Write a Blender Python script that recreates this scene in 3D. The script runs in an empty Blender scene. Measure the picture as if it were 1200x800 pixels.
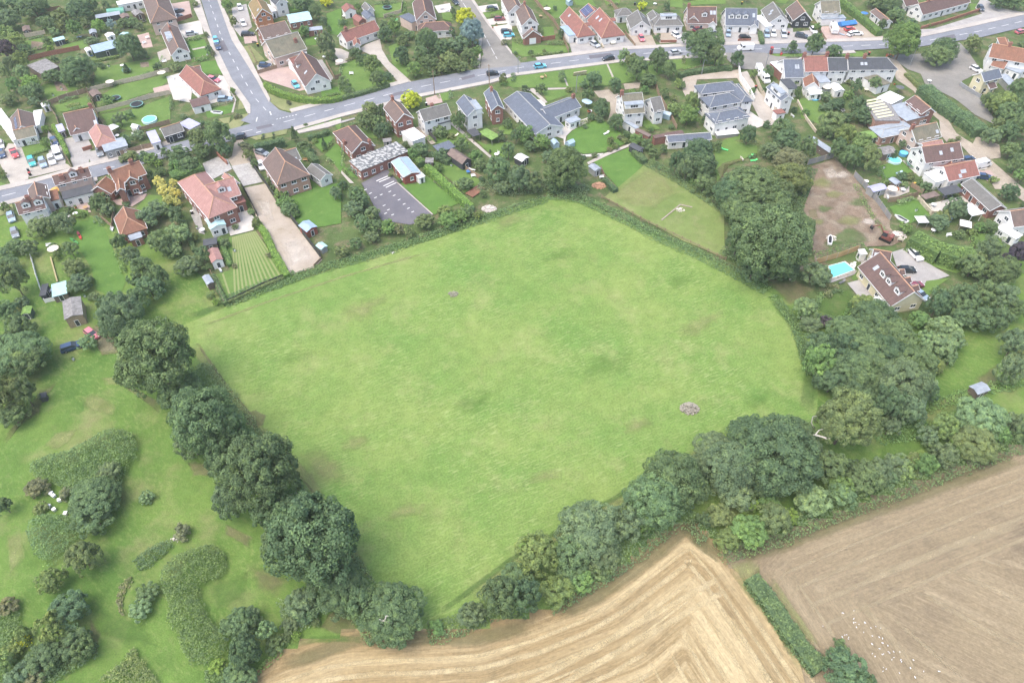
import bpy, math, random
import numpy as np
from mathutils import Vector
from mathutils.geometry import tessellate_polygon

# ------------------------------------------------------------------ camera, sky, sun
rnd = random.Random(7)
C = bpy.context.scene.collection
sc = bpy.context.scene
CAMH, PITCH, FPX = 120.0, math.radians(47.0), 870.0
cam_d = bpy.data.cameras.new('camera'); cam = bpy.data.objects.new('camera', cam_d); C.objects.link(cam)
cam.location = (0, 0, CAMH); cam.rotation_euler = (math.pi/2 - PITCH, 0, 0)
cam_d.sensor_fit = 'HORIZONTAL'; cam_d.sensor_width = 36.0; cam_d.lens = 36.0*FPX/1200.0
cam_d.clip_start = 0.5; cam_d.clip_end = 6000
sc.camera = cam
SUN_EL, SUN_AZ, SUN_STR, SKY_STR, EXPO = math.radians(66), math.radians(-122), 0.7, 0.15, 1.44
w = bpy.data.worlds.new('World'); sc.world = w; w.use_nodes = True
wn = w.node_tree
sky = wn.nodes.new('ShaderNodeTexSky'); sky.sky_type = 'NISHITA'; sky.sun_disc = False
sky.sun_elevation = SUN_EL; sky.sun_rotation = SUN_AZ; sky.dust_density = 4.0; sky.air_density = 1.0; sky.ozone_density = 1.0
bg = wn.nodes['Background']; bg.inputs['Strength'].default_value = SKY_STR
wn.links.new(sky.outputs[0], bg.inputs['Color'])
sun_d = bpy.data.lights.new('sun', 'SUN'); sun_d.energy = SUN_STR; sun_d.angle = math.radians(60); sun_d.color = (1.0, 0.955, 0.88)
sun = bpy.data.objects.new('sun', sun_d); C.objects.link(sun)
sd = Vector((math.sin(SUN_AZ)*math.cos(SUN_EL), math.cos(SUN_AZ)*math.cos(SUN_EL), math.sin(SUN_EL)))
sun.rotation_euler = sd.to_track_quat('Z', 'Y').to_euler(); sun.location = (0, 0, 150)
sc.view_settings.view_transform = 'Standard'; sc.view_settings.look = 'None'
sc.view_settings.exposure = EXPO; sc.view_settings.gamma = 1.0; sc.view_settings.use_curve_mapping = False
sc.cycles.use_denoising = True
sc.cycles.max_bounces = 5; sc.cycles.diffuse_bounces = 3; sc.cycles.glossy_bounces = 2; sc.cycles.transparent_max_bounces = 8
sc.cycles.caustics_reflective = False; sc.cycles.caustics_refractive = False

# ------------------------------------------------------------------ survey: picture point -> ground point
TILES = {'F': (0, 0, 1), 'C0': (0, 230, 4), 'C1': (190, 230, 5.97), 'C2': (850, 230, 4), 'C3': (1000, 230, 4),
         'D0': (0, 400, 4), 'D1': (0, 600, 4), 'D2': (900, 400, 4), 'E1': (200, 400, 4), 'E2': (260, 600, 4),
         'E3': (540, 560, 4), 'E4': (760, 480, 4), 'E5': (800, 600, 3), 'G6': (960, 340, 5), 'G7': (560, 300, 4), 'G8': (340, 200, 4)}
for i in range(6):
    TILES['A%d' % i] = (200*i, 0, 5.97); TILES['B%d' % i] = (200*i, 120, 5.97)
CUR = ['F']
def tile(t): CUR[0] = t
def px(p):
    t, x, y = (CUR[0], p[0], p[1]) if len(p) == 2 else p
    if t == 'W':
        f = y*CP + CAMH*SP; return (600+FPX*x/f, 400+FPX*(CAMH*CP-y*SP)/f)
    a, b, s = TILES[t]
    return (a + x/s, b + y/s)
SP, CP = math.sin(PITCH), math.cos(PITCH)
def G(p, z=0.0):
    x, y = px(p); u = (x-600)/FPX; v = (y-400)/FPX
    t = (CAMH - z)/(SP + v*CP)
    return Vector((u*t, (CP - v*SP)*t, z))
def depth_at(p, z=0.0):
    x, y = px(p); return (CAMH - z)/(SP + (y-400)/FPX*CP)

# ------------------------------------------------------------------ materials
def s2l(c):
    if isinstance(c, str):
        c = [int(c[i:i+2], 16)/255 for i in (0, 2, 4)]
        return tuple(x/12.92 if x <= 0.04045 else ((x+0.055)/1.055)**2.4 for x in c)
    return tuple(c)
MATS = {}
def newmat(name):
    m = bpy.data.materials.new(name); m.use_nodes = True; nt = m.node_tree; b = nt.nodes['Principled BSDF']
    MATS[name] = m
    return m, nt, b
def N(nt, typ, **kw):
    n = nt.nodes.new(typ)
    for k, v in kw.items():
        if k in n.inputs: n.inputs[k].default_value = v
        else: setattr(n, k, v)
    return n
def coords(nt, scale=(1, 1, 1), rot=0.0, kind='pos', loc=(0, 0, 0)):
    if kind == 'pos': src = N(nt, 'ShaderNodeNewGeometry').outputs['Position']
    elif kind == 'obj': src = N(nt, 'ShaderNodeTexCoord').outputs['Object']
    else: src = N(nt, 'ShaderNodeUVMap').outputs['UV']
    mp = N(nt, 'ShaderNodeMapping'); mp.inputs['Rotation'].default_value = (0, 0, rot)
    mp.inputs['Location'].default_value = loc
    mp2 = N(nt, 'ShaderNodeMapping'); mp2.inputs['Scale'].default_value = scale
    nt.links.new(src, mp.inputs['Vector']); nt.links.new(mp.outputs[0], mp2.inputs['Vector'])
    return mp2.outputs[0]
def noise(nt, vec, scale, detail=4, rough=0.6):
    n = N(nt, 'ShaderNodeTexNoise', Scale=scale, Detail=detail, Roughness=rough); nt.links.new(vec, n.inputs['Vector']); return n.outputs['Fac']
def ramp(nt, fac, stops):
    r = N(nt, 'ShaderNodeValToRGB'); e = r.color_ramp.elements
    while len(e) < len(stops): e.new(0.5)
    for i, (p, c) in enumerate(stops):
        e[i].position = p; c = (c, c, c) if isinstance(c, (int, float)) else c
        e[i].color = (*c[:3], 1)
    nt.links.new(fac, r.inputs[0]); return r.outputs[0]
def mix(nt, a, b, fac, mode='MIX'):
    m = N(nt, 'ShaderNodeMix', data_type='RGBA', blend_type=mode)
    for sock, v in ((m.inputs[6], a), (m.inputs[7], b)):
        if isinstance(v, tuple): sock.default_value = (*v[:3], 1)
        else: nt.links.new(v, sock)
    if isinstance(fac, (int, float)): m.inputs[0].default_value = fac
    else: nt.links.new(fac, m.inputs[0])
    return m.outputs[2]
def plain(name, col, rough=0.7, var=0.15, scale=0.8, metal=0.0, spec=0.3):
    if name in MATS: return MATS[name]
    m, nt, b = newmat(name); c = s2l(col)
    f = noise(nt, coords(nt), scale, 5, 0.65)
    r = ramp(nt, f, [(0.3, tuple(x*(1-var) for x in c)), (0.7, tuple(min(1, x*(1+var)) for x in c))])
    nt.links.new(r, b.inputs['Base Color']); b.inputs['Roughness'].default_value = rough
    b.inputs['Metallic'].default_value = metal; b.inputs['Specular IOR Level'].default_value = spec
    return m
def roofmat(name, col, col2=None, var=0.22):
    if name in MATS: return MATS[name]
    m, nt, b = newmat(name); c = tuple(x*0.8 for x in s2l(col)); c2 = tuple(x*0.8 for x in s2l(col2))
    uv = coords(nt, kind='uv')
    br = N(nt, 'ShaderNodeTexBrick', Scale=1.0); br.inputs['Brick Width'].default_value = 0.45; br.inputs['Row Height'].default_value = 0.5
    br.inputs['Mortar Size'].default_value = 0.03; br.inputs['Mortar Smooth'].default_value = 0.4
    br.inputs['Color1'].default_value = (*c, 1); br.inputs['Color2'].default_value = (*[x*(1-var) for x in c], 1); br.inputs['Mortar'].default_value = (*[x*0.6 for x in c], 1)
    nt.links.new(uv, br.inputs['Vector'])
    f = noise(nt, coords(nt), 0.5, 6, 0.7)
    k = ramp(nt, f, [(0.36, 0.0), (0.66, 1.0)])
    f2 = noise(nt, coords(nt, (1, 0.15, 1), kind='uv'), 2.5, 4, 0.7)
    a = mix(nt, br.outputs['Color'], c2, k)
    st = ramp(nt, f2, [(0.3, 0.72), (0.7, 1.15)])
    a = mix(nt, a, st, 0.8, 'MULTIPLY')
    nt.links.new(a, b.inputs['Base Color']); b.inputs['Roughness'].default_value = 0.75; b.inputs['Specular IOR Level'].default_value = 0.3
    bp = N(nt, 'ShaderNodeBump', Strength=0.5, Distance=0.04); nt.links.new(br.outputs['Fac'], bp.inputs['Height']); bp.invert = True
    nt.links.new(bp.outputs[0], b.inputs['Normal'])
    return m
def wallmat(name, col, brick=False):
    if name in MATS: return MATS[name]
    m, nt, b = newmat(name); c = s2l(col)
    f = noise(nt, coords(nt), 0.7, 6, 0.7)
    base = ramp(nt, f, [(0.3, tuple(x*0.82 for x in c)), (0.65, c)])
    if brick:
        f2 = noise(nt, coords(nt, (1, 1, 2.2)), 5.0, 2, 0.5)
        base = mix(nt, base, ramp(nt, f2, [(0.35, 0.6), (0.65, 1.25)]), 0.7, 'MULTIPLY')
    f3 = noise(nt, coords(nt, (1.5, 1.5, 0.15)), 2.0, 3, 0.6)
    base = mix(nt, base, ramp(nt, f3, [(0.3, 0.85), (0.6, 1.0)]), 0.6, 'MULTIPLY')
    nt.links.new(base, b.inputs['Base Color']); b.inputs['Roughness'].default_value = 0.9
    return m
def patchy(name):
    m, nt, b = newmat(name); f = noise(nt, coords(nt, (1.0, 1.7, 1), 0.5), 0.9, 3, 0.55)
    a = ramp(nt, f, [(0.47, s2l('5F6264')), (0.56, s2l('AEAEAA'))]); a = mix(nt, a, ramp(nt, noise(nt, coords(nt), 2.5, 3, 0.6), [(0.3, 0.75), (0.7, 1.1)]), 1.0, 'MULTIPLY')
    nt.links.new(a, b.inputs['Base Color']); b.inputs['Roughness'].default_value = 0.9; return m
R = dict(
    brown=roofmat('roof_tiles_brown', '86726A', '6F625C'), maroon=roofmat('roof_tiles_maroon', '7E6660', '6A5854'),
    red=roofmat('roof_tiles_red', 'A67267', '8E665C'), orange=roofmat('roof_tiles_orange', 'A0725C', '866352'),
    pink=roofmat('roof_tiles_pink', 'BE948C', 'A88078'), grey=roofmat('roof_tiles_grey', '868480', '6F6E6A'),
    slate=roofmat('roof_slates_blue_grey', '77808E', '676E7A'), dark=roofmat('roof_slates_dark', '5F6369', '52555A'),
    olive=roofmat('roof_tiles_olive', 'A08C62', '8C7A58'), moss=roofmat('roof_tiles_mossy', '7A7A6A', '8A8370'),
    felt=plain('roof_felt_grey', '8F979F', 0.8, 0.2), white=plain('roof_sheet_white', 'D6D6D4', 0.6, 0.08), blue=plain('roof_sheet_blue', '8FA3B8', 0.5, 0.12),
    asb=plain('roof_sheet_weathered', '7C7A78', 0.9, 0.45, 1.5), patchy=patchy('roof_felt_patched'), black=plain('roof_felt_black', '4A4C50', 0.8, 0.2), green=plain('roof_turf', '6E8A4A', 0.95, 0.4, 2.0),
    lilac=plain('roof_sheet_lilac', 'A2A2BC', 0.6, 0.12), teal=plain('roof_sheet_teal', '9DBDBF', 0.6, 0.12), dbrown=plain('roof_felt_brown', '71635C', 0.8, 0.25))
W = dict(
    white=wallmat('wall_render_white', 'E8E6E2'), cream=wallmat('wall_render_cream', 'D2C9A6'), brick=wallmat('wall_brick_red', '94695C', True),
    pinkbrick=wallmat('wall_brick_pale', 'AE8A7A', True), orangebrick=wallmat('wall_brick_orange', 'B97F5C', True), pink=wallmat('wall_render_pink', 'CBB5A8'),
    dark=wallmat('wall_boards_dark', '3E4044'), wood=wallmat('wall_boards_brown', '6E6258'), grey=wallmat('wall_render_grey', '9A9A96'), stone=wallmat('wall_stone', 'A09078', True),
    green=wallmat('wall_boards_green', '4F5F50'), redboard=wallmat('wall_boards_red', '8F4C40'))
white_p = plain('window_frame_white', 'DDDDDB', 0.5, 0.04); ridge_m = plain('ridge_tiles_pale', 'B08B72', 0.8, 0.2)
ridge_g = plain('ridge_tiles_grey', '9A9A98', 0.8, 0.2)
pane_m, nt, b = newmat('window_glass'); b.inputs['Base Color'].default_value = (0.035, 0.045, 0.055, 1); b.inputs['Roughness'].default_value = 0.12
solar_m, nt, b = newmat('solar_cells'); b.inputs['Roughness'].default_value = 0.2
br = N(nt, 'ShaderNodeTexBrick', Scale=1.0, offset=0.0); br.inputs['Brick Width'].default_value = 1.0; br.inputs['Row Height'].default_value = 1.6; br.inputs['Mortar Size'].default_value = 0.04
br.inputs['Color1'].default_value = (0.05, 0.06, 0.13, 1); br.inputs['Color2'].default_value = (0.055, 0.065, 0.15, 1); br.inputs['Mortar'].default_value = (0.3, 0.32, 0.36, 1)
nt.links.new(coords(nt, kind='uv'), br.inputs['Vector']); nt.links.new(br.outputs['Color'], b.inputs['Base Color'])
# tinted by the object's own colour
def tinted(name, rough, kind):
    m, nt, b = newmat(name); oi = N(nt, 'ShaderNodeObjectInfo')
    if kind == 'paint':
        nt.links.new(oi.outputs['Color'], b.inputs['Base Color']); b.inputs['Roughness'].default_value = rough; b.inputs['Coat Weight'].default_value = 0.5; b.inputs['Coat Roughness'].default_value = 0.08
    else:
        f = noise(nt, coords(nt), 0.9, 5, 0.7)
        col = mix(nt, oi.outputs['Color'], ramp(nt, f, [(0.28, (0.62, 0.68, 0.75)), (0.5, (1.0, 1.0, 1.0)), (0.75, (1.5, 1.4, 1.0))]), 1.0, 'MULTIPLY')
        # each leaf a little different
        at = N(nt, 'ShaderNodeAttribute', attribute_name='tone'); 
        col = mix(nt, col, ramp(nt, at.outputs['Fac'], [(0.0, (0.66, 0.7, 0.72)), (0.5, (1.0, 1.0, 1.0)), (1.0, (1.6, 1.55, 1.35))]), 1.0, 'MULTIPLY')
        nt.links.new(col, b.inputs['Base Color']); b.inputs['Roughness'].default_value = rough; b.inputs['Specular IOR Level'].default_value = 0.25
        tr = N(nt, 'ShaderNodeBsdfTranslucent'); nt.links.new(col, tr.inputs['Color'])
        ms = N(nt, 'ShaderNodeMixShader'); ms.inputs[0].default_value = 0.28
        nt.links.new(b.outputs[0], ms.inputs[1]); nt.links.new(tr.outputs[0], ms.inputs[2]); nt.links.new(ms.outputs[0], nt.nodes['Material Output'].inputs['Surface'])
    return m
leaf_m = tinted('foliage', 0.75, 'leaf'); paint_m = tinted('car_paint', 0.3, 'paint'); gloss_m = tinted('coloured_plastic', 0.5, 'paint')
bark_m = plain('bark', '6B6055', 0.95, 0.35, 3.0); dead_m = plain('bleached_wood', 'C8C2B8', 0.9, 0.15, 3.0)
tyre_m = plain('tyre_rubber', '262626', 0.9, 0.1); rim_m = plain('wheel_rim', 'A0A0A0', 0.35, 0.05, metal=0.7); lamp_m = plain('lamp_lens', 'E8E8E4', 0.2, 0.03); tail_m = plain('tail_lamp_lens', '8E2020', 0.2, 0.05)
metal_m = plain('galvanised_metal', '9C9EA0', 0.5, 0.12, metal=0.4); wood_m = plain('weathered_timber', '8E7A66', 0.9, 0.3, 2.5); paleline = plain('pale_timber', 'B8AC98', 0.9, 0.2, 2.0)
brickfence_m = wallmat('boundary_brick', '9A6A58', True); black_m = plain('black_plastic', '2A2B2E', 0.6, 0.2); water_m = None

def ground(name, c1, c2, c3=None, s1=0.06, s2=0.7, rough=0.95, streak=None, c3lim=(0.6, 0.75), fine=0.25, fines=4.0):
    """patchy ground: c1/c2 patches, c3 spots, fine grain"""
    m, nt, b = newmat(name); c1, c2 = s2l(c1), s2l(c2)
    v = coords(nt)
    a = ramp(nt, noise(nt, v, s1, 6, 0.62), [(0.35, c1), (0.65, c2)])
    if c3:
        a = mix(nt, a, s2l(c3), ramp(nt, noise(nt, coords(nt, loc=(31, 17, 0)), s2, 5, 0.7), [(c3lim[0], 0.0), (c3lim[1], 0.9)]))
    g = noise(nt, v, fines, 4, 0.75)
    a = mix(nt, a, ramp(nt, g, [(0.25, 1-fine*1.6), (0.75, 1+fine)]), 1.0, 'MULTIPLY')
    g2 = noise(nt, coords(nt, loc=(5, 90, 0)), 0.35, 4, 0.7)
    a = mix(nt, a, ramp(nt, g2, [(0.3, 1-fine*0.6), (0.7, 1+fine*0.5)]), 1.0, 'MULTIPLY')
    if streak:
        ang, sc_, col, lo, hi = streak
        st = noise(nt, coords(nt, sc_, ang), 1.0, 3, 0.6)
        big = noise(nt, coords(nt, loc=(70, 3, 0)), 0.05, 3, 0.6)
        fac = mix(nt, ramp(nt, st, [(lo, 0.0), (hi, 1.0)]), ramp(nt, big, [(0.35, 0.15), (0.65, 1.0)]), 1.0, 'MULTIPLY')
        a = mix(nt, a, s2l(col), fac)
    nt.links.new(a, b.inputs['Base Color']); b.inputs['Roughness'].default_value = rough; b.inputs['Specular IOR Level'].default_value = 0.1
    bp = N(nt, 'ShaderNodeBump', Strength=0.5, Distance=0.12); nt.links.new(g, bp.inputs['Height']); nt.links.new(bp.outputs[0], b.inputs['Normal'])
    return m
GM = dict(
    pasture=ground('pasture_grass', '67803F', '506E34', '83825A', 0.06, 0.08, c3lim=(0.5, 0.74), streak=(math.radians(40), (0.8, 1.6, 1), '7A8850', 0.5, 0.75)),
    rough=ground('rough_garden_ground', '5A6B40', '4C5F38', '7C725C', 0.08, 0.25, c3lim=(0.48, 0.66), fine=0.4),
    meadow=ground('meadow_grass', '788B4C', '628040', '8A8F5E', 0.05, 0.10, c3lim=(0.52, 0.8), streak=(math.radians(-27), (0.45, 3.2, 1), '99A46E', 0.53, 0.76), fine=0.24, fines=2.5),
    lawn=ground('mown_lawn', '647C42', '58723A', '808A56', 0.12, 0.3, c3lim=(0.58, 0.8), fine=0.14),
    lawn2=ground('bright_lawn', '5C7A3C', '517036', '70824A', 0.2, 0.3, fine=0.12),
    dry=ground('dry_verge_grass', '84865F', '747C53', '988F70', 0.15, 0.3, fine=0.2),
    asphalt=ground('asphalt', '82858B', '75787E', '8E9195', 0.06, 0.35, fine=0.17, rough=0.85),
    oldasphalt=ground('worn_asphalt', '88857F', '7B7974', '95918A', 0.1, 0.4, fine=0.15),
    darkasphalt=ground('car_park_asphalt', '6D6B70', '636268', '7C7876', 0.15, 0.5, fine=0.12),
    pave=ground('pavement_concrete', 'B0AAA2', 'A39D96', 'BBB5AD', 0.2, 0.6, fine=0.1),
    pale=ground('pale_concrete', 'AFA89F', '9F9990', 'BBB5AC', 0.2, 0.5, fine=0.12),
    whitep=ground('white_paving', 'C0BCB5', 'B0ABA3', None, 0.3, 0.5, fine=0.1),
    greyp=ground('grey_paving', 'A3A09C', '95928F', 'AFACA8', 0.3, 0.5, fine=0.14),
    pinkp=ground('block_paving', 'B09C92', 'A3908A', None, 0.2, 0.5, fine=0.14),
    sand=ground('sandy_hardcore', 'ACA296', '9A8F80', '80775F', 0.09, 0.2, c3lim=(0.6, 0.8), fine=0.15),
    soil=ground('bare_soil', '857464', '75685A', '8F8676', 0.07, 0.3, c3lim=(0.45, 0.7), fine=0.4),
    track=ground('gravel_track', 'A59B8C', '958B7D', 'B5AB9C', 0.1, 0.4, fine=0.2),
    cobble=ground('cobbled_yard', 'A8A6A2', '9A9894', 'B4B2AE', 0.3, 0.8, fine=0.22, fines=2.0),
    line=ground('road_paint', 'D0D0CE', 'BEBEBC', None, 0.5, 1, fine=0.1))
# soft-edged wear and dirt
def softmat(name, c1, c2, amax=0.65):
    m = ground(name, c1, c2, None, 0.2, 1, fine=0.3); nt = m.node_tree; b = nt.nodes['Principled BSDF']
    at = N(nt, 'ShaderNodeAttribute', attribute_name='edge')
    nz = noise(nt, coords(nt, loc=(11, 7, 0)), 0.45, 6, 0.75)
    ad = N(nt, 'ShaderNodeMath', operation='MULTIPLY_ADD'); nt.links.new(nz, ad.inputs[0]); ad.inputs[1].default_value = 1.5; ad.inputs[2].default_value = -1.0
    sm = N(nt, 'ShaderNodeMath', operation='ADD', use_clamp=True); nt.links.new(ad.outputs[0], sm.inputs[0]); nt.links.new(at.outputs['Fac'], sm.inputs[1])
    ml = N(nt, 'ShaderNodeMath', operation='MULTIPLY', use_clamp=True); nt.links.new(sm.outputs[0], ml.inputs[0]); ml.inputs[1].default_value = amax
    nt.links.new(ml.outputs[0], b.inputs['Alpha']); return m
GM['softsoil'] = softmat('worn_earth', '858060', '767350'); GM['softdry'] = softmat('dry_grass_patch', '969868', '88905A'); GM['softlush'] = softmat('lush_grass_patch', '5A7A3C', '628040')
GM['softdark'] = softmat('dark_rank_grass', '5E7A44', '526E3C'); GM['softstraw'] = softmat('straw_spread', 'D2C29A', 'C2B188', 0.66); GM['softstraw2'] = softmat('thin_straw_spread', 'B8AA8C', 'AC9E80', 0.55); GM['softfresh'] = softmat('fresh_grass_patch', '6C9046', '628640', 0.5); GM['olive'] = ground('olive_paddock', '75834E', '687A44', '868660', 0.08, 0.2, c3lim=(0.5, 0.75), fine=0.2)
GM['softpale'] = softmat('pale_gravel_spread', 'D0C8BC', 'C4BAAC')

# stubble: rows follow the uv the mesh carries
def stubble(name, a1, a2, pale, dark, lo, hi):
    m, nt, b = newmat(name)
    pos = coords(nt); uv = coords(nt, (0.012, 0.30, 1), kind='uv'); uv2 = coords(nt, (0.03, 1.5, 1), kind='uv')
    base = ramp(nt, noise(nt, pos, 0.06, 6, 0.65), [(0.35, s2l(a1)), (0.65, s2l(a2))])
    base = mix(nt, base, s2l(dark), ramp(nt, noise(nt, coords(nt, loc=(40, 8, 0)), 0.09, 5, 0.7), [(0.52, 0.0), (0.72, 0.8)]))
    base = mix(nt, base, s2l(pale), ramp(nt, noise(nt, uv, 1.0, 4, 0.6), [(lo, 0.0), (hi, 0.85)]))
    base = mix(nt, base, s2l(pale), ramp(nt, noise(nt, uv2, 1.0, 3, 0.7), [(0.5, 0.0), (0.75, 0.6)]))
    fine = noise(nt, coords(nt, (0.5, 4.0, 1), kind='uv'), 1.0, 4, 0.8)
    base = mix(nt, base, ramp(nt, fine, [(0.25, 0.68), (0.75, 1.25)]), 1.0, 'MULTIPLY')
    sp = noise(nt, pos, 1.6, 5, 0.8)
    base = mix(nt, base, ramp(nt, sp, [(0.3, 0.75), (0.7, 1.18)]), 1.0, 'MULTIPLY')
    nt.links.new(base, b.inputs['Base Color']); b.inputs['Roughness'].default_value = 1.0; b.inputs['Specular IOR Level'].default_value = 0.05
    bp = N(nt, 'ShaderNodeBump', Strength=0.6, Distance=0.1); nt.links.new(fine, bp.inputs['Height']); nt.links.new(bp.outputs[0], b.inputs['Normal'])
    return m
GM['stub1'] = stubble('stubble_pale', '8A7858', '948260', 'B6A682', '786A50', 0.46, 0.62)
GM['stub2'] = stubble('stubble_brown', '81745E', '897C64', '988B72', '6E6353', 0.5, 0.68)
water_m, nt, b = newmat('pool_water'); b.inputs['Base Color'].default_value = (0.16, 0.62, 0.66, 1); b.inputs['Roughness'].default_value = 0.08
bp = N(nt, 'ShaderNodeBump', Strength=0.3, Distance=0.05); nt.links.new(noise(nt, coords(nt), 2.0), bp.inputs['Height']); nt.links.new(bp.outputs[0], b.inputs['Normal'])

# ------------------------------------------------------------------ object helpers
def mk(name, verts, faces, mat, parent=None, uvs=None, origin=None, mats=None, fmat=None):
    if origin is not None: verts = [(v[0]-origin[0], v[1]-origin[1], v[2]-origin[2]) for v in verts]
    me = bpy.data.meshes.new(name); me.from_pydata([tuple(v) for v in verts], [], faces)
    for m in (mats or [mat]): me.materials.append(m)
    if fmat: me.polygons.foreach_set('material_index', fmat)
    if uvs:
        l = me.uv_layers.new(name='UVMap'); flat = []
        for f in uvs:
            for u in f: flat += [u[0], u[1]]
        l.data.foreach_set('uv', flat)
    me.update()
    return link(name, me, parent)
def link(name, me, parent=None):
    o = bpy.data.objects.new(name, me); C.objects.link(o)
    if parent: o.parent = parent
    return o
def empty(name, loc, rz=0.0):
    o = bpy.data.objects.new(name, None); C.objects.link(o); o.location = loc; o.rotation_euler = (0, 0, rz); o.empty_display_size = 0.5
    return o
def tag(o, label, cat, group=None):
    o['label'] = label; o['category'] = cat
    if group: o['group'] = group
    return o
class MB:
    def __init__(s): s.v = []; s.f = []; s.uv = []; s.m = []
    def face(s, pts, uv=None, m=0):
        i = len(s.v); s.v += [tuple(p) for p in pts]; s.f.append(tuple(range(i, i+len(pts)))); s.uv.append(uv or [(0, 0)]*len(pts)); s.m.append(m)
    def prism(s, pts, z0, z1, m=0):
        n = len(pts); i = len(s.v)
        zz0 = z0 if isinstance(z0, (list, tuple)) else [z0]*n; zz1 = z1 if isinstance(z1, (list, tuple)) else [z1]*n
        s.v += [(p[0], p[1], a) for p, a in zip(pts, zz0)] + [(p[0], p[1], a) for p, a in zip(pts, zz1)]
        fs = [tuple(range(i+n, i+2*n)), tuple(range(i+n-1, i-1, -1))] + [(i+k, i+(k+1) % n, i+n+(k+1) % n, i+n+k) for k in range(n)]
        for f in fs:
            s.f.append(f); s.uv.append([(s.v[q][0], s.v[q][1]+s.v[q][2]) for q in f]); s.m.append(m)
    def box(s, x0, x1, y0, y1, z0, z1, m=0): s.prism([(x0, y0), (x1, y0), (x1, y1), (x0, y1)], z0, z1, m)
    def tube(s, a, b, r0, r1, n=7, m=0):
        a = Vector(a); b = Vector(b); d = (b-a).normalized(); u = d.orthogonal().normalized(); w_ = d.cross(u); i = len(s.v)
        for c, r in ((a, r0), (b, r1)):
            for k in range(n):
                t = 2*math.pi*k/n; s.v.append(tuple(c + u*r*math.cos(t) + w_*r*math.sin(t)))
        for k in range(n): s.f.append((i+k, i+(k+1) % n, i+n+(k+1) % n, i+n+k)); s.uv.append([(0, 0)]*4); s.m.append(m)
        s.f.append(tuple(range(i+n-1, i-1, -1))); s.f.append(tuple(range(i+n, i+2*n))); s.uv += [[(0, 0)]*n]*2; s.m += [m, m]
    def disc(s, c, r, z0, z1, n=20, m=0): s.prism([(c[0]+r*math.cos(2*math.pi*k/n), c[1]+r*math.sin(2*math.pi*k/n)) for k in range(n)], z0, z1, m)
    def xf(s, f): s.v = [tuple(f(Vector(p))) for p in s.v]; return s
    def build(s, name, mat, parent=None, mats=None): return mk(name, s.v, s.f, mat, parent, s.uv, mats=mats, fmat=s.m if mats else None)
def copy_tree(o, parent=None):
    c = o.copy(); C.objects.link(c); c.parent = parent
    for ch in KIDS.get(o.name, ()): copy_tree(ch, c)
    return c
KIDS = {}
def remember(o):
    KIDS[o.name] = list(o.children)
    for c in o.children: remember(c)

# ------------------------------------------------------------------ pending labels and landmarks
LANDMARKS = []     # (nick, x, y)
PEND = []          # (obj, phrase)
def mark(nick, v): LANDMARKS.append((nick, v[0], v[1]))
def later(o, phrase, cat, group=None, pos=None):
    p = pos or o.location
    PEND.append((o, phrase, p[0], p[1], cat)); o['category'] = cat
    if group: o['group'] = group

# ------------------------------------------------------------------ ground sheets
ZP = [0.02]; SHEETS = []
def inside(poly, x, y):
    c = False; n = len(poly)
    for i in range(n):
        a, b = poly[i], poly[i-1]
        if (a[1] > y) != (b[1] > y) and x < (b[0]-a[0])*(y-a[1])/(b[1]-a[1]) + a[0]: c = not c
    return c
def gz(x, y):
    z = 0.0
    for poly, zz in SHEETS:
        if zz > z and inside(poly, x, y): z = zz
    return z
def sheet(name, pts, mat, lift=0.0, world=False, edge=0.0):
    P = [Vector(p) for p in pts] if world else [G(p) for p in pts]
    ZP[0] += 0.0008; z = ZP[0] + lift
    vs = [(p.x, p.y, z) for p in P]
    tris = tessellate_polygon([[Vector((v[0], v[1], 0)) for v in vs]])
    fs = [tuple(t) for t in tris]
    out = []
    for t in fs:
        a, b_, c = [Vector(vs[i]) for i in t]
        out.append(t if (b_-a).cross(c-a).z > 0 else (t[0], t[2], t[1]))
    if lift > 0.05:
        n = len(vs); vs = vs + [(v[0], v[1], 0) for v in vs]; out += [(k, (k+1) % n, n+(k+1) % n, n+k) for k in range(n)]
    o = mk(name, vs, out, GM[mat] if isinstance(mat, str) else mat)
    o['kind'] = 'structure'; SHEETS.append(([(p.x, p.y) for p in P], z)); return o
def soft(name, pts, mat, inner=0.55):
    P = [G(p) for p in pts]; c = sum(P, Vector())/len(P); ZP[0] += 0.0008; z = ZP[0]; n = len(P)
    vs = [(p.x, p.y, z) for p in P] + [tuple(Vector((c.x, c.y, z)) + (Vector((p.x, p.y, z))-Vector((c.x, c.y, z)))*inner) for p in P] + [(c.x, c.y, z)]
    fs = [(k, (k+1) % n, n+(k+1) % n, n+k) for k in range(n)] + [(n+k, n+(k+1) % n, 2*n) for k in range(n)]
    o = mk(name, vs, fs, GM[mat]); o['kind'] = 'structure'
    a = o.data.attributes.new('edge', 'FLOAT', 'POINT'); a.data.foreach_set('value', [0.0]*n + [1.0]*(n+1)); return o
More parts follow.
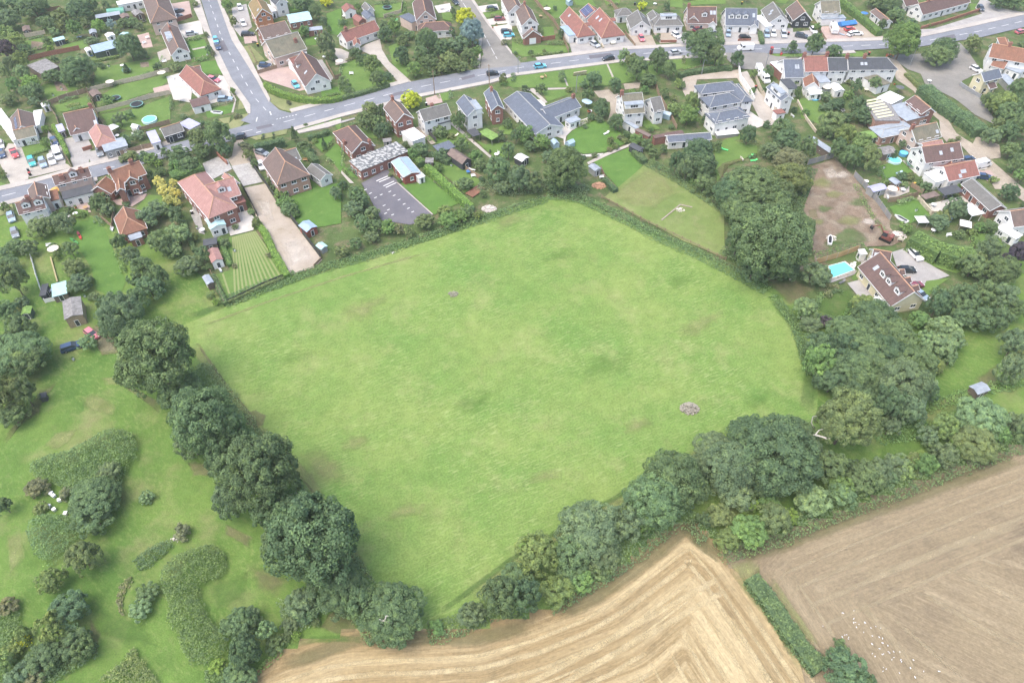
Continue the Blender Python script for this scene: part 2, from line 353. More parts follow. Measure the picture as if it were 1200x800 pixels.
def softline(name, pts, mat, wid):
    """worn strip along a line"""
    P = [G(p) for p in pts]; ZP[0] += 0.0008; z = ZP[0]; Q = []
    for a, b_ in zip(P, P[1:]):
        n = max(1, int((b_-a).length/4))
        for k in range(n): Q.append(a.lerp(b_, k/n))
    Q.append(P[-1]); vs = []; ed = []
    for i, q in enumerate(Q):
        d = (Q[min(i+1, len(Q)-1)] - Q[max(i-1, 0)]).normalized(); nn = Vector((-d.y, d.x, 0))
        for k, e in ((-1, 0.0), (-0.4, 1.0), (0.4, 1.0), (1, 0.0)):
            p = q + nn*(k*wid/2); vs.append((p.x, p.y, z)); ed.append(0.0 if i in (0, len(Q)-1) else e)
    fs = [(4*i+k, 4*i+4+k, 4*i+5+k, 4*i+1+k) for i in range(len(Q)-1) for k in range(3)]
    o = mk(name, vs, [f[::-1] for f in fs], GM[mat]); o['kind'] = 'structure'
    a = o.data.attributes.new('edge', 'FLOAT', 'POINT'); a.data.foreach_set('value', ed); return o
def ribbon(name, pts, wid, mat, lift=0.0, world=False):
    P = [Vector(p) for p in pts] if world else [G(p) for p in pts]
    L = []; Rr = []
    for i, q in enumerate(P):
        d = (P[min(i+1, len(P)-1)] - P[max(i-1, 0)]).normalized(); nn = Vector((-d.y, d.x, 0))
        L.append(q+nn*wid/2); Rr.append(q-nn*wid/2)
    return sheet(name, L+Rr[::-1], mat, lift, world=True)

# ------------------------------------------------------------------ vegetation
def quads_obj(name, C_, N_, S_, tone, rng, mat=leaf_m, parent=None, jitter=0.5):
    """N leaf quads: centres C_, normals N_, sizes S_"""
    n = len(C_); N_ = N_ + rng.normal(0, jitter, (n, 3)); N_ /= np.linalg.norm(N_, axis=1)[:, None]+1e-9
    r = rng.normal(size=(n, 3)); U = np.cross(N_, r); U /= np.linalg.norm(U, axis=1)[:, None]+1e-9; V = np.cross(N_, U)
    S = S_[:, None]; asp = rng.uniform(0.55, 1.0, (n, 1))
    q = np.stack([C_ - U*S, C_ - V*S*asp, C_ + U*S, C_ + V*S*asp], 1).reshape(-1, 3)
    me = bpy.data.meshes.new(name); me.vertices.add(4*n); me.vertices.foreach_set('co', q.astype(np.float32).ravel())
    me.loops.add(4*n); me.loops.foreach_set('vertex_index', np.arange(4*n, dtype=np.int32))
    me.polygons.add(n); me.polygons.foreach_set('loop_start', np.arange(0, 4*n, 4, dtype=np.int32))
    me.update(calc_edges=True); me.materials.append(mat)
    a = me.attributes.new('tone', 'FLOAT', 'FACE'); a.data.foreach_set('value', tone.astype(np.float32))
    return me
def sphere_pts(rng, n):
    v = rng.normal(size=(n, 3)); return v/np.linalg.norm(v, axis=1)[:, None]
def crown_mesh(seed, lobes, clumps, leaves, size, lobe_r=0.42, flat=1.0, shape='round'):
    rng = np.random.default_rng(seed); cs = []; ns = []; tn = []
    ph = rng.uniform(0, 6.28)
    for i in range(lobes):
        if shape == 'round':
            z = 1 - 1.75*(i+0.5)/lobes; t = ph + i*2.39996 + rng.uniform(-.3, .3); r = math.sqrt(max(0, 1-z*z))
            k = rng.uniform(0.48, 0.64); lc = np.array([r*math.cos(t)*k, r*math.sin(t)*k, z*k*0.95]); lr = lobe_r*rng.uniform(0.8, 1.15)
        else:
            z = -0.95 + 1.9*i/lobes; rr = 0.5*(1-z)*0.75+0.08; t = ph+i*2.4; lc = np.array([math.cos(t)*rr*0.6, math.sin(t)*rr*0.6, z]); lr = rr*0.7+0.05
        cd = sphere_pts(rng, clumps); cd[:, 2] = np.where(cd[:, 2] < -0.4, -cd[:, 2], cd[:, 2])
        ltone = rng.uniform(-0.12, 0.12)
        for d in cd:
            cc = lc + d*lr*rng.uniform(0.75, 1.0); cr = lr*rng.uniform(0.28, 0.42)
            ld = sphere_pts(rng, leaves); ld = np.where((ld@d)[:, None] < -0.25, -ld, ld)
            cs.append(cc + ld*cr*rng.uniform(0.75, 1.05, (leaves, 1))); ns.append(ld + d*0.3)
            tn.append(np.clip(0.5 + ltone + rng.uniform(-0.12, 0.12) + rng.normal(0, 0.13, leaves), 0, 1))
    cs = np.concatenate(cs); ns = np.concatenate(ns); tn = np.concatenate(tn)
    keep = cs[:, 2] > -1.0; cs, ns, tn = cs[keep], ns[keep], tn[keep]
    m = np.abs(cs).max(0); cs = cs/np.array([max(m[0], m[1])]*2+[m[2]])
    cs[:, 2] *= flat
    return quads_obj('crown', cs, ns, size*rng.uniform(0.6, 1.3, len(cs)), tn, rng)
BIG = [crown_mesh(s, 26, 17, 100, 0.0225, 0.37) for s in (1, 2, 3, 4, 5)]
MED = [crown_mesh(s, 14, 12, 85, 0.034, 0.44) for s in (11, 12, 13, 14)]
SML = [crown_mesh(s, 7, 9, 70, 0.055, 0.52) for s in (21, 22, 23, 24)]
CON = [crown_mesh(s, 14, 9, 45, 0.06, shape='cone') for s in (31,)]
def trunk_mesh(seed, small=False):
    r = random.Random(seed); mb = MB()
    mb.tube((0, 0, -0.15), (0.02, 0, 0.9), 0.055, 0.04); mb.tube((0.02, 0, 0.85), (0, 0.03, 1.5), 0.04, 0.02)
    for k in range(5):
        t = k*1.26+r.uniform(-.3, .3); z = r.uniform(0.7, 1.1); mb.tube((0.01, 0, z), (0.45*math.cos(t), 0.45*math.sin(t), z+r.uniform(0.35, 0.6)), 0.028, 0.008, 5)
    me = bpy.data.meshes.new('trunk'); me.from_pydata(mb.v, [], mb.f); me.materials.append(bark_m); return me
TRK = [trunk_mesh(s) for s in (1, 2)]
TINT = dict(oak=('6D7F60', 'mid green'), dark=('5C6F5A', 'dark green'), grey=('788570', 'grey green'), bright=('7A9658', 'bright green'), yg=('8E9A60', 'yellow green'), yellow=('B2B440', 'golden yellow'), cream=('C4BC7C', 'pale golden'), blue=('8294A0', 'blue grey'),
            purple=('574C5C', 'dark purple'), pale=('90A37E', 'pale green'), olive=('83885F', 'olive green'), brown=('8A7C6C', 'brownish'), lime=('92B050', 'lime green'), bramble=('70865C', 'bramble green'))
LEAFK = (1.08, 1.15, 0.96)
def tintcol(t, jit=0.12):
    q = 1.0 if t in ('yellow', 'cream', 'blue', 'purple') else 0.5
    c = [(a*q+o_*(1-q))*b_ for a, o_, b_ in zip(s2l(TINT[t][0]), s2l('64775A'), LEAFK)]; k = rnd.uniform(1-jit, 1+jit); h = rnd.uniform(-.06, .06)
    return (c[0]*k*(1+h), c[1]*k, c[2]*k*(1-h), 1)
def sized(R_): return 'huge' if R_ > 8.5 else 'large' if R_ > 5.5 else 'medium' if R_ > 3.2 else 'small' if R_ > 1.7 else 'tiny'
def tree(x, y, wd, hh=None, tint='oak', kind='auto', label=None, group=None):
    """x, y = middle of the crown as seen, wd/hh = its apparent width and height"""
    s = TILES[CUR[0]][2] ; hh = hh or wd*0.92; wp, hp = wd/s, hh/s
    z = 3.0
    for _ in range(6):
        d = depth_at((x, y), z); a = wp/2*d/FPX; he = hp/2*d/FPX
        g = G((x, y), z); rng_ = math.hypot(g.x, g.y); dl = math.atan2(CAMH-z, rng_)
        c2 = (he*he - (a*math.sin(dl))**2)/math.cos(dl)**2; c = math.sqrt(max(c2, (0.62*a)**2)); c = min(c, (1.9 if kind == 'conifer' else 1.12 if a > 4 else 1.35)*a)
        k = kind if kind != 'auto' else ('tree' if a > 2.3 else 'bush')
        z = c*(1.06 if k == 'tree' else 1.3 if k == 'conifer' else 0.82)
    g = G((x, y), z); zz = gz(g.x, g.y)
    nm = {'tree': 'tree', 'bush': 'bush', 'conifer': 'conifer'}[k]
    root = empty(nm, (g.x, g.y, zz), rnd.uniform(0, 6.28))
    me = rnd.choice(CON if k == 'conifer' else BIG if a > 4.6 else MED if a > 2.4 else SML)
    cr = link('crown' if k != 'bush' else 'foliage', me, root)
    cr.scale = (a*rnd.uniform(0.95, 1.05), a*rnd.uniform(0.95, 1.05), c); cr.location = (0, 0, z-zz); cr.color = tintcol(tint)
    tr = link('trunk', rnd.choice(TRK), root); sc2 = (z)/1.15; tr.scale = (max(a, 2)*0.8, max(a, 2)*0.8, sc2)
    if k == 'bush': tr.scale = (a*0.6, a*0.6, z*0.8/1.15); tr.name = 'stem'
    cat = {'tree': 'tree', 'bush': 'bush', 'conifer': 'conifer'}[k]
    if label: tag(root, label, cat, group)
    else: later(root, '%s %s %s' % (sized(a), TINT[tint][1], cat), cat, group or {'tree': 'trees', 'bush': 'bushes', 'conifer': 'conifers'}[k])
    return root
def T(tl, rows, group=None):
    tile(tl)
    for r in rows: tree(*r, group=group) if len(r) < 7 else tree(*r)
def hedge(pts, wid, ht, tint, label, round_=0.15, dens=34, size=0.15, z0=0):
    P = [G(p, ht) for p in pts]; Q = []
    for a, b_ in zip(P, P[1:]):
        n = max(1, int((b_-a).length/1.5))
        for k in range(n): Q.append(a.lerp(b_, k/n))
    Q.append(P[-1]); O = Q[len(Q)//2].copy(); O.z = 0; rng = np.random.default_rng(int(abs(O.x*13+O.y*7)))
    core = MB(); cs = []; ns = []
    for a, b_ in zip(Q, Q[1:]):
        d = (b_-a); L = d.length
        if L < 1e-3: continue
        d.normalize(); n = Vector((-d.y, d.x, 0)); hw = wid/2*rng.uniform(0.88, 1.05); h = ht*rng.uniform(0.93, 1.04)
        e = d*0.15
        p4 = [a-e-n*hw*0.85, b_+e-n*hw*0.85, b_+e+n*hw*0.85, a-e+n*hw*0.85]
        core.prism([(p.x-O.x, p.y-O.y) for p in p4], 0, h*0.9)
        k = int(dens*L*(wid+2*ht)); u = rng.uniform(0, L, k); per = rng.uniform(0, wid+2*h, k)
        for uu, pp in zip(u, per):
            if pp < h: y_, z_, nn = -hw, pp, -n
            elif pp < h+wid: y_, z_, nn = (pp-h)/wid*2*hw-hw, h, Vector((0, 0, 1))
            else: y_, z_, nn = hw, pp-h-wid, n
            z_ *= 1-round_*abs(y_/hw)**3*0.6
            q = a + d*uu + n*y_ + Vector(rng.normal(0, 0.10, 3)); cs.append((q.x-O.x, q.y-O.y, max(0.05, z_+rng.normal(0, 0.08)))); ns.append(tuple(nn))
    cs = np.array(cs); me = quads_obj('foliage', cs, np.array(ns), size*rng.uniform(0.6, 1.3, len(cs)), np.clip(rng.normal(0.5, 0.2, len(cs)), 0, 1), rng)
    root = empty('hedge', O); fo = link('foliage', me, root); fo.color = tintcol(tint, 0.03)
    co = core.build('hedge_core', leaf_m, root); co.color = tintcol(tint, 0.0)
    tag(root, label, 'hedge'); return root
def thicket(pts, ht, tint, label, name='bramble_thicket', cat='thicket', dens=42, size=0.15, edge=3.6, lump=0.35, stuff=False, world=False):
    P = pts if world else [G(p, ht*0.5) for p in pts]; xs = [p.x for p in P]; ys = [p.y for p in P]; poly = np.array([(p.x, p.y) for p in P])
    O = Vector((sum(xs)/len(xs), sum(ys)/len(ys), 0)); rng = np.random.default_rng(len(label or 'x')*7+int(abs(O.x)))
    area = abs(sum(poly[i-1][0]*poly[i][1]-poly[i][0]*poly[i-1][1] for i in range(len(poly))))/2
    n = int(dens*area*((max(xs)-min(xs))*(max(ys)-min(ys))/max(area, 1))); n = min(n, 160000)
    X = rng.uniform(min(xs), max(xs), n); Y = rng.uniform(min(ys), max(ys), n)
    ins = np.zeros(n, bool); dmin = np.full(n, 1e9)
    for i in range(len(poly)):
        a, b_ = poly[i], poly[i-1]
        cond = (a[1] > Y) != (b_[1] > Y); xx = (b_[0]-a[0])*(Y-a[1])/((b_[1]-a[1]) or 1e-9)+a[0]; ins ^= cond & (X < xx)
        ab = b_-a; t = np.clip(((X-a[0])*ab[0]+(Y-a[1])*ab[1])/(ab@ab+1e-9), 0, 1); dmin = np.minimum(dmin, np.hypot(X-a[0]-t*ab[0], Y-a[1]-t*ab[1]))
    nz = sum(np.sin(X*f+p1)*np.cos(Y*f*0.9+p2) for f, p1, p2 in ((0.55, 1, 2), (1.1, 4, 1), (2.1, 3, 5)))/3
    ok = (ins & (dmin > 0.25*(nz+0.6))) | ((~ins) & (dmin < 0.7*(nz-0.1)))
    X, Y, dmin, nz, ins = X[ok], Y[ok], dmin[ok], nz[ok], ins[ok]
    dd = np.where(ins, dmin, 0)
    H = ht*(0.3+0.7*np.minimum(1, dd/edge)**0.5)*(1+lump*nz)
    lay = rng.random(len(X)); Z = np.where(lay < 0.7, H, H*rng.uniform(0.2, 1, len(X)))+rng.normal(0, 0.06*ht, len(X)); Z = np.maximum(Z, 0.05)
    cs = np.stack([X-O.x, Y-O.y, Z], 1); ns = np.tile([0, 0, 1.0], (len(X), 1))
    me = quads_obj('foliage', cs, ns, size*rng.uniform(0.6, 1.3, len(cs)), np.clip(0.5+0.15*nz+rng.normal(0, 0.17, len(cs)), 0, 1), rng, jitter=0.55)
    o = link(name, me); o.location = O; o.color = tintcol(tint, 0.05)
    if stuff: o['kind'] = 'stuff'
    if label: tag(o, label, cat)
    else: later(o, TINT[tint][1]+' shrub border', cat, 'shrub borders round the lawns')
    return o
# ------------------------------------------------------------------ buildings
sky_m = plain('skylight_glass', 'A4AAB0', 0.25, 0.1)
CAMV = Vector((0, 0, CAMH))
WINS = {}
def win_meshes(wd, ht, door=False):
    k = (round(wd, 1), round(ht, 1), door)
    if k in WINS: return WINS[k]
    wd, ht = k[0], k[1]
    f = MB(); t = 0.09
    f.box(-wd/2, wd/2, -0.08, 0.06, 0, t); f.box(-wd/2, wd/2, -0.08, 0.06, ht-t, ht)
    f.box(-wd/2, -wd/2+t, -0.08, 0.06, t, ht-t); f.box(wd/2-t, wd/2, -0.08, 0.06, t, ht-t)
    if not door:
        for q in ([0] if wd < 1.8 else [-wd/6, wd/6]): f.box(q-t/2, q+t/2, -0.08, 0.055, t, ht-t)
        f.box(-wd/2-0.08, wd/2+0.08, -0.05, 0.14, -0.07, -0.002)
    me = bpy.data.meshes.new('window'); me.from_pydata(f.v, [], f.f); me.materials.append(white_p)
    g = MB(); g.box(-wd/2+t, wd/2-t, -0.05, 0.02, t, ht-t)
    m2 = bpy.data.meshes.new('pane'); m2.from_pydata(g.v, [], g.f); m2.materials.append(pane_m)
    WINS[k] = (me, m2); return WINS[k]
def put_window(par, p, n, wd=1.3, ht=1.15, door=False, kid=False):
    """p in the parent's own frame; n = outward direction (2d)"""
    me, m2 = win_meshes(wd, ht, door)
    o = link('door' if door else 'window', me, par); o.location = p; o.rotation_euler = (0, 0, math.atan2(n[1], n[0])-math.pi/2)
    q = link('door_panel' if door else 'pane', m2, o)
    return o
def wall_windows(root, p, q, n, zs, every=3.0, door=False, skip=False, wd=1.4):
    L = (q-p).length; k = max(1, int(round(L/every))) if L > 2.0 else 0
    mid = (p+q)/2
    w3 = Vector((mid.x+root.location.x, mid.y+root.location.y, 2))
    if k == 0 or (CAMV-w3).dot(Vector((n.x, n.y, 0))) < 5: return
    for z in zs:
        for i in range(k):
            c = p.lerp(q, (i+0.5)/k)
            if door and z == zs[0] and i == k//2 and k > 1: put_window(root, (c.x, c.y, 0.05), n, 1.0, 2.05, True)
            else: put_window(root, (c.x, c.y, z), n, rnd.choice((wd, wd, wd*0.7)), 1.15)
def wing(root, A, B, P, ze=2.6, pitch=38, ends='gg', roof='brown', wall='white', caps=None, wins=True, chim=(), dormers=(), sky=(), solar=None, ov=0.3, barge=True, Ps=None, gw=True, ch='brick', garage=False, dcol=None):
    """ridge seen from A to B; P = a point of the eave line on the side that is drawn; ends g gable / h hip"""
    A, B, P = [(CUR[0], *q) if len(q) == 2 else q for q in (A, B, P)]
    tan = math.tan(math.radians(pitch)); wd = 4.0
    for _ in range(12):
        zr = ze + wd*tan; a = G(A, zr); b_ = G(B, zr); d = (b_-a); d.z = 0; d.normalize(); n = Vector((-d.y, d.x, 0)); e = G(P, ze) - a
        wd = 0.5*wd + 0.5*min(9.0, max(1.0, abs(e.x*n.x+e.y*n.y)))
    zr = ze + wd*tan; a = G(A, zr); b_ = G(B, zr); L = (b_-a).length
    if e.x*n.x+e.y*n.y < 0: n = -n
    O = root.location
    def loc(x, y, z): q = a + d*x + n*y; return Vector((q.x-O.x, q.y-O.y, z))
    ha, hb = (ends[0] == 'h'), (ends[1] == 'h')
    xa = -wd if ha else 0.0; xb = L+wd if hb else L; th = 0.2
    top = [(xa, -wd, ze), (xb, -wd, ze), (xb, wd, ze), (xa, wd, ze), (0, 0, zr), (L, 0, zr)]
    mb = MB(); sl = wd/math.cos(math.radians(pitch))
    def F(ids, uv, dz=0.0, flip=False):
        pts = [loc(*top[i]) - Vector((0, 0, dz)) for i in ids]
        if flip: pts = pts[::-1]; uv = uv[::-1]
        mb.face(pts, uv)
    for dz, fl in ((0, False), (th, True)):
        F((3, 2, 5, 4), [(xa, sl), (xb, sl), (L, 0), (0, 0)], dz, fl)
        F((1, 0, 4, 5), [(xb, sl), (xa, sl), (0, 0), (L, 0)], dz, fl)
        if ha: F((0, 3, 4), [(-wd, sl), (wd, sl), (0, 0)], dz, fl)
        if hb: F((2, 1, 5), [(wd, sl), (-wd, sl), (0, 0)], dz, fl)
    ring = [0] + ([] if not hb and False else []) 
    loop = [3, 2] + ([] if hb else [5]) + [1, 0] + ([] if ha else [4])
    for i in range(len(loop)):
        p, q = loop[i], loop[(i+1) % len(loop)]
        u, v = loc(*top[p]), loc(*top[q]); dn = Vector((0, 0, th))
        mb.face([u, u-dn, v-dn, v], [(0, 0)]*4)
    rf = mb.build('roof', R[roof], root)
    # walls
    wy = wd-ov; wx0, wx1 = xa+ov, xb-ov; zt = ze + ov*tan - th + 0.06; zp = zr - th + 0.05
    m = MB(); c = [loc(wx0, -wy, 0), loc(wx1, -wy, 0), loc(wx1, wy, 0), loc(wx0, wy, 0)]
    up = lambda p, z: Vector((p.x, p.y, z))
    for i, j in ((0, 1), (2, 3)): m.face([c[i], c[j], up(c[j], zt), up(c[i], zt)])
    for i, j, hip, xx in ((1, 2, hb, wx1), (3, 0, ha, wx0)):
        if hip: m.face([c[i], c[j], up(c[j], zt), up(c[i], zt)])
        else: m.face([c[i], c[j], up(c[j], zt), loc(xx, 0, zp), up(c[i], zt)])
    wl = m.build('wall', W[wall], root)
    # ridge and barge boards
    cp = MB(); r0, r1 = loc(0, 0, zr+0.05), loc(L, 0, zr+0.05)
    cp.tube(r0, r1, 0.13, 0.13, 6)
    if ha:
        for y in (-wd, wd): cp.tube(loc(0, 0, zr+0.03), loc(xa, y, ze+0.03), 0.11, 0.11, 5)
    if hb:
        for y in (-wd, wd): cp.tube(loc(L, 0, zr+0.03), loc(xb, y, ze+0.03), 0.11, 0.11, 5)
    cp.build('ridge_tiles', caps or (ridge_m if roof in ('brown', 'maroon', 'red', 'orange', 'pink', 'olive') else ridge_g), rf)
    if barge:
        bb = MB(); any_ = False
        for hip, x in ((ha, 0), (hb, L)):
            if hip: continue
            any_ = True
            for y in (-wd, wd):
                s = -0.03 if x == 0 else 0.03
                q0, q1 = loc(x+s, y, ze-0.1), loc(x+s, 0, zr-0.1); q2 = Vector((0, 0, 0.16))
                dd = (loc(1, 0, 0)-loc(0, 0, 0))*0.03
                bb.face([q0-q2-dd, q0-q2+dd, q1-q2+dd, q1-q2-dd]); bb.face([q0+q2-dd, q1+q2-dd, q1+q2+dd, q0+q2+dd])
                bb.face([q0-q2-dd, q1-q2-dd, q1+q2-dd, q0+q2-dd]); bb.face([q0-q2+dd, q0+q2+dd, q1+q2+dd, q1-q2+dd])
        for y in (-wd, wd):
            y2 = y*(1+0.07/wd); q0, q1 = loc(xa, y2, ze-0.08), loc(xb, y2, ze-0.08); bb.tube(q0, q1, 0.07, 0.07, 5)
        bb.build('gutters_and_bargeboards', white_p, rf)
    if wins:
        zs = [0.95] if ze < 4 else [0.95, 3.55]
        wall_windows(root, c[2], c[3], n, zs, 3.2, True); wall_windows(root, c[0], c[1], -n, zs, 3.2, True)
        for hip, i, j, sgn, xx in ((hb, 1, 2, 1, wx1), (ha, 3, 0, -1, wx0)):
            nn = d*sgn
            if garage and sgn == 1:
                g = MB(); q = loc(wx1, 0, 0); g.box(-1.2, 1.2, -0.05, 0.05, 0.05, 2.15)
                me = bpy.data.meshes.new('garage_door'); me.from_pydata(g.v, [], g.f); me.materials.append(white_p)
                gd = link('garage_door', me, root); gd.location = q; gd.rotation_euler = (0, 0, math.atan2(nn.y, nn.x)-math.pi/2); continue
            wall_windows(root, c[i], c[j], nn, zs, 3.4)
            if not hip and wd > 3 and gw:
                q = loc(xx, 0, 0); w3 = Vector((q.x+O.x, q.y+O.y, 2))
                zz = (2.9 if ze < 4 else 5.2)
                if (CAMV-w3).dot(nn) > 5 and zz+1.3 < zr-0.6: put_window(root, (q.x, q.y, zz), nn, 1.4, 1.1)
    for s in chim:
        s, off = s if isinstance(s, tuple) else (s, 0.0)
        q = loc(L*s, off*wd, 0); hz = zr-abs(off)*wd*tan; mm = MB()
        def fr(p, q=q): v = d*p.x + n*p.y; return Vector((q.x+v.x, q.y+v.y, p.z))
        mm.box(-0.5, 0.5, -0.35, 0.35, hz-0.8, hz+1.1); mm.box(-0.56, 0.56, -0.41, 0.41, hz+1.1, hz+1.22)
        mm.disc((-0.2, 0), 0.13, hz+1.22, hz+1.6, 8); mm.disc((0.2, 0), 0.13, hz+1.22, hz+1.6, 8)
        mm.xf(fr).build('chimney', W[ch], rf)
    for dm in dormers:
        s, o_, side, kind = (list(dm)+[0.6, 1, 'g'][len(dm)-1:])[:4] if isinstance(dm, (tuple, list)) else (dm, 0.6, 1, 'g')
        kw = 2.8 if kind == 'F' else 0.95
        y1 = wd*o_; zb = zr-y1*tan-0.1; ztp = zb+1.35; y0 = max(0.1, (zr-ztp)/tan-0.3); x0 = L*s
        q = loc(x0, 0, 0); an = math.atan2(n.y*side, n.x*side)-math.pi/2
        def fr(p, q=q, side=side, an=an):
            return Vector((q.x+p.x*math.cos(an)-p.y*math.sin(an), q.y+p.x*math.sin(an)+p.y*math.cos(an), p.z))
        mm = MB(); mm.box(-kw, kw, y0, y1, zb, ztp)
        if kind == 'g': mm.face([(kw, y1, ztp), (0, y1, ztp+0.6), (-kw, y1, ztp)]) 
        dmo = mm.xf(fr).build('dormer', W[dcol] if dcol else white_p, rf)
        mr = MB()
        if kind == 'g':
            yb = max(0.05, (zr-ztp-0.6)/tan-0.2)
            for sg in (-1, 1):
                mr.prism([(0, yb), (sg*(kw+0.15), yb+0.6), (sg*(kw+0.15), y1+0.15), (0, y1+0.15)][::sg], [ztp+0.62, ztp-0.03, ztp-0.03, ztp+0.62][::sg], [ztp+0.75, ztp+0.08, ztp+0.08, ztp+0.75][::sg])
        else: mr.box(-kw-0.12, kw+0.12, y0-0.3, y1+0.15, ztp+0.003, ztp+0.12)
        mr.xf(fr).build('dormer_roof', R['felt' if kind == 'F' else roof], rf)
        fc = fr(Vector((0, y1, zb+0.25))); ww = put_window(rf, fc, (n.x*side, n.y*side), 2.4 if kind == 'F' else 1.2, 1.0)
    ca = math.cos(math.radians(pitch)); sa = math.sin(math.radians(pitch))
    def slab(x0, x1, t0, t1, side, off, mat, nm, par, h=0.08):
        mm = MB(); y0, y1 = t0*wd, t1*wd
        pts = []
        for hh in (0.01, h):
            for (x, y) in ((x0, y0), (x1, y0), (x1, y1), (x0, y1)):
                q = loc(x, y*side, zr-y*tan) + Vector((n.x*side*sa, n.y*side*sa, ca))*hh; pts.append(q)
        for f in ((4, 5, 6, 7), (3, 2, 1, 0), (0, 1, 5, 4), (1, 2, 6, 5), (2, 3, 7, 6), (3, 0, 4, 7)):
            mm.face([pts[i] for i in f], [(0, 0), (x1-x0, 0), (x1-x0, (y1-y0)/ca), (0, (y1-y0)/ca)])
        return mm.build(nm, mat, par)
    for s in sky:
        s, o_, side = (list(s)+[0.5, 1][len(s)-1:])[:3] if isinstance(s, (tuple, list)) else (s, 0.45, 1)
        f = slab(L*s-0.45, L*s+0.45, o_-0.12, o_+0.12, side, 0, sky_m, 'skylight', rf, 0.06)
    if solar:
        s0, s1, t0, t1, side = solar; slab(L*s0, L*s1, t0, t1, side, 0, solar_m, 'solar_panels', rf, 0.12)
    return (a, b_, wd, zr)
def house(tl, nick, label, *wings, cat='house', name='house', group=None, mk_=True):
    tile(tl); w0 = wings[0]; A, B = w0[0], w0[1]
    m = (px((CUR[0], *A) if len(A) == 2 else A), px((CUR[0], *B) if len(B) == 2 else B))
    c = G(('F', (m[0][0]+m[1][0])/2, (m[0][1]+m[1][1])/2), 5.0)
    root = empty(name, (c.x, c.y, 0)); tag(root, label, cat, group)
    for wg in wings:
        kw = wg[3] if len(wg) > 3 else {}
        wing(root, wg[0], wg[1], wg[2], **kw)
    if mk_: mark(nick, c)
    return root
def boxy(quad, h, roof, wall, root=None, name='shed', label=None, style='flat', cat='shed', windows=False, z0=0.0, door=True, phrase=None, pitch=18, group=None, over=0.12, open_=False):
    """building or extension whose four roof corners are seen"""
    Q = [G(q, h) for q in quad]
    # make it a fair rectangle
    c = sum(Q, Vector())/4
    e1 = ((Q[1]-Q[0])+(Q[2]-Q[3]))/2; e2 = ((Q[3]-Q[0])+(Q[2]-Q[1]))/2
    l1, l2 = e1.length, e2.length; d1 = e1.normalized(); p_ = Vector((-d1.y, d1.x, 0)); d2 = p_ if p_.dot(e2) > 0 else -p_
    l2 = max(1.2, abs(e2.dot(d2))); l1 = max(1.2, l1)
    own = root is None
    if own: root = empty(name, (c.x, c.y, gz(c.x, c.y)*0))
    O = root.location
    def at(x, y, z=0): q = c + d1*x + d2*y; return Vector((q.x-O.x, q.y-O.y, z))
    rect = lambda k, m_=0.0: [at(-l1/2-m_, -l2/2-m_), at(l1/2+m_, -l2/2-m_), at(l1/2+m_, l2/2+m_), at(-l1/2-m_, l2/2+m_)]
    def ordered(r): return r if (r[1]-r[0]).cross(r[2]-r[1]).z > 0 else r[::-1]
    wm = MB(); rm = MB()
    pref = '' if own else 'extension_'
    if open_:
        for q in rect(0, -0.15): wm.disc((q.x, q.y), 0.07, 0, h-0.1, 6)
        wm.build('post', W[wall], root)
    if style == 'flat':
        if not open_: wm.prism(ordered(rect(0, -0.05)), 0, h-0.1)
        rm.prism(ordered(rect(0, over)), h-0.1, h+0.04)
    else:
        tan = math.tan(math.radians(pitch)); lx = l1 >= l2; w2 = (l2 if lx else l1)/2; ll = (l1 if lx else l2)/2
        pt = (lambda x, y, z: at(x, y, z)) if lx else (lambda x, y, z: at(y, x, z))
        zr = h + w2*tan
        for sg in (-1, 1):
            t = [pt(-ll-over, 0, zr), pt(ll+over, 0, zr), pt(ll+over, sg*(w2+over), h-over*tan), pt(-ll-over, sg*(w2+over), h-over*tan)]
            dn = Vector((0, 0, 0.09)); uv = [(0, 0), (2*ll, 0), (2*ll, w2), (0, w2)]
            rm.face(t, uv); rm.face([q-dn for q in t][::-1], uv)
            for i in range(4): rm.face([t[i], t[i]-dn, t[(i+1) % 4]-dn, t[(i+1) % 4]])
        a_, b_, w_ = ll-0.06, w2-0.06, 0
        if not open_:
            zt = h-0.06; k = [pt(-a_, -b_, 0), pt(a_, -b_, 0), pt(a_, b_, 0), pt(-a_, b_, 0)]; up = lambda p, z: Vector((p.x, p.y, z))
            for i, j in ((0, 1), (2, 3)): wm.face([k[i], k[j], up(k[j], zt), up(k[i], zt)])
            wm.face([k[1], k[2], up(k[2], zt), pt(a_, 0, zr-0.08), up(k[1], zt)]); wm.face([k[3], k[0], up(k[0], zt), pt(-a_, 0, zr-0.08), up(k[3], zt)])
    if not open_: wm.build(pref+'wall', W[wall], root)
    rm.build(pref+'roof', R[roof], root)
    if not open_:
        r = rect(0, -0.05); ro = ordered(r); did = False
        for i in range(4):
            p, q = ro[i], ro[(i+1) % 4]; e = (q-p).normalized(); nn = Vector((e.y, -e.x, 0)); m = (p+q)/2; w3 = Vector((m.x+O.x, m.y+O.y, 1))
            if (CAMV-w3).dot(nn) > 8 and (q-p).length > 1.5:
                if door and not did and not windows and h > 1.8: put_window(root, (m.x, m.y, 0.05), nn, 0.9, 1.75, True); did = True
                elif windows: wall_windows(root, Vector((p.x, p.y, 0)), Vector((q.x, q.y, 0)), nn, [0.9] if h < 4.2 else [0.9, 3.4], 2.4, True, wd=1.2)
    boxy.last = root
    if own:
        if label: tag(root, label, cat, group)
        else: later(root, phrase, cat, group)
    return root
def ext(root, tl, quad, h, roof='felt', wall='white', **kw): tile(tl); return boxy(quad, h, roof, wall, root=root, **kw)
def shed(quad, h=2.1, roof='felt', wall='wood', phrase='garden shed', style='gable', name='garden_shed', cat='shed', **kw):
    return boxy(quad, h, roof, wall, None, name, style=style, cat=cat, phrase=phrase, **kw)

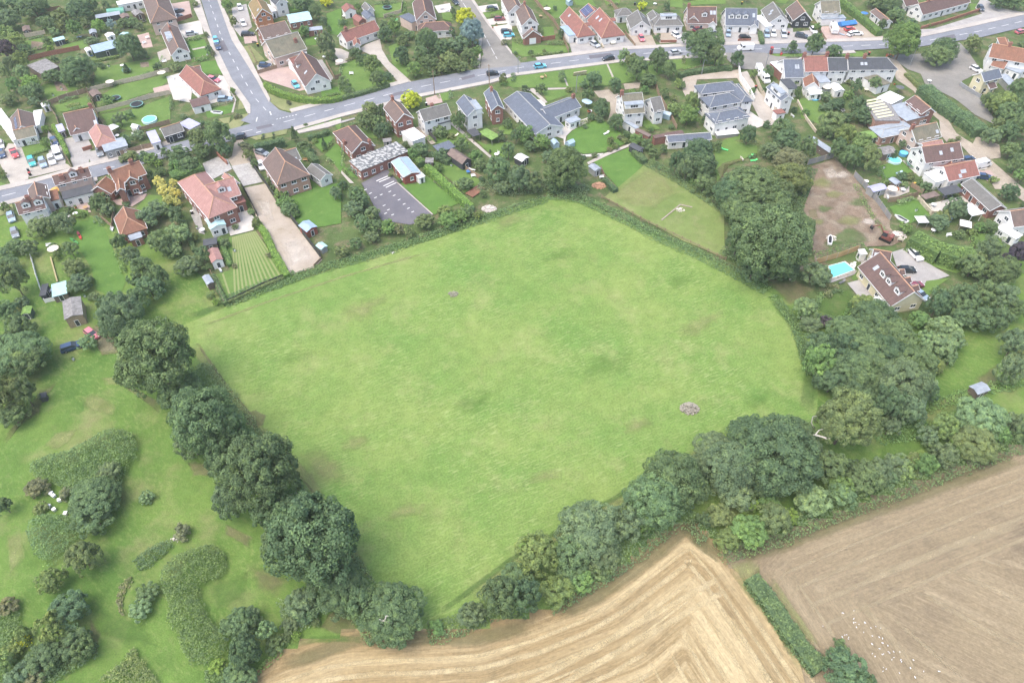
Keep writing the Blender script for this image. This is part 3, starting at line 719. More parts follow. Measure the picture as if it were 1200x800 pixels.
# ------------------------------------------------------------------ vehicles
def profile_body(prof, hw, hwt, zc, mb, m=0):
    """closed side profile (x,z) swept across; half width shrinks above zc"""
    n = len(prof); w_ = [hw if z <= zc else hw+(hwt-hw)*min(1, (z-zc)/0.5) for x, z in prof]
    mb.face([(x, -w, z) for (x, z), w in zip(prof, w_)], m=m); mb.face([(x, w, z) for (x, z), w in zip(prof, w_)][::-1], m=m)
    for i in range(n):
        j = (i+1) % n; (x0, z0), (x1, z1) = prof[i], prof[j]; mb.face([(x0, w_[i], z0), (x1, w_[j], z1), (x1, -w_[j], z1), (x0, -w_[i], z0)], m=m)
def make_vehicle(kind):
    root = empty({'van': 'parked_van', 'pickup': 'pickup_truck', 'caravan': 'caravan'}.get(kind, 'parked_car'), (0, 0, 0))
    b = MB(); g = MB()
    if kind == 'hatch':
        L = 2.05; hw = 0.86
        profile_body([(-L, 0.35), (-L, 0.85), (-1.95, 0.95), (0.95, 0.95), (1.9, 0.78), (L, 0.6), (L, 0.3), (1.7, 0.22), (-1.8, 0.22)], hw, hw, 2, b)
        profile_body([(-1.93, 0.952), (-1.65, 1.40), (0.15, 1.42), (0.98, 0.952)], 0.80, 0.64, 0.96, g); roofq = (-1.62, 0.12, 0.62, 1.405)
    elif kind == 'estate':
        L = 2.3; hw = 0.9
        profile_body([(-L, 0.35), (-L, 0.9), (-2.2, 1.0), (1.0, 1.0), (2.1, 0.82), (L, 0.6), (L, 0.3), (1.9, 0.24), (-2.0, 0.24)], hw, hw, 2, b)
        profile_body([(-2.18, 1.002), (-1.95, 1.5), (0.2, 1.52), (1.05, 1.002)], 0.84, 0.68, 1.0, g); roofq = (-1.92, 0.16, 0.66, 1.505)
    elif kind == 'van':
        L = 2.7; hw = 0.98
        profile_body([(-L, 0.35), (-L, 2.2), (1.15, 2.25), (1.5, 2.05), (1.75, 1.3), (2.55, 1.05), (L, 0.75), (L, 0.35)], hw, 0.9, 1.2, b)
        g.box(1.46, 1.80, -0.8, 0.8, 1.36, 1.98); g.box(0.5, 1.35, -0.985, 0.985, 1.35, 1.9); roofq = None
    elif kind == 'pickup':
        L = 2.5; hw = 0.9
        profile_body([(-L, 0.45), (-L, 1.0), (-0.75, 1.0), (-0.75, 1.05), (1.2, 1.05), (2.3, 0.9), (L, 0.6), (L, 0.4)], hw, hw, 2, b)
        profile_body([(-0.7, 1.052), (-0.55, 1.62), (0.4, 1.62), (1.1, 1.052)], 0.82, 0.68, 1.1, g); roofq = (-0.53, 0.38, 0.66, 1.605)
    else:
        L = 2.8; hw = 1.1
        profile_body([(-L, 0.5), (-L-0.05, 1.6), (-L+0.3, 2.45), (L-0.5, 2.5), (L, 1.7), (L-0.1, 0.5)], hw, 1.02, 1.8, b)
        g.box(-1.0, 1.0, -1.105, 1.105, 1.4, 1.9); g.box(L-0.12, L+0.02, -0.8, 0.8, 1.45, 1.62); roofq = None
    if roofq: x0, x1, w_, z = roofq; b.box(x0, x1, -w_, w_, z, z+0.04)
    o = b.build('body', paint_m, root); g.build('window', pane_m, root)
    if kind == 'pickup':
        q = MB(); q.box(-L+0.1, -0.85, -0.75, 0.75, 1.0, 1.02); q.build('load_bed', black_m, root)
    r_ = 0.31 if kind != 'van' else 0.34
    wx = {'hatch': (-1.3, 1.3), 'estate': (-1.4, 1.45), 'van': (-1.6, 1.75), 'pickup': (-1.5, 1.55), 'caravan': (-0.1,)}[kind]
    tm = MB(); tm.tube((0, -0.1, 0), (0, 0.1, 0), r_, r_, 14); tme = bpy.data.meshes.new('wheel'); tme.from_pydata(tm.v, [], tm.f); tme.materials.append(tyre_m)
    rm_ = MB(); rm_.tube((0, -0.112, 0), (0, 0.112, 0), r_*0.6, r_*0.6, 10); rme = bpy.data.meshes.new('rim'); rme.from_pydata(rm_.v, [], rm_.f); rme.materials.append(rim_m)
    for x in wx:
        for y in (-hw+0.07, hw-0.07):
            wo = link('wheel', tme, root); wo.location = (x, y, r_); link('rim', rme, wo)
    if kind != 'caravan':
        lm = MB(); lm.box(L-0.12, L+0.015, -0.2, 0.2, 0.62 if kind != 'van' else 0.72, 0.78 if kind != 'van' else 0.92); lme = bpy.data.meshes.new('headlight'); lme.from_pydata(lm.v, [], lm.f); lme.materials.append(lamp_m)
        rl = MB(); rl.box(-L-0.015, -L+0.1, -0.12, 0.12, 0.7, 0.92); rme2 = bpy.data.meshes.new('tail_light'); rme2.from_pydata(rl.v, [], rl.f); rme2.materials.append(tail_m)
        for y in (-hw+0.28, hw-0.28): h = link('headlight', lme, root); h.location = (0, y, 0)
        for y in (-hw+0.16, hw-0.16): h = link('tail_light', rme2, root); h.location = (0, y, 0)
    bpy.context.view_layer.update(); remember(root); return root
VEH = {}; CARC = dict(white=('E4E4E2', 'white'), silver=('B4B8BC', 'silver'), grey=('7F868C', 'grey'), black=('25272B', 'black'), dark=('3A424C', 'dark grey'), navy=('2F4566', 'dark blue'),
    blue=('5E87B0', 'blue'), cyan=('5FB4C8', 'light blue'), teal=('3FA8A4', 'turquoise'), red=('C24A4A', 'red'), pinkr=('C8707A', 'faded red'), maroon=('7A3340', 'maroon'), cream=('D8D2BE', 'cream'), steel=('8FA3B4', 'steel blue'))
def car(a, b_, col='silver', kind='hatch', text=None, label=None, group='cars parked and driving in the village'):
    p, q = G(a, 0.7), G(b_, 0.7); m = (p+q)/2; d = q-p
    if kind not in VEH: VEH[kind] = make_vehicle(kind); r = VEH[kind]
    else: r = copy_tree(VEH[kind])
    z = gz(m.x, m.y); r.location = (m.x, m.y, z); r.rotation_euler = (0, 0, math.atan2(d.y, d.x))
    for c in r.children:
        if c.name.startswith('body'): c.color = (*s2l(CARC[col][0]), 1)
    cat = {'van': 'van', 'pickup': 'pickup', 'caravan': 'caravan'}.get(kind, 'car')
    if label: tag(r, label, cat, group)
    else: later(r, '%s %s' % (CARC[col][1], text or cat), cat, group)
    return r

# ------------------------------------------------------------------ fences, walls, poles, garden things
def fence(pts, h=1.7, mat=None, label='', post=2.4, kind='panel', th=0.06, pale=False, name='fence', cat='fence', zoff=0.0):
    mat = mat or wood_m; P = [G(p, 0.0) for p in pts]; O = P[len(P)//2].copy(); root = empty(name, O); mb = MB(); posts = []
    for a, b_ in zip(P, P[1:]):
        d = b_-a; L = d.length; d.normalize(); n = Vector((-d.y, d.x, 0))
        def rc(x0, x1, w_, z0, z1):
            q = [a+d*x0-n*w_, a+d*x1-n*w_, a+d*x1+n*w_, a+d*x0+n*w_]; mb.prism([(v.x-O.x, v.y-O.y) for v in q], z0, z1)
        if kind == 'rail':
            for z in (0.35, 0.75, 1.1): 
                if z < h: rc(0, L, 0.03, z, z+0.09)
        elif kind == 'wall': rc(0, L, 0.12, 0, h); rc(-0.05, L+0.05, 0.16, h, h+0.07)
        else: rc(0, L, th/2, 0.05, h)
        k = max(1, int(L/post)); posts += [a+d*(L*i/k) for i in range(k)]
    posts.append(P[-1])
    mb.build({'rail': 'rail', 'wall': 'wall', 'panel': 'panel'}[kind], mat, root)
    if kind != 'wall':
        pm = MB(); pm.box(-0.07, 0.07, -0.07, 0.07, 0, h+0.12); pme = bpy.data.meshes.new('post'); pme.from_pydata(pm.v, [], pm.f); pme.materials.append(paleline if pale else mat)
        for p in posts[:100]: o = link('post', pme, root); o.location = (p.x-O.x, p.y-O.y, 0)
    tag(root, label, cat); return root
def pole(base, h, label, kind='utility'):
    g = G(base); root = empty('utility_pole' if kind == 'utility' else 'street_lamp', (g.x, g.y, gz(g.x, g.y)))
    m = MB(); m.tube((0, 0, 0), (0, 0, h), 0.14, 0.09, 8); m.build('post', wood_m if kind == 'utility' else metal_m, root)
    a = MB()
    if kind == 'utility': a.box(-0.45, 0.45, -0.04, 0.04, h-0.5, h-0.4); a.build('crossarm', wood_m, root)
    else: a.box(-0.05, 0.7, -0.03, 0.03, h-0.05, h+0.01); a.box(0.5, 0.95, -0.08, 0.08, h-0.1, h-0.052); a.build('lamp_head', metal_m, root)
    tag(root, label, 'pole' if kind == 'utility' else 'street lamp')
def round_thing(p, r, h, label, kind):
    g = G(p, h); z = gz(g.x, g.y); 
    if kind == 'trampoline':
        root = empty('trampoline', (g.x, g.y, z)); m = MB(); m.disc((0, 0), r*0.84, h-0.04, h, 24); m.build('mat', black_m, root)
        m = MB(); 
        for k in range(24):
            a0, a1 = k*math.pi/12, (k+1)*math.pi/12
            m.prism([(r*0.85*math.cos(a0), r*0.85*math.sin(a0)), (r*math.cos(a0), r*math.sin(a0)), (r*math.cos(a1), r*math.sin(a1)), (r*0.85*math.cos(a1), r*0.85*math.sin(a1))], h-0.03, h+0.03)
        o = m.build('pad', gloss_m, root); o.color = (*s2l('5E8A80'), 1)
        for k in range(6): a = k*math.pi/3; l = MB(); l.tube((r*.95*math.cos(a), r*.95*math.sin(a), 0), (r*.95*math.cos(a), r*.95*math.sin(a), h-0.03), 0.03, 0.03, 6); l.build('leg', metal_m, root)
    else:
        root = empty('paddling_pool' if r < 1.3 else 'garden_pool', (g.x, g.y, z)); m = MB()
        n = 28
        for k in range(n):
            a0, a1 = 2*math.pi*k/n, 2*math.pi*(k+1)/n; ri = r*0.9
            m.prism([(ri*math.cos(a0), ri*math.sin(a0)), (r*math.cos(a0), r*math.sin(a0)), (r*math.cos(a1), r*math.sin(a1)), (ri*math.cos(a1), ri*math.sin(a1))], 0, h)
        o = m.build('wall', gloss_m, root); o.color = (*s2l('C4DCE4' if kind == 'pool' else '5AA0CC'), 1)
        m = MB(); m.disc((0, 0), ri*0.99, 0, h*0.85, 28); o = m.build('water', water_m, root)
    tag(root, label, 'trampoline' if kind == 'trampoline' else 'pool'); return root
def garden_item(p, kind, col='E0E0DE', rz=None, label=None):
    g = G(p, 0.5); z = gz(g.x, g.y); root = empty(kind, (g.x, g.y, z), rnd.uniform(0, 3) if rz is None else rz); c = (*s2l(col), 1)
    def P(name, mb, mat=gloss_m):
        o = mb.build(name, mat, root); o.color = c; return o
    m = MB()
    if kind == 'garden_table':
        m.disc((0, 0), 0.65, 0.70, 0.74, 16); P('table_top', m)
        for k in range(4): l = MB(); a = k*math.pi/2; l.tube((.5*math.cos(a), .5*math.sin(a), 0), (.4*math.cos(a), .4*math.sin(a), .70), .03, .03, 5); P('leg', l)
    elif kind == 'garden_bench':
        m.box(-.7, .7, -.25, .25, .42, .47); P('seat', m); m = MB(); m.box(-.7, .7, .25, .30, .40, .9); P('backrest', m)
        for x in (-.6, .6): l = MB(); l.box(x-.04, x+.04, -.22, .24, 0, .42); P('leg', l)
    elif kind == 'wheelie_bin':
        m.prism([(-.24, -.28), (.24, -.28), (.24, .28), (-.24, .28)], 0.05, 1.0); P('bin_body', m, black_m); m = MB(); m.box(-.28, .28, -.33, .31, 1.003, 1.08); P('lid', m)
    elif kind == 'parasol':
        m.tube((0, 0, 0), (0, 0, 2.3), .03, .03, 6); P('pole', m, metal_m); m = MB(); m.tube((0, 0, 1.95), (0, 0, 2.4), 1.35, 0.05, 10); P('canopy', m)
    elif kind == 'sunlounger':
        m.box(-.95, .45, -.3, .3, .28, .34); P('mattress', m); m = MB(); m.prism([(.45, -.3), (1.0, -.3), (1.0, .3), (.45, .3)], [.28, .6, .6, .28], [.34, .66, .66, .34]); P('backrest', m)
        for x in (-.8, .5): l = MB(); l.box(x-.03, x+.03, -.28, .28, 0, .28); P('leg', l)
    elif kind == 'planter':
        m.tube((0, 0, 0), (0, 0, .45), .22, .32, 10); P('pot', m); o = link('foliage', SML[0], root); o.scale = (.45, .45, .4); o.location = (0, 0, .7); o.color = tintcol('bright')
    elif kind == 'greenhouse':
        m.box(-1.2, 1.2, -.9, .9, 0, 1.5); P('glass_wall', m); m = MB()
        m.prism([(-1.25, -.95), (1.25, -.95), (1.25, 0), (-1.25, 0)], [1.5, 1.5, 2.1, 2.1], [1.56, 1.56, 2.16, 2.16]); m.prism([(-1.25, 0), (1.25, 0), (1.25, .95), (-1.25, .95)], [2.1, 2.1, 1.5, 1.5], [2.16, 2.16, 1.56, 1.56]); P('roof', m)
    elif kind == 'gazebo':
        for x in (-1.2, 1.2):
            for y in (-1.2, 1.2): l = MB(); l.tube((x, y, 0), (x, y, 2.0), .04, .04, 6); P('post', l, metal_m)
        m.face([(-1.4, -1.4, 2), (1.4, -1.4, 2), (0, 0, 2.9)]); m.face([(1.4, -1.4, 2), (1.4, 1.4, 2), (0, 0, 2.9)]); m.face([(1.4, 1.4, 2), (-1.4, 1.4, 2), (0, 0, 2.9)]); m.face([(-1.4, 1.4, 2), (-1.4, -1.4, 2), (0, 0, 2.9)])
        m.face([(-1.4, 1.4, 1.98), (1.4, 1.4, 1.98), (1.4, -1.4, 1.98), (-1.4, -1.4, 1.98)]); P('canopy', m)
    elif kind == 'boat':
        m.prism([(-1.9, -.5), (.8, -.6), (2.0, 0), (.8, .6), (-1.9, .5)], 0.1, 0.6); P('hull', m); m = MB(); m.prism([(-1.6, -.35), (.7, -.42), (1.5, 0), (.7, .42), (-1.6, .35)], .603, .62); o = P('deck', m, black_m)
    elif kind == 'kayak':
        m.prism([(-2.0, 0), (-1.2, -.3), (1.2, -.3), (2.0, 0), (1.2, .3), (-1.2, .3)], 0.02, 0.35); P('hull', m); m = MB(); m.prism([(-.4, -.2), (.4, -.2), (.4, .2), (-.4, .2)], .353, .37); P('cockpit', m, black_m)
    cat = kind.replace('_', ' ')
    nm = {'E0E0DE': 'white'}.get(col)
    colw = {'E0E0DE': 'white', '3C6EA8': 'blue', 'B84038': 'red', '4E8F4A': 'green', 'A88A60': 'wooden', '9AB0BC': 'glass', 'C8A040': 'yellow', '555555': 'grey', 'D8D0BC': 'cream', '58D070': 'bright green', 'B8683C': 'terracotta'}.get(col, '')
    if label: tag(root, label, cat)
    else: later(root, ('%s %s' % (colw, cat)).strip(), cat, cat+'s in gardens')
    return root
# ------------------------------------------------------------------ ground and roads
tile('F')
o=mk('ground', [(-1500,-300,0),(1500,-300,0),(1500,2600,0),(-1500,2600,0)], [(0,1,2,3)], GM['pasture']);o['kind']='structure'
sheet('garden_ground', [(-260,268),(0,232),(10,262),(90,250),(170,262),(215,300),(260,352),(330,326),(375,312),(480,282),(600,250),(640,235),(700,245),(850,310),(950,360),(1000,380),(1120,372),(1200,300),(1500,300),(1700,-130),(-400,-130)], 'rough')
sheet('meadow', [(205,385),(260,362),(380,319),(480,286),(560,258),(640,230),(690,238),(760,275),(850,312),(905,345),(940,380),(960,440),(956,500),(880,575),(760,650),(620,722),(540,745),(490,752),(425,700),(390,620),(330,530),(250,440)], 'meadow')
soft('meadow_patch', [(300,300),(500,285),(560,330),(480,420),(330,420)], 'softdry') if 0 else None
# stubble fields: uv=along / across the tractor rows
def field_grid(name, poly, mat, front, depth_head, straight, step=1.6):
    P=[G(p) for p in poly];pl=[(p.x, p.y) for p in P];xs=[p[0] for p in pl];ys=[p[1] for p in pl]
    F_=np.array([[G(p).x, G(p).y] for p in front]);s=(G(straight[1])-G(straight[0])).normalized()
    ZP[0] += 0.0008;z=ZP[0]
    nx=int((max(xs)-min(xs))/step)+1;ny=int((max(ys)-min(ys))/step)+1
    X=np.linspace(min(xs), max(xs), nx);Y=np.linspace(min(ys), max(ys), ny);gx, gy=np.meshgrid(X, Y);X_, Y_=gx.ravel(), gy.ravel()
    best=np.full(len(X_), 1e9);U=np.zeros(len(X_));acc=0.0
    for a, b_ in zip(F_[:-1], F_[1:]):
        ab=b_-a;L=np.hypot(*ab);t=np.clip(((X_-a[0])*ab[0]+(Y_-a[1])*ab[1])/(L*L), 0,1);dd=np.hypot(X_-a[0]-t*ab[0], Y_-a[1]-t*ab[1]);m=dd < best
        best[m]=dd[m];U[m]=(acc+t*L)[m];acc += L
    head=best < depth_head
    u2=X_*s.x+Y_*s.y;v2=-X_*s.y+Y_*s.x + 500
    U=np.where(head, U, u2);V=np.where(head, best, v2)
    faces=[];uvs=[]
    ins=np.array([inside(pl, x, y) for x, y in zip(X_, Y_)])
    for j in range(ny-1):
        for i in range(nx-1):
            q=(j*nx+i, j*nx+i+1,(j+1)*nx+i+1,(j+1)*nx+i)
            if not (ins[q[0]] or ins[q[1]] or ins[q[2]] or ins[q[3]]): continue
            h=[head[k] for k in q]
            uv=[(U[k], V[k]) for k in q] if all(h) or not any(h) else [(X_[k]*s.x+Y_[k]*s.y, -X_[k]*s.y+Y_[k]*s.x+500) for k in q]
            faces.append(q);uvs.append(uv)
    used=sorted({k for f in faces for k in f});mp={k: i for i, k in enumerate(used)}
    o=mk(name, [(X_[k], Y_[k], z) for k in used], [tuple(mp[k] for k in f) for f in faces], GM[mat], None, uvs);o['kind']='structure'
    SHEETS.append((pl, z));return o
field_grid('stubble_field', [(230,850),(330,768),(400,748),(470,746),(560,742),(640,722),(700,690),(750,655),(800,612),(815,618),(850,648),(872,665),(905,715),(955,790),(990,850),(900,1000),(200,1000)], 'stub1',
           [(200,860),(320,778),(400,752),(560,744),(700,694),(805,615),(850,650),(960,800)], 26,((872,668),(965,815)))
field_grid('brown_stubble_field', [(850,648),(905,632),(950,618),(1040,585),(1120,553),(1200,526),(1500,420),(1700,900),(1000,900),(965,812),(905,715),(875,665)], 'stub2',
           [(965,812),(875,668),(905,636),(1040,588),(1200,530),(1500,424)], 17,((1040,690),(1190,762)))
# tractor rows: pale straw in lines that follow the headland, then straight bouts
def offs(pts, d):
    P=[G(p) for p in pts];out=[]
    for i, q in enumerate(P):
        t=(P[min(i+1, len(P)-1)]-P[max(i-1,0)]).normalized();out.append(q+Vector((t.y, -t.x, 0))*d)
    return out
def softline_w(name, P, mat, wid):
    return softline(name, [('W', p.x, p.y) for p in P], mat, wid)
HEAD=[(150,860),(230,812),(320,778),(380,758),(440,750),(500,749),(560,744),(620,728),(670,708),(715,682),(755,654),(785,632),(806,624),(825,634),(850,662),(880,706),(920,762),(960,820)]
q5=random.Random(9)
for d in (3.2,5.4,8.0,9.6): softline_w('straw_row', offs(HEAD[:12] if d > 6 else HEAD, d + q5.uniform(-.3, .3)),'softstraw', q5.uniform(0.6,1.4))
for d in (12.4,15.6,19.5): softline_w('straw_row', offs(HEAD[:10], d + q5.uniform(-.3, .3)),'softstraw', q5.uniform(0.6,1.5))
a0, a1=G((868,690)), G((962,835));dv=(a1-a0);nv=Vector((-dv.y, dv.x, 0)).normalized()
if nv.x > 0: nv=-nv
for k in range(13):
    o_=nv*(-2+k*3.1+q5.uniform(-.5, .5));t0_=G((862,684));t1_=G((600,835));td=t1_-t0_;w0_=a0+o_-t0_;den=dv.x*td.y-dv.y*td.x;tt=-(w0_.x*td.y-w0_.y*td.x)/den;st_=a0+o_+dv*(tt+0.05+q5.uniform(0, .06));softline_w('straw_row', [st_, a1+o_], 'softstraw', q5.uniform(0.7,1.6))
for pts, w_ in (([(560,830),(640,790),(700,758),(760,724),(858,668)], 1.5),([(600,835),(665,798),(720,766),(780,732),(862,684)], 1.5)): softline('straw_track', pts, 'softstraw', w_)
HEAD2=[(985,850),(930,750),(885,682),(905,655),(960,632),(1040,600),(1120,568),(1200,540),(1300,505)]
for d in (3,6,9.5,13): softline_w('straw_row', offs(HEAD2[2:], d), 'softstraw2', q5.uniform(0.7,1.3))
for d in (3,6.5): softline_w('straw_row', offs(HEAD2[:3], d), 'softstraw2', 0.9)
for pts, w_ in (([(1000,682),(1060,663),(1110,642),(1200,612)], 2.2),([(1005,690),(1012,712),(1050,755),(1090,810)], 2.0),([(1050,682),(1100,706),(1150,735),(1230,775)], 1.5),([(1040,720),(1100,770),(1150,810)], 1.0),([(1085,655),(1140,680),(1220,712)], 1.2),([(1120,645),(1200,672)], 1.0),([(950,652),(962,680)], 1.4),([(1060,735),(1120,790)], 0.9)): softline('straw_track', pts, 'softstraw2', w_)

# worn ground round the meadow and pasture
tile('F')
for pts in ([(225,400),(262,455),(300,500),(360,560),(400,630),(440,690)],): softline('worn_path', pts, 'softdry', 3.0)
softline('worn_path', [(228,398),(268,455),(306,500)], 'softsoil', 0.6);softline('worn_path', [(340,545),(375,585),(410,650),(455,700)], 'softsoil', 0.5)
softline('field_margin', [(540,712),(600,660),(700,600),(760,568),(850,510)], 'softdry', 2.2);softline('field_margin', [(510,722),(600,655),(700,595),(760,562)], 'softdark', 1.5)
softline('field_margin', [(900,345),(935,385),(950,440),(945,490)], 'softdark', 4);softline('field_margin', [(215,375),(300,342),(400,308),(500,280),(600,245)], 'softdark', 3)
softline('field_margin', [(230,385),(310,355),(400,325),(500,296)], 'softdry', 1.2);softline('field_margin', [(320,785),(420,748),(560,748),(640,728)], 'softsoil', 3.5)
softline('field_margin', [(640,728),(700,697),(760,655),(805,618),(850,655)], 'softsoil', 4);softline('field_margin', [(850,655),(910,640),(1040,592),(1200,534)], 'softsoil', 4)
tile('E1');soft('bare_patch', [(340,330),(400,315),(455,345),(440,395),(390,415),(345,385)], 'softsoil', 0.75)
soft('worn_patch', [(560,500),(700,480),(850,560),(840,660),(720,700),(620,620)], 'softdry', 0.3)
tile('E2');soft('bare_patch', [(450,540),(500,470),(560,440),(620,480),(640,560),(540,580)], 'softsoil', 0.8);softline('field_track', [(300,640),(420,600),(560,590),(720,600)], 'softlush', 1.5)
tile('E4');soft('bare_patch', [(140,560),(180,500),(230,500),(250,600),(360,690),(330,730),(200,640)], 'softsoil', 0.75)
tile('E5');soft('grassy_track', [(150,170),(230,150),(270,170),(250,210),(220,240),(440,470),(400,480),(220,260)], 'softdry', 0.7)
for pts in ([(150,180),(220,260),(330,400),(440,580)], [(270,190),(350,300),(440,430),(500,500)]): softline('field_margin', pts, 'softdry', 2.2)
tile('D0')
for pts, m in (([(60,430),(200,330),(230,250),(300,160),(200,200),(120,330),(0,460),(0,520)], 'softsoil'),([(560,150),(640,220),(800,310),(760,350),(640,260),(540,190)], 'softsoil'),
        ([(860,560),(1000,560),(1010,640),(900,640)], 'softsoil'),([(360,250),(450,230),(560,300),(560,360),(480,350),(380,310)], 'softdry'),([(250,420),(380,400),(340,470),(260,520),(190,500)], 'softdry'),([(460,170),(640,150),(620,210),(480,210)], 'softdry')): soft('worn_patch', pts, m)
tile('D1')
for pts, m in (([(20,100),(100,60),(130,220),(40,330)], 'softdry'),([(420,420),(700,520),(760,640),(560,620),(430,560)], 'softlush'),([(1040,40),(1200,120),(1180,180),(1040,100)], 'softsoil'),([(960,330),(1180,260),(1160,420),(1000,480)], 'softlush'),
        ([(420,480),(480,560),(460,680),(400,700)], 'softsoil')): soft('worn_patch', pts, m)
tile('E2');soft('worn_patch', [(90,230),(260,260),(350,330),(260,420),(150,380)], 'softsoil', 0.3)
tile('C0');soft('gravel_patch', [(400,640),(450,600),(540,660),(560,740),(480,750),(450,700)], 'softpale', 0.6);soft('gravel_patch', [(400,640),(450,600),(540,660),(560,740),(480,750),(450,700)], 'softsoil', 0.9)
sheet('lawn', [(350,90),(430,100),(490,150),(540,270),(590,400),(560,480),(450,440),(430,340),(380,260),(340,150)], 'lawn2')
tile('D2');soft('rough_grass', [(500,560),(560,440),(700,420),(740,500),(640,540),(560,600)], 'softlush', 0.8);soft('dry_patch', [(780,280),(930,230),(960,260),(860,290),(800,310)], 'softdry', 0.7);soft('dry_patch', [(960,170),(1080,90),(1090,230),(1000,240)], 'softsoil', 0.5)
tile('C2');soft('worn_patch', [(200,400),(330,390),(420,420),(400,500),(300,520),(230,450)], 'softsoil', 0.6);soft('lawn', [(420,440),(600,430),(620,470),(560,600),(420,560)], 'softlush', 0.7)

# lawns and beds of the village
def S(name, t, mat, *polys, lift=0.0):
    tile(t)
    for p in polys: sheet(name, p, mat, lift)
S('lawn','A0','lawn', [(430,320),(600,275),(620,330),(450,370)], [(660,480),(900,440),(1150,400),(1080,500),(770,610),(660,600)], [(820,600),(1140,530),(1194,560),(1080,640),(830,720),(700,760),(660,700)],
  [(380,740),(620,670),(640,740),(400,790)], [(170,290),(370,250),(370,320),(180,370)], [(290,600),(420,560),(620,600),(430,700),(340,720)])
S('patio','A0','pinkp', [(1070,620),(1194,590),(1194,650),(1090,680)], [(960,250),(1040,230),(1070,330),(1000,340)])
S('soil_bed','A0','soil', [(980,440),(1040,435),(1045,470),(985,475)], [(370,560),(450,590),(480,640),(400,640)], [(220,290),(310,300),(290,350),(220,340)])
S('patio','A0','pale', [(1100,370),(1194,330),(1194,420),(1120,440)])
S('lawn','A1','lawn2', [(115,290),(235,275),(290,400),(150,440)], [(210,440),(330,420),(385,520),(230,520)], [(240,770),(450,730),(430,790),(260,830)], [(1090,100),(1194,60),(1194,250),(1100,240)], [(940,250),(1010,250),(1020,320),(950,320)],
  [(1050,640),(1194,600),(1194,660),(1060,680)], [(780,60),(1000,20),(1000,80),(800,90)])
S('verge','A1','dry', [(650,640),(760,690),(900,715),(1194,705),(1194,715),(1000,770),(870,790),(780,770),(690,715)], [(500,330),(560,320),(660,420),(560,450)], [(415,110),(470,110),(480,200),(440,200)], [(200,110),(240,110),(250,160)], [(490,650),(530,700),(520,760),(470,770)])
S('driveway','A1','whitep', [(40,180),(210,145),(230,240),(100,270)], [(150,650),(300,590),(390,560),(415,610),(425,690),(280,730)], [(340,530),(400,540),(390,600),(300,590)], [(-30,540),(80,510),(150,640),(140,720),(20,700)])
S('driveway','A1','pinkp', [(0,30),(130,10),(150,110),(20,160)], [(610,520),(720,480),(840,465),(950,630),(900,640),(650,560)], [(510,260),(600,250),(610,300),(520,310)])
S('driveway','A1','greyp', [(430,60),(530,30),(570,190),(490,260),(440,200)], [(980,430),(1060,420),(1140,550),(1110,580)], [(600,460),(700,420),(720,480),(620,520)])
S('path','A1','pale', [(150,345),(250,325),(255,335),(155,355)], [(405,600),(460,700),(440,790),(425,790),(450,700),(395,610)])
S('lawn','A2','lawn', [(0,450),(150,400),(230,440),(400,590),(340,600),(0,680)], [(-10,130),(40,140),(60,180),(0,210)], [(330,330),(400,300),(480,520),(450,560),(360,450)], [(230,40),(430,20),(430,110),(240,130)], [(980,90),(1130,75),(1160,110),(1010,125)],
  [(1110,540),(1194,520),(1194,610),(1100,590)], [(660,650),(755,640),(760,700),(710,710)], [(700,90),(780,90),(780,150),(710,140)])
S('driveway','A2','pale', [(120,350),(180,310),(270,275),(285,350),(335,435),(490,575),(415,595),(330,500),(250,410),(190,380)], [(-50,340),(0,345),(55,370),(40,440),(-40,460)])
S('driveway','A2','whitep', [(650,45),(760,25),(775,85),(680,95)], [(940,50),(1090,30),(1105,72),(985,92)], [(1010,140),(1155,118),(1170,165),(1035,180)], [(1050,190),(1194,170),(1194,280),(1110,280)], [(1194,150),(1130,190),(1194,230)])
S('driveway','A2','pinkp', [(590,690),(690,660),(710,720),(600,740)])
S('lawn','A3','lawn', [(170,0),(370,-20),(380,60),(330,130),(250,130)], [(0,265),(90,330),(200,320),(390,320),(410,365),(80,400),(0,370)], [(205,195),(290,190),(300,270),(215,280)], [(0,535),(650,437),(760,428),(1194,400),(1194,480),(900,560),(700,600),(400,615),(0,615)],
  [(210,640),(390,625),(410,660),(250,715)], [(430,0),(560,0),(590,50),(450,40)], [(1080,0),(1194,0),(1194,60),(1100,50)], [(640,0),(760,0),(750,30),(660,40)])
S('driveway','A3','greyp', [(400,305),(580,280),(640,350),(420,375)], [(595,285),(780,240),(860,330),(645,348)], [(1080,240),(1194,220),(1194,310),(1150,305)])
S('driveway','A3','sand', [(800,240),(970,235),(1010,322),(862,335)], [(990,235),(1130,232),(1150,300),(1035,308)])
S('path','A3','pale', [(655,440),(665,438),(712,540),(700,545)], [(362,545),(372,545),(395,605),(383,605)], [(250,619),(380,616),(380,627),(250,632)])
S('driveway','A3','track', [(570,640),(680,630),(750,700),(745,800),(690,830),(690,720),(620,700)], [(780,590),(900,580),(890,620),(790,630)])
S('patio','A3','whitep', [(60,660),(200,720),(150,790),(80,700)], [(90,700),(220,700),(260,800),(190,800)])
S('path','A3','pale', [(60,640),(150,620),(250,720),(230,725),(130,640)])
S('driveway','A4','greyp', [(270,205),(540,220),(560,300),(300,310)], [(545,200),(770,200),(775,300),(560,302)], [(760,230),(940,210),(940,300),(780,300)], [(30,200),(250,200),(280,320),(230,330),(100,230)])
S('driveway','A4','pinkp', [(960,190),(1194,180),(1194,290),(1000,292)])
S('driveway','A4','greyp', [(-20,230),(40,230),(60,320),(-20,320)])
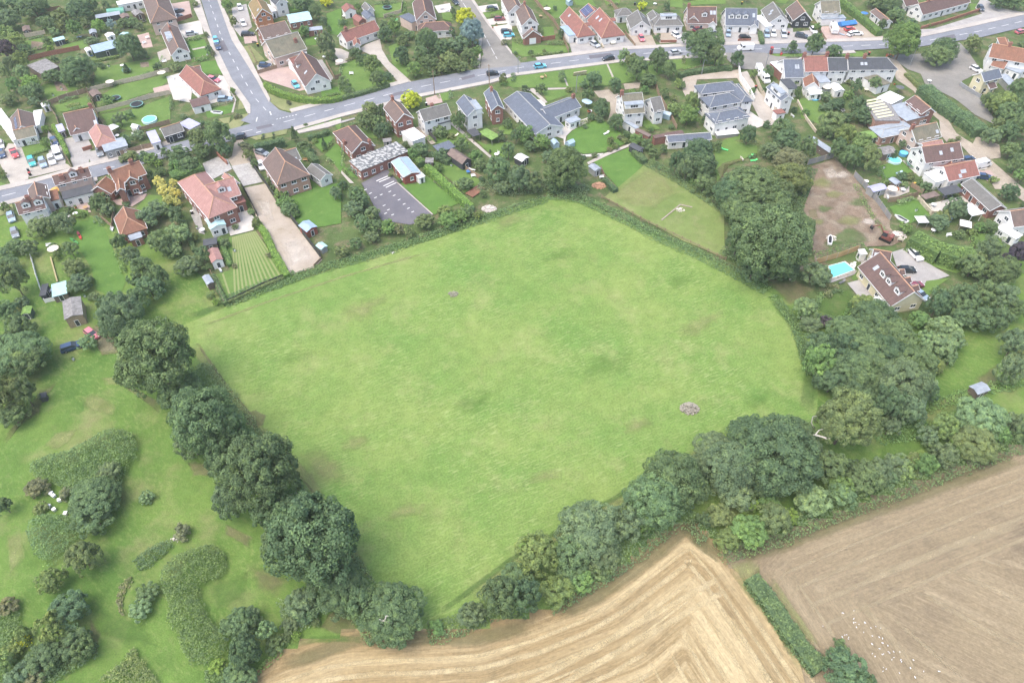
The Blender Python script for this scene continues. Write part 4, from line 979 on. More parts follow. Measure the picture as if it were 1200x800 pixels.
S('lawn','A4','lawn', [(0,20),(200,-20),(300,0),(300,30),(30,40)], [(640,-20),(760,-20),(720,30),(650,20)], [(830,690),(930,700),(1040,790),(1060,850),(950,870),(830,830),(800,720)], [(0,400),(280,400),(290,450),(0,490)], [(540,380),(620,372),(840,375),(830,405),(640,405),(555,405)], [(850,380),(1194,365),(1194,400),(850,400)])
S('driveway','A4','sand', [(0,545),(90,530),(390,490),(430,560),(500,690),(470,700),(380,550),(100,560),(80,640),(20,680),(0,640)])
S('driveway','A4','pale', [(370,520),(450,500),(530,640),(660,800),(680,880),(560,880),(480,720)])
S('garden_strip','A4','rough', [(455,480),(520,480),(560,560),(600,720),(560,640),(500,560)])
S('verge','A5','lawn', [(0,365),(60,365),(100,400),(0,400)], [(810,30),(860,30),(870,60),(820,90)])
S('verge','A5','dry', [(1000,60),(1194,50),(1194,95),(1100,80)], [(355,500),(380,510),(500,640),(600,750),(585,760),(470,650)])
S('driveway','A5','sand', [(0,100),(40,120),(170,240),(225,265),(240,290),(0,292)], )
S('forecourt','A5','greyp', [(455,210),(560,205),(900,100),(850,60),(900,-20),(1020,60),(1194,90),(1194,105),(900,180),(480,262)])
S('car_park','A5','oldasphalt', [(240,390),(480,380),(740,300),(800,360),(860,450),(900,500),(760,570),(760,620),(880,680),(960,800),('B5', 1010,170),('B5', 850,90),('B5', 740,0),(700,690),(500,590),(470,520),(380,490),(300,430)])
S('lane','A5','track', [(235,400),(310,430),(365,500),(470,640),(580,740),('B5', 620,60),('B5', 720,220),('B5', 830,290),('B5', 1000,440),('B5', 1194,610),('B5', 1194,700),('B5', 1000,560),('B5', 860,420),('B5', 740,290),('B5', 600,130),(500,760),(420,640),(300,560),(260,440)])
S('lane_mouth','B5','track', [(860,240),(1020,300),(1030,390),(960,400),(830,300)])
S('yard','B5','sand', [(600,130),(700,220),(720,260),(650,280),(610,230)], [(960,560),(1030,560),(1040,610),(990,610)])
S('patio','B5','whitep', [(450,680),(500,720),(840,640),(830,700),(700,760),(570,790),(490,740)], [(340,410),(400,400),(500,480),(430,500)], [(860,400),(940,410),(930,470),(870,480)])
S('patio','B5','pinkp', [(870,480),(960,480),(1010,540),(940,560)])
S('lawn','B5','lawn2', [(180,450),(330,405),(415,490),(300,520),(200,540)], [(250,735),(440,675),(540,790),(400,850),(320,840)])
S('lawn','B5','lawn', [(430,560),(520,520),(590,590),(480,620)])
S('patio','B5','pale', [(220,600),(390,590),(390,630),(260,680),(210,670)], [(160,280),(200,290),(190,310),(150,300)])
# left village
S('parking_yard','B0','pale', [(0,400),(60,290),(150,300),(210,470),(200,540),(80,580),(0,430)], [(170,440),(380,400),(480,440),(500,460),(210,530)])
S('driveway','B0','greyp', [(440,260),(600,230),(640,300),(620,440),(520,465),(470,340)], [(605,350),(720,330),(760,390),(640,430)], [(340,200),(370,240),(460,340),(460,440),(360,440),(330,300)])
S('lawn','B0','lawn', [(150,310),(350,280),(360,330),(180,390)], [(390,60),(640,0),(650,30),(440,70)], [(710,90),(900,60),(1194,-40),(1194,130),(1060,200),(900,200),(760,170)], [(680,50),(780,0),(900,-20),(930,30),(700,80)], [(940,760),(1040,650),(1194,660),(1194,800),(960,800)])
S('terrace','B0','pinkp', [(790,690),(1030,640),(1010,680),(930,730),(820,720)]);S('terrace','B0','greyp', [(880,640),(1030,600),(1030,630),(850,680)])
S('patio','B0','pinkp', [(450,730),(620,700),(640,770),(500,790)]);S('patio','B0','whitep', [(330,700),(440,680),(450,740),(350,760)])
S('yard','B0','greyp', [(690,610),(760,570),(790,660),(720,650)])
S('verge','B0','lawn', [(0,560),(50,580),(0,610)]);S('verge','B0','dry', [(0,720),(80,690),(100,760),(0,800)])
S('lawn','B0','lawn', [(420,730),(620,760),(620,830),(400,830)])
S('verge','B1','dry', [(405,155),(470,95),(545,80),(540,120),(480,180),(420,190)], [(555,250),(700,210),(820,190),(810,225),(600,268)], [(340,120),(420,105),(410,150),(370,150)])
S('verge','B1','lawn', [(885,165),(1060,125),(1080,155),(920,200)], [(1100,110),(1194,85),(1194,120),(1110,145)], [(1150,165),(1194,150),(1194,190),(1170,195)])
S('lawn','B1','lawn2', [(820,600),(970,535),(1050,600),(1194,560),(1194,700),(1194,850),(900,900),(830,700)], [(1080,370),(1160,290),(1194,320),(1194,500),(1150,440)], [(960,240),(1100,215),(1140,260),(1060,350),(980,270)])
S('driveway','B1','track', [(450,270),(500,262),(560,330),(560,430),(430,450),(400,400),(430,380)]);S('driveway','B1','cobble', [(425,450),(560,425),(645,560),(510,590)], [(225,430),(330,385),(400,400),(430,470),(300,540),(250,500)], [(160,700),(210,800),('C1', 300,270),('C1', 260,260),('C1', 205,140)])
S('driveway','B1','pinkp', [(575,330),(680,320),(670,400),(620,450)]);S('terrace','B1','track', [(700,530),(760,590),(880,570),(980,535),(960,470),(880,530),(760,560)])
S('sand_lot','B1','sand', [(518,602),(662,572),(800,800),('C1', 900,160),('C1', 1120,450),('C1', 1060,505),('C1', 880,560),('C1', 760,330),('C1', 660,150)])
tile('C1');soft('gravel_spread', [(800,300),(1000,260),(1080,460),(900,530)], 'softpale', 0.5);soft('gravel_spread', [(620,0),(760,20),(800,200),(720,160)], 'softpale', 0.5)
S('terrace','C1','whitep', [(470,130),(590,90),(650,160),(640,240),(480,280),(450,210)])
# striped lawn
g0, g1, g2, g3=(400,300),(660,240),(870,550),(440,740)
soft('field_corner', [(800,612),(850,640),(872,668),(850,690),(810,660)], 'softdry') if 0 else None
sheet('striped_lawn', [(470,290),(650,245),(870,550),(440,745),(350,560),(480,520),(440,380)], 'lawn')
m, nt, b=newmat('mowing_stripe');f=noise(nt, coords(nt), 1.5,4,0.7);nt.links.new(ramp(nt, f, [(0.3, s2l('5C7440')),(0.7, s2l('6A8048'))]), b.inputs['Base Color']);b.inputs['Roughness'].default_value=1.0;GM['stripe']=m
m, nt, b=newmat('mown_clippings');f=noise(nt, coords(nt), 1.5,4,0.7);nt.links.new(ramp(nt, f, [(0.3, s2l('808658')),(0.7, s2l('747E50'))]), b.inputs['Base Color']);b.inputs['Roughness'].default_value=1.0;GM['clip']=m
zsave=ZP[0]
for i in range(15):
    t=i/14;a=Vector((470+180*t, 295-48*t));b_=Vector((455+400*t, 735-185*t))
    if t < 0.05: a=Vector((380,560))
    elif t < 0.12: a=Vector((425,545))
    ZP[0]=zsave;ribbon('mowing_stripe', [tuple(a), tuple(b_)], 0.42,'clip')
# central village, south of the road
S('car_park','B2','darkasphalt', [(140,570),(320,470),(360,520),(640,790),(600,830),(480,860),('G8', 430,235),('G8', 335,60)])
tile('B2')
for a, b_ in (((245,555),(325,520)),((265,562),(345,528)),((295,590),(370,555)),((312,600),(385,566))): ribbon('bay_line', [a, b_], 0.35,'line')
for p in ((170,615),(240,670),(300,725),(330,755),(370,655),(340,628),(405,685),(440,715),(470,745),(500,770),(280,650),(205,640),(310,780),(360,790)): ribbon('bay_line', [(p[0]-9, p[1]+4),(p[0]+9, p[1]-4)], 0.3,'line')
ribbon('kerb_line', [(390,565),(640,790)], 0.3,'pale', 0.12)
S('lawn','B2','lawn2', [(400,560),(520,580),(600,520),(850,700),(700,760),(650,790)], [(0,440),(50,470),(120,540),(60,520)], [(0,400),(30,440),(0,480)])
S('lawn','B2','lawn', [(600,230),(760,150),(840,210),(900,300),(800,300),(640,290)], [(640,400),(760,380),(840,460),(990,560),(860,640),(780,560),(640,450)], [(930,260),(1010,300),(1194,280),(1194,400),(1060,380)], [(1100,180),(1194,130),(1194,230),(1110,230)], [(90,200),(190,180),(260,260),(180,250)])
S('path','B2','pale', [(755,150),(780,142),(1055,385),(1045,398)], [(0,480),(60,540),(90,570),(60,570),(0,500)]);S('driveway','B2','track', [(515,185),(545,170),(660,290),(630,300)])
S('driveway','B2','greyp', [(0,135),(100,110),(100,120),(0,150)])
S('patio','B3','whitep', [(250,225),(400,160),(530,110),(530,150),(420,200),(380,240),(370,290),(430,350),(500,370),(640,360),(620,385),(500,385),(420,362),(365,300),(360,260)])
S('lawn','B3','lawn2', [(385,240),(440,190),(560,130),(650,140),(760,220),(800,290),(650,350),(500,365),(430,340),(388,290)], [(570,420),(820,320),(940,420),(860,500),(740,600),(640,490)])
S('path','B3','pale', [(525,425),(640,365),(830,292),(835,305),(650,385),(535,440)])
S('driveway','B3','track', [(680,-40),(745,-60),(740,60),(690,140),(665,150),(690,60)])
S('lawn','B3','lawn', [(880,140),(960,130),(1040,190),(960,200)])
S('paddock','B3','olive', [(740,600),(860,500),(940,425),(1010,470),(1194,560),('B4', 100,600),('B4', 200,700),('B4', 290,800),('B4', 290,960),('F', 850,303),('F', 800,283),('F', 740,250),('F', 708,232),(680,640)])
tile('B3');soft('dry_patch', [(660,650),(950,440),(1100,520),(1194,640),(1000,760),(800,740)], 'softdry', 0.7)
S('lawn','B4','lawn', [(220,330),(300,260),(420,230),(520,300),(520,360),(430,400),(330,440),(240,560),(230,440)])
tile('B4');soft('path', [(230,480),(270,430),(430,385),(440,400),(290,440),(260,560)], 'softsoil', 0.8);soft('dry_patch', [(340,270),(400,250),(560,260),(560,320),(420,300)], 'softdry', 0.6)
S('yard','B4','whitep', [(400,160),(460,60),(560,130),(560,170),(500,190)]);S('yard','B4','pale', [(450,-50),(560,-50),(640,90),(600,120),(520,60)])
S('bare_ground','B4','soil', [(900,450),(1070,400),(1194,520),('B5', 60,600),('B5', 250,800),('C3', 170,150),('C3', 230,210),('C3', 180,235),('C3', 70,238),('C2', 420,315),('C2', 400,200),('C2', 330,60),(820,800),(900,600)])
tile('B4');soft('rubble_spread', [(960,460),(1050,440),(1150,540),(1000,560)], 'softpale', 0.4);tile('C2');soft('weed_patch', [(500,180),(580,130),(660,170),(690,220),(560,250),(440,230)], 'softdark', 0.6)
soft('worn_patch', [(380,60),(430,60),(440,110),(390,110)], 'softsoil', 0.6)
S('patio','C2','greyp', [(570,410),(640,390),(630,250),(655,250),(665,400),(700,440),(690,470),(620,470)], [(475,395),(610,350),(615,365),(490,410)])
S('driveway','C3','greyp', [(180,265),(260,240),(320,290),(370,330),(450,375),(340,410),(310,440),(200,330)])
S('lawn','C3','lawn', [(320,300),(420,320),(560,330),(480,365),(380,335)], [(340,400),(450,385),(400,420),(340,480),(320,440)])
S('lawn','C3','lawn', [(580,180),(680,170),(700,240),(600,290),(570,250)], [(-10,385),(30,340),(35,385),(0,400)])

# ---- roads with kerbed pavements
NORTH=[('F', -60,233),('F', 0,224.5),('F', 33.5,217),('F', 63.6,208.8),('F', 107,196),('F', 134,189.5),('F', 200,170),('F', 275,151),('F', 342,133),('F', 400,118),('F', 480,97),('F', 564,81),('F', 630,72),('F', 724,59.8),('F', 800,55.8),('F', 850,54.2),('F', 1000,49.6),('F', 1038,48.3),('F', 1080,44.4),('F', 1140,32),('F', 1200,18.4),('F', 1280,0)]
SOUTH=[('F', -60,247),('F', 0,238.5),('F', 32,230),('F', 114,208.5),('F', 200,184),('F', 275,165),('F', 341,151),('F', 400,134),('F', 494,110.5),('F', 574,95),('F', 600,87),('F', 724,71),('F', 800,66.5),('F', 850,64),('F', 941,63.5),('F', 1000,60),('F', 1080,55.3),('F', 1151,44.4),('F', 1200,32.7),('F', 1280,12)]
def off(line, dist):
    P=[G(p) for p in line];out=[]
    for i, q in enumerate(P):
        d=(P[min(i+1, len(P)-1)]-P[max(i-1,0)]).normalized();out.append(q+Vector((-d.y, d.x, 0))*dist)
    return out
def strip(name, A_, B_, mat, lift=0.0): return sheet(name, [tuple(p) for p in A_]+[tuple(p) for p in B_[::-1]], mat, lift, world=True)
cut=lambda L, a, b_: [p for p in L if a <= p[1] <= b_]
for a, b_ in ((-60,235),(330,530),(600,1300)):
    L=cut(NORTH, a, b_)
    if len(L) > 1: strip('pavement', off(L, 0.05), off(L, 2.3),'pave', 0.10)
for a, b_ in ((-60,120),(330,860),(940,1010)):
    L=cut(SOUTH, a, b_)
    if len(L) > 1: strip('pavement', off(L, -0.05), off(L, -1.9),'pave', 0.10)
tile('B1');sheet('pavement', [(885,205),(1194,120),(1194,150),(1100,180),(900,222)], 'pave', 0.08)
tile('A1')
sheet('pavement', [(325,0),(345,0),(480,290),(540,380),(650,600),(700,700),(690,725),(600,560),(430,290)], 'pave', 0.10)
sheet('pavement', [(180,-10),(205,0),(300,290),(430,560),(560,740),(560,800),(540,800),(500,720),(400,590),(330,460),(270,300),(160,60)], 'pave', 0.10)
tile('A2');sheet('pavement', [(985,270),(970,480),(930,470),(970,380),(960,280)], 'pave', 0.10);sheet('pavement', [(905,0),(925,0),(1050,190),(1194,370),(1194,390),(1010,160)], 'pave', 0.10)
strip('road', [G(p) for p in NORTH], [G(p) for p in SOUTH], 'asphalt')
tile('A1');sheet('side_road', [(195,-60),(310,-60),(430,290),(600,560),(700,720),(760,775),(850,800),(850,830),(560,870),(490,850),(555,800),(560,740),(430,560),(300,290)], 'asphalt')
tile('A2');sheet('side_road', [(735,-40),(890,-40),(1010,160),(1194,375),('A3', 60,440),('A3', 60,460),(1194,470),(960,490),(975,470),(985,380),(985,280),(900,130),(860,80)], 'oldasphalt')
tile('A4');sheet('junction', [(270,375),(570,375),(650,400),(830,405),(780,440),(640,500),(430,490),(390,480),(330,440)], 'oldasphalt')
# markings
def dashes(a_side, b_side, frac, dash, gap, wid, name='centre_line', a=-60, b_=1300, upto=None):
    P=[G(p).lerp(G(q), frac) for p, q in zip(a_side, b_side)] if len(a_side) == len(b_side) else a_side
    acc=0;out=[]
    pos=0.0;segs=[]
    for p, q in zip(P, P[1:]):
        L=(q-p).length;t=0
        while t < L:
            ph=(pos+t) % (dash+gap);
            if ph < dash:
                e=min(L, t+dash-ph);segs.append((p.lerp(q, t/L), p.lerp(q, e/L)));t=e+1e-3
            else: t += dash+gap-ph
        pos += L
    zs=ZP[0]
    for s, e in segs:
        if (e-s).length > 0.6: ZP[0]=zs;ribbon(name, [tuple(s), tuple(e)], wid, 'line', world=True)
def resample(L, n):
    P=[G(p) for p in L];xs=np.linspace(P[0].x, P[-1].x, n);return [Vector((x, float(np.interp(x, [p.x for p in P], [p.y for p in P])), 0)) for x in xs]
na, sa=resample(NORTH, 60), resample(SOUTH, 60)
dashes([p.lerp(q, 0.5) for p, q in zip(na, sa)], None, 0,4.0,3.0,0.22) if False else None
mid=[p.lerp(q, 0.5) for p, q in zip(na, sa)]
def dash_line(P, dash, gap, wid, name='centre_line'): dashes(P, [0], 0, dash, gap, wid, name)
dash_line(mid, 3.5,3.0,0.22)
tile('A1');dash_line([G((265,0)), G((365,290)), G((500,540)), G((590,690)), G((690,800))], 2.5,3.5,0.2)
tile('A2');dash_line([G((820,-20)), G((1000,250)), G((1090,420))], 5,1.5,0.2)
zs=ZP[0]
tile('B1')
for k in range(7): ZP[0]=zs;ribbon('give_way_line', [(740+k*22,124-k*5),(752+k*22,121-k*5)], 0.35,'line')
ribbon('road_arrow', [(600,140),(608,110)], 0.3,'line');ribbon('road_mark', [(695,70),(705,95)], 0.35,'line');ribbon('road_mark', [(600,218),(635,208)], 0.35,'line')

tile('F')
for q in ([(300,150),(318,146),(320,149),(302,153)], [(455,112),(478,106),(480,109),(457,115)], [(690,66),(716,63),(717,67),(691,70)], [(256,50),(262,48),(268,60),(262,62)], [(1100,45),(1118,41),(1120,45),(1102,49)], [(540,92),(556,88),(557,91),(542,95)]): sheet('road_patch', q, 'darkasphalt')
for c_, w_, m_ in (((960,215),26,'softdry'),((985,205),20,'softpale'),((1010,240),24,'softdark'),((965,245),22,'softdark'),((1000,262),30,'softdry'),((960,262),18,'softdry'),((1020,262),18,'softpale'),((975,228),20,'softdry'),((980,290),24,'softdark')):
    soft('rough_patch', [(c_[0]+w_*math.cos(t*1.05)*(0.7+0.3*math.sin(t*7+w_)), c_[1]+0.45*w_*math.sin(t*1.05)*(0.7+0.3*math.cos(t*5+w_))) for t in range(6)][::-1], m_, 0.35)
for c_, w_, m_ in (((430,360),60,'softdry'),((660,300),50,'softfresh'),((700,430),70,'softfresh'),((560,470),60,'softfresh'),((480,600),50,'softdry'),((820,380),60,'softdry'),((350,420),50,'softfresh'),((640,560),50,'softdry'),((740,500),40,'softdry'),((880,470),40,'softfresh'),((590,260),40,'softdry'),((790,330),40,'softfresh'),((410,520),40,'softdry')):
    soft('meadow_patch', [(c_[0]+w_*math.cos(t*.785)*(0.7+0.3*math.sin(t*7+w_)), c_[1]+0.4*w_*math.sin(t*.785)*(0.7+0.3*math.cos(t*5+w_))-0.2*w_*math.cos(t*.785)) for t in range(8)][::-1], m_, 0.1)
D=dict
# ------------------------------------------------------------------ houses, west side
house('A0','house with brown roof at the top','brown tiled house at the top edge beside the green polytunnel',((1060,-90),(1110,45),(1005,20), D(ends='gh', ze=4.6, roof='brown', wall='pink', chim=(0.6,))))
h=house('A0','white-gabled house with brown-grey roof','house with brown-grey roof and white gable beside the upper side road',(('F', 196,27),('F', 209,56),('F', 217.6,51), D(ze=2.7, roof='brown', pitch=36, chim=(0.3,), dormers=((0.45,0.7,-1,'F'),))))
ext(h, 'A0', [(1050,122),(1150,105),(1175,175),(1075,195)], 2.8,'white','white')
h=house('A1','long-drive house with russet ridge','bungalow with russet hipped roof beside a wide white driveway',((110,455),(232,566),(130,600), D(ends='gh', roof='red', pitch=36)),((150,470),(205,460),(210,500), D(roof='brown', pitch=32, wins=False)))
garage=boxy([('A1', 135,700),('A1', 250,672),('A1', 275,722),('A1', 150,752)], 2.5,'maroon','white', None, 'garage', style='gable', cat='garage', label='garage with dark red roof and white walls below the russet bungalow')
h=house('A1','orange brick gable house','tall orange-brick gable house with olive tiled roof beside the side road',((590,-30),(640,62),(578,106), D(ze=5, roof='olive', wall='orangebrick', pitch=42, sky=((0.8,0.4),))))
ext(h, 'A1', [(660,40),(700,30),(725,80),(690,90)], 2.6,'white','white')
h=house('A1','grey-brown roofed house behind orange gable','grey-brown roofed semi-detached house between orange gable house and grey mossy roof',((612,195),(800,147),(655,280), D(ze=4.4, roof='brown', wall='brick', pitch=32)))
h=house('A1','mossy grey roofed house','house with broad mossy grey roof beside the pink drive',((660,287),(888,224),(712,412), D(ze=3.8, roof='moss', wall='pink', pitch=33, chim=((0.8,0.5),))))
ext(h, 'A1', [(805,355),(930,335),(955,368),(835,392)], 2.8,'white','white');ext(h, 'A1', [(712,395),(805,372),(812,398),(722,420)], 2.9,'dark','pink')
h=house('A1','corner house with orange ridge','corner house with reddish roof, orange ridge line and white gable by the curved hedge',((918,360),(1018,517),(948,620), D(ze=2.8, roof='maroon', pitch=40, sky=((0.65,0.5),), dormers=((0.25,0.8,1,'g'),))),((828,412),(905,385),(862,465), D(ze=2.8, roof='red', pitch=34, wins=False)))
shed([('A1', 805,108),('A1', 945,78),('A1', 998,138),('A1', 838,160)], 2.6,'teal','brick', label='long brick outbuilding with pale teal roof behind the mossy grey roof', name='outbuilding', windows=True)
h=house('A1','dark-roofed house at the top','white house with dark roof at the top edge above the teal-roofed outbuilding',((720,-50),(770,-5),(830,25), D(ze=4.6, roof='dark', pitch=34)))
shed([('A1', 955,193),('A1', 1055,183),('A1', 1062,205),('A1', 962,217)], 2.3,'felt','brick','brick garden shed')
h=house('A2','white house with long red roof','white house with long orange-red roof and arched porch above a pale drive',((-5,228),(233,145),(268,214), D(ze=2.9, roof='red', pitch=40, chim=(0.15,))),((100,262),(108,300),(85,318), D(ze=2.6, roof='red', pitch=42)))
for q, rf, wl, ph in (([(5,50),(85,38),(95,72),(20,88)], 'red','white','red-roofed outbuilding'),([(150,90),(205,80),(230,125),(170,140)], 'slate','white','grey-roofed outbuilding'),([(88,120),(140,105),(160,145),(110,160)], 'red','brick','small red-roofed outbuilding')):
    tile('A2');shed(q, 2.6, rf, wl, ph, name='outbuilding', pitch=30)
h=house('A2','small white gable behind red roof','small white gabled cottage behind the long red roof',((165,15),(200,55),(150,60), D(ze=2.8, roof='grey', pitch=40)))
h=house('A2','pale pink gable house','tall pale pink gable house with brown roof behind the dark shrubs',((560,-45),(588,78),(520,135), D(ze=4.8, roof='maroon', wall='pink', pitch=42)))
ext(h, 'A2', [(440,105),(500,80),(522,152),(458,170)], 3.4,'slate','pink')
h=house('A2','maroon hipped bungalow','white bungalow with dark maroon hipped roof beside the blue-grey cedar',((590,160),(715,152),(700,216), D(ends='hh', ze=2.7, roof='maroon', pitch=34)))
# houses south of the main road
h=house('B2','tall red-brick gable house','tall red-brick gable house with brown roof beside the golden tree',(('A2', 350,690),(438,78),(382,148), D(ze=5.2, roof='brown', wall='brick', pitch=38, chim=(0.1,))))
ext(h, 'B2', [(430,203),(520,172),(573,243),(490,278)], 2.9,'white','white')
h=house('B2','white semi with grey roof','white semi-detached house with grey roof next to the brick gable house',((545,58),(737,8),(578,138), D(ze=4.9, roof='grey', pitch=36, chim=((0.5,-0.3),))))
ext(h, 'B2', [(665,122),(740,98),(762,132),(670,155)], 3.0,'dark','white')
h=house('B2','white gable house with blue roof','white gable house with pale blue-slate roof south of the main road',(('A2', 858,662),(935,45),(868,86), D(ze=5, roof='slate', pitch=38, dormers=((0.7,0.85,-1,'F'),))))
h=house('B2','brick house with blue roof','red-brick gable house with pale blue-slate roof beside the long white building',(('A2', 1040,612),(1095,18),(1045,45), D(ze=5, roof='slate', wall='brick', pitch=38, chim=(0.2,))))
h=house('B3','long white two-winged building','long low white building with two blue-grey roofed wings around a yard',(('F', 606,107),(266,155),(150,210), D(ze=3, roof='slate', pitch=22)),(('F', 636,128),('F', 673.5,114),(272,113), D(ze=3, roof='slate', pitch=26, chim=(0.95,))))
ext(h, 'B3', [(378,118),(455,92),(470,122),(400,150)], 2.5,'felt','white', windows=True)
h=house('B3','grey house with flat dormer','grey-roofed white house with a wide flat dormer beside the gravel track',(('A3', 765,660),('A3', 910,648),(775,85), D(ze=4.8, roof='moss', pitch=36, dormers=((0.5,0.75,1,'F'),), chim=(0.02,))),(('A3', 965,690),('A3', 1040,676),(1050,60), D(ze=4.4, roof='grey', pitch=36)))
h=house('A3','white house at the junction','white gabled house with brown roof and brick lean-to at the side road corner',((80,20),(128,125),(78,208), D(ze=5, roof='brown', pitch=42, chim=(0.15,))),((135,195),(148,214),(96,290), D(ze=2.6, roof='brown', wall='brick', pitch=36, garage=True)))
h=house('A3','white house at the top of side road','white house with brown roof at the top beside the side road parking',((-30,-80),(30,35),(-25,95), D(ze=5, roof='brown', pitch=42, chim=(0.5,))))
h=house('A3','red-roofed house with grey porch','house with steep red roof, skylights and grey side extension facing the road',((398,48),(500,160),(450,255), D(ends='gh', ze=2.8, roof='red', pitch=44, dormers=((0.95,0.75,-1,'g'),), sky=((0.3,0.4),))))
ext(h, 'A3', [(345,185),(445,172),(455,240),(392,255)], 2.9,'blue','white')
h=house('A3','red-roofed house with dormer','red-roofed house with rooflights and one white dormer beside the solar-panelled roof',((612,55),(685,140),(600,236), D(ends='gh', ze=2.8, roof='red', pitch=42, sky=((0.35,0.45),(0.6,0.4)), dormers=((0.8,0.6,-1,'g'),))))
h=house('A3','solar-panelled red roof','red-roofed house with blue solar panels between the two steep red roofs',((535,25),(580,75),(505,120), D(ze=3.2, roof='red', pitch=34, solar=(0.05,0.9,0.1,0.9,1))))
h=house('A3','grey hipped garage-house','low grey hipped bungalow with pale side wall behind the beige drive',((770,62),(800,60),(805,110), D(ends='hh', ze=2.7, roof='grey', pitch=34)))
h=house('A3','white gable bungalow with grey roof','white gable-fronted bungalow with grey roof above the faded red car',((878,70),(912,148),(826,192), D(ze=2.7, roof='grey', pitch=36, sky=((0.3,0.5,-1),))))
h=house('A3','grey hipped bungalow with dormer','white bungalow with grey hipped roof and one central dormer',((1060,95),(1125,94),(1090,182), D(ends='hh', ze=2.8, roof='grey', pitch=38, dormers=((0.5,0.5,1,'F'),))),((985,72),(1012,115),(990,178), D(ze=2.8, roof='grey', pitch=34, wins=False)))
h=house('A4','brown house with twin front gables','brown-tiled house with twin front gables and one dormer north of the road',((32,50),(237,50),(100,166), D(ze=2.8, roof='maroon', wall='pink', pitch=42, dormers=((0.58,0.6,1,'g'),), sky=((0.82,0.35),(0.93,0.35)), chim=(0.05,))),((80,88),(80,112),(25,158), D(ze=3, roof='maroon', wall='pink', pitch=42)),((214,120),(214,150),(180,185), D(ze=2.6, roof='maroon', pitch=42, garage=True)))
h=house('A4','white house with three dormers','white house with blue-grey roof and three dormers in a row',((300,60),(520,62),(410,180), D(ze=2.8, roof='slate', pitch=42, dormers=((0.18,0.6),(0.4,0.6),(0.63,0.6)), sky=((0.9,0.4),))),((505,120),(505,168),(468,196), D(ze=2.6, roof='slate', pitch=40, garage=True)))
h=house('A4','white gable house with skylights','white gable-fronted house with grey roof and two pale rooflights',((632,15),(690,106),(600,158), D(ze=2.8, roof='grey', pitch=38, sky=((0.45,0.4),(0.55,0.6)))))
ext(h, 'A4', [(528,110),(575,105),(600,185),(548,192)], 2.7,'white','white')
h=house('A4','dark-clad gable house','brown-roofed house with dark boarded front gable and white window',((800,5),(857,85),(775,148), D(ze=2.8, roof='brown', wall='dark', pitch=42)))
h=house('A4','grey-green roofed house','house with grey-green roof above the block-paved yard with the caravan',((962,10),(1095,6),(1125,90), D(ze=4.2, roof='moss', pitch=36)))
ext(h, 'A4', [(965,112),(1130,105),(1135,128),(965,135)], 2.6,'felt','white')
# centre right, south of road
h=house('A4','large white hipped house','large white house with many blue-grey hipped roofs and a gravel yard',((165,590),(325,572),(250,645), D(ends='hh', ze=5.0, roof='slate', pitch=30)),((225,668),(325,650),(290,735), D(ends='hh', ze=4.8, roof='slate', pitch=30)),((375,590),(440,665),(400,705), D(ends='hh', ze=4.6, roof='slate', pitch=30)),(('B4', 262,68),('B4', 380,45),('B4', 335,128), D(ends='hh', ze=4.2, roof='slate', pitch=26)))
ext(h, 'A4', [(355,660),(420,650),(440,690),(375,700)], 4.5,'white','white');ext(h, 'B4', [(230,195),(380,185),(385,215),(235,235)], 1.2,'white','grey')
h=house('A4','tall white house with grey roof','long white two-storey house with grey roof beside the gravel lane',((635,575),(742,672),(600,625), D(ze=5.0, roof='slate', pitch=32, dormers=((0.5,0.8,1,'F'),))))
ext(h, 'A4', [(690,555),(760,550),(795,615),(735,625)], 3.2,'dark','white');ext(h, 'B4', [(640,55),(700,45),(712,72),(655,85)], 2.6,'red','white')
tile('A4');shed([(650,432),(698,425),(710,508),(656,515)], 2.9,'white','brick', label='brick garage with flat white roof beside the blue-grey roof', name='garage', style='flat', cat='garage')
h=house('A4','blue-grey roofed terrace end','end house of the terrace with blue-grey roof and skylight',((705,418),(838,416),(845,543), D(ze=3.2, roof='slate', pitch=34, sky=((0.65,0.4),(0.72,0.4)))))
ext(h, 'A4', [(780,515),(828,513),(830,530),(782,533)], 3.0,'white','white')
h=house('A4','red-roofed terrace house','terrace house with bright red-orange roof and white rear band',((846,396),(1010,392),(900,503), D(ze=4.6, roof='red', pitch=36, chim=(0.02,0.98))),((905,515),(920,575),(850,592), D(ze=3.0, roof='orange', pitch=40)))
ext(h, 'A4', [(925,518),(1000,513),(1015,575),(945,582)], 3.4,'felt','white', windows=True)
h=house('A4','white-fronted slate terrace house','middle terrace house with dark slate roof and white and pink back wall',((1014,405),(1150,405),(1080,498), D(ze=4.6, roof='dark', pitch=36, chim=(0.98,))))
h=house('A5','slate end terrace','right-hand end house of the terrace with dark slate roof and white stairs',((-38,405),(235,404),(150,490), D(ends='gh', ze=4.6, roof='dark', pitch=36, chim=(0.42,), sky=((0.35,0.5),(0.45,0.5)))))
ext(h, 'A5', [(100,540),(180,515),(240,590),(150,610)], 2.8,'moss','white')
tile('A4');shed([(1035,590),(1102,586),(1122,632),(1062,640)], 2.3,'white','white', label='white summerhouse behind the slate terrace', style='gable', name='summerhouse')
boxy([(875,628),(965,622),(968,655),(885,662)], 2.3,'white','white', None, 'conservatory', cat='conservatory', label='white conservatory behind the red-roofed terrace house', style='gable', windows=True)
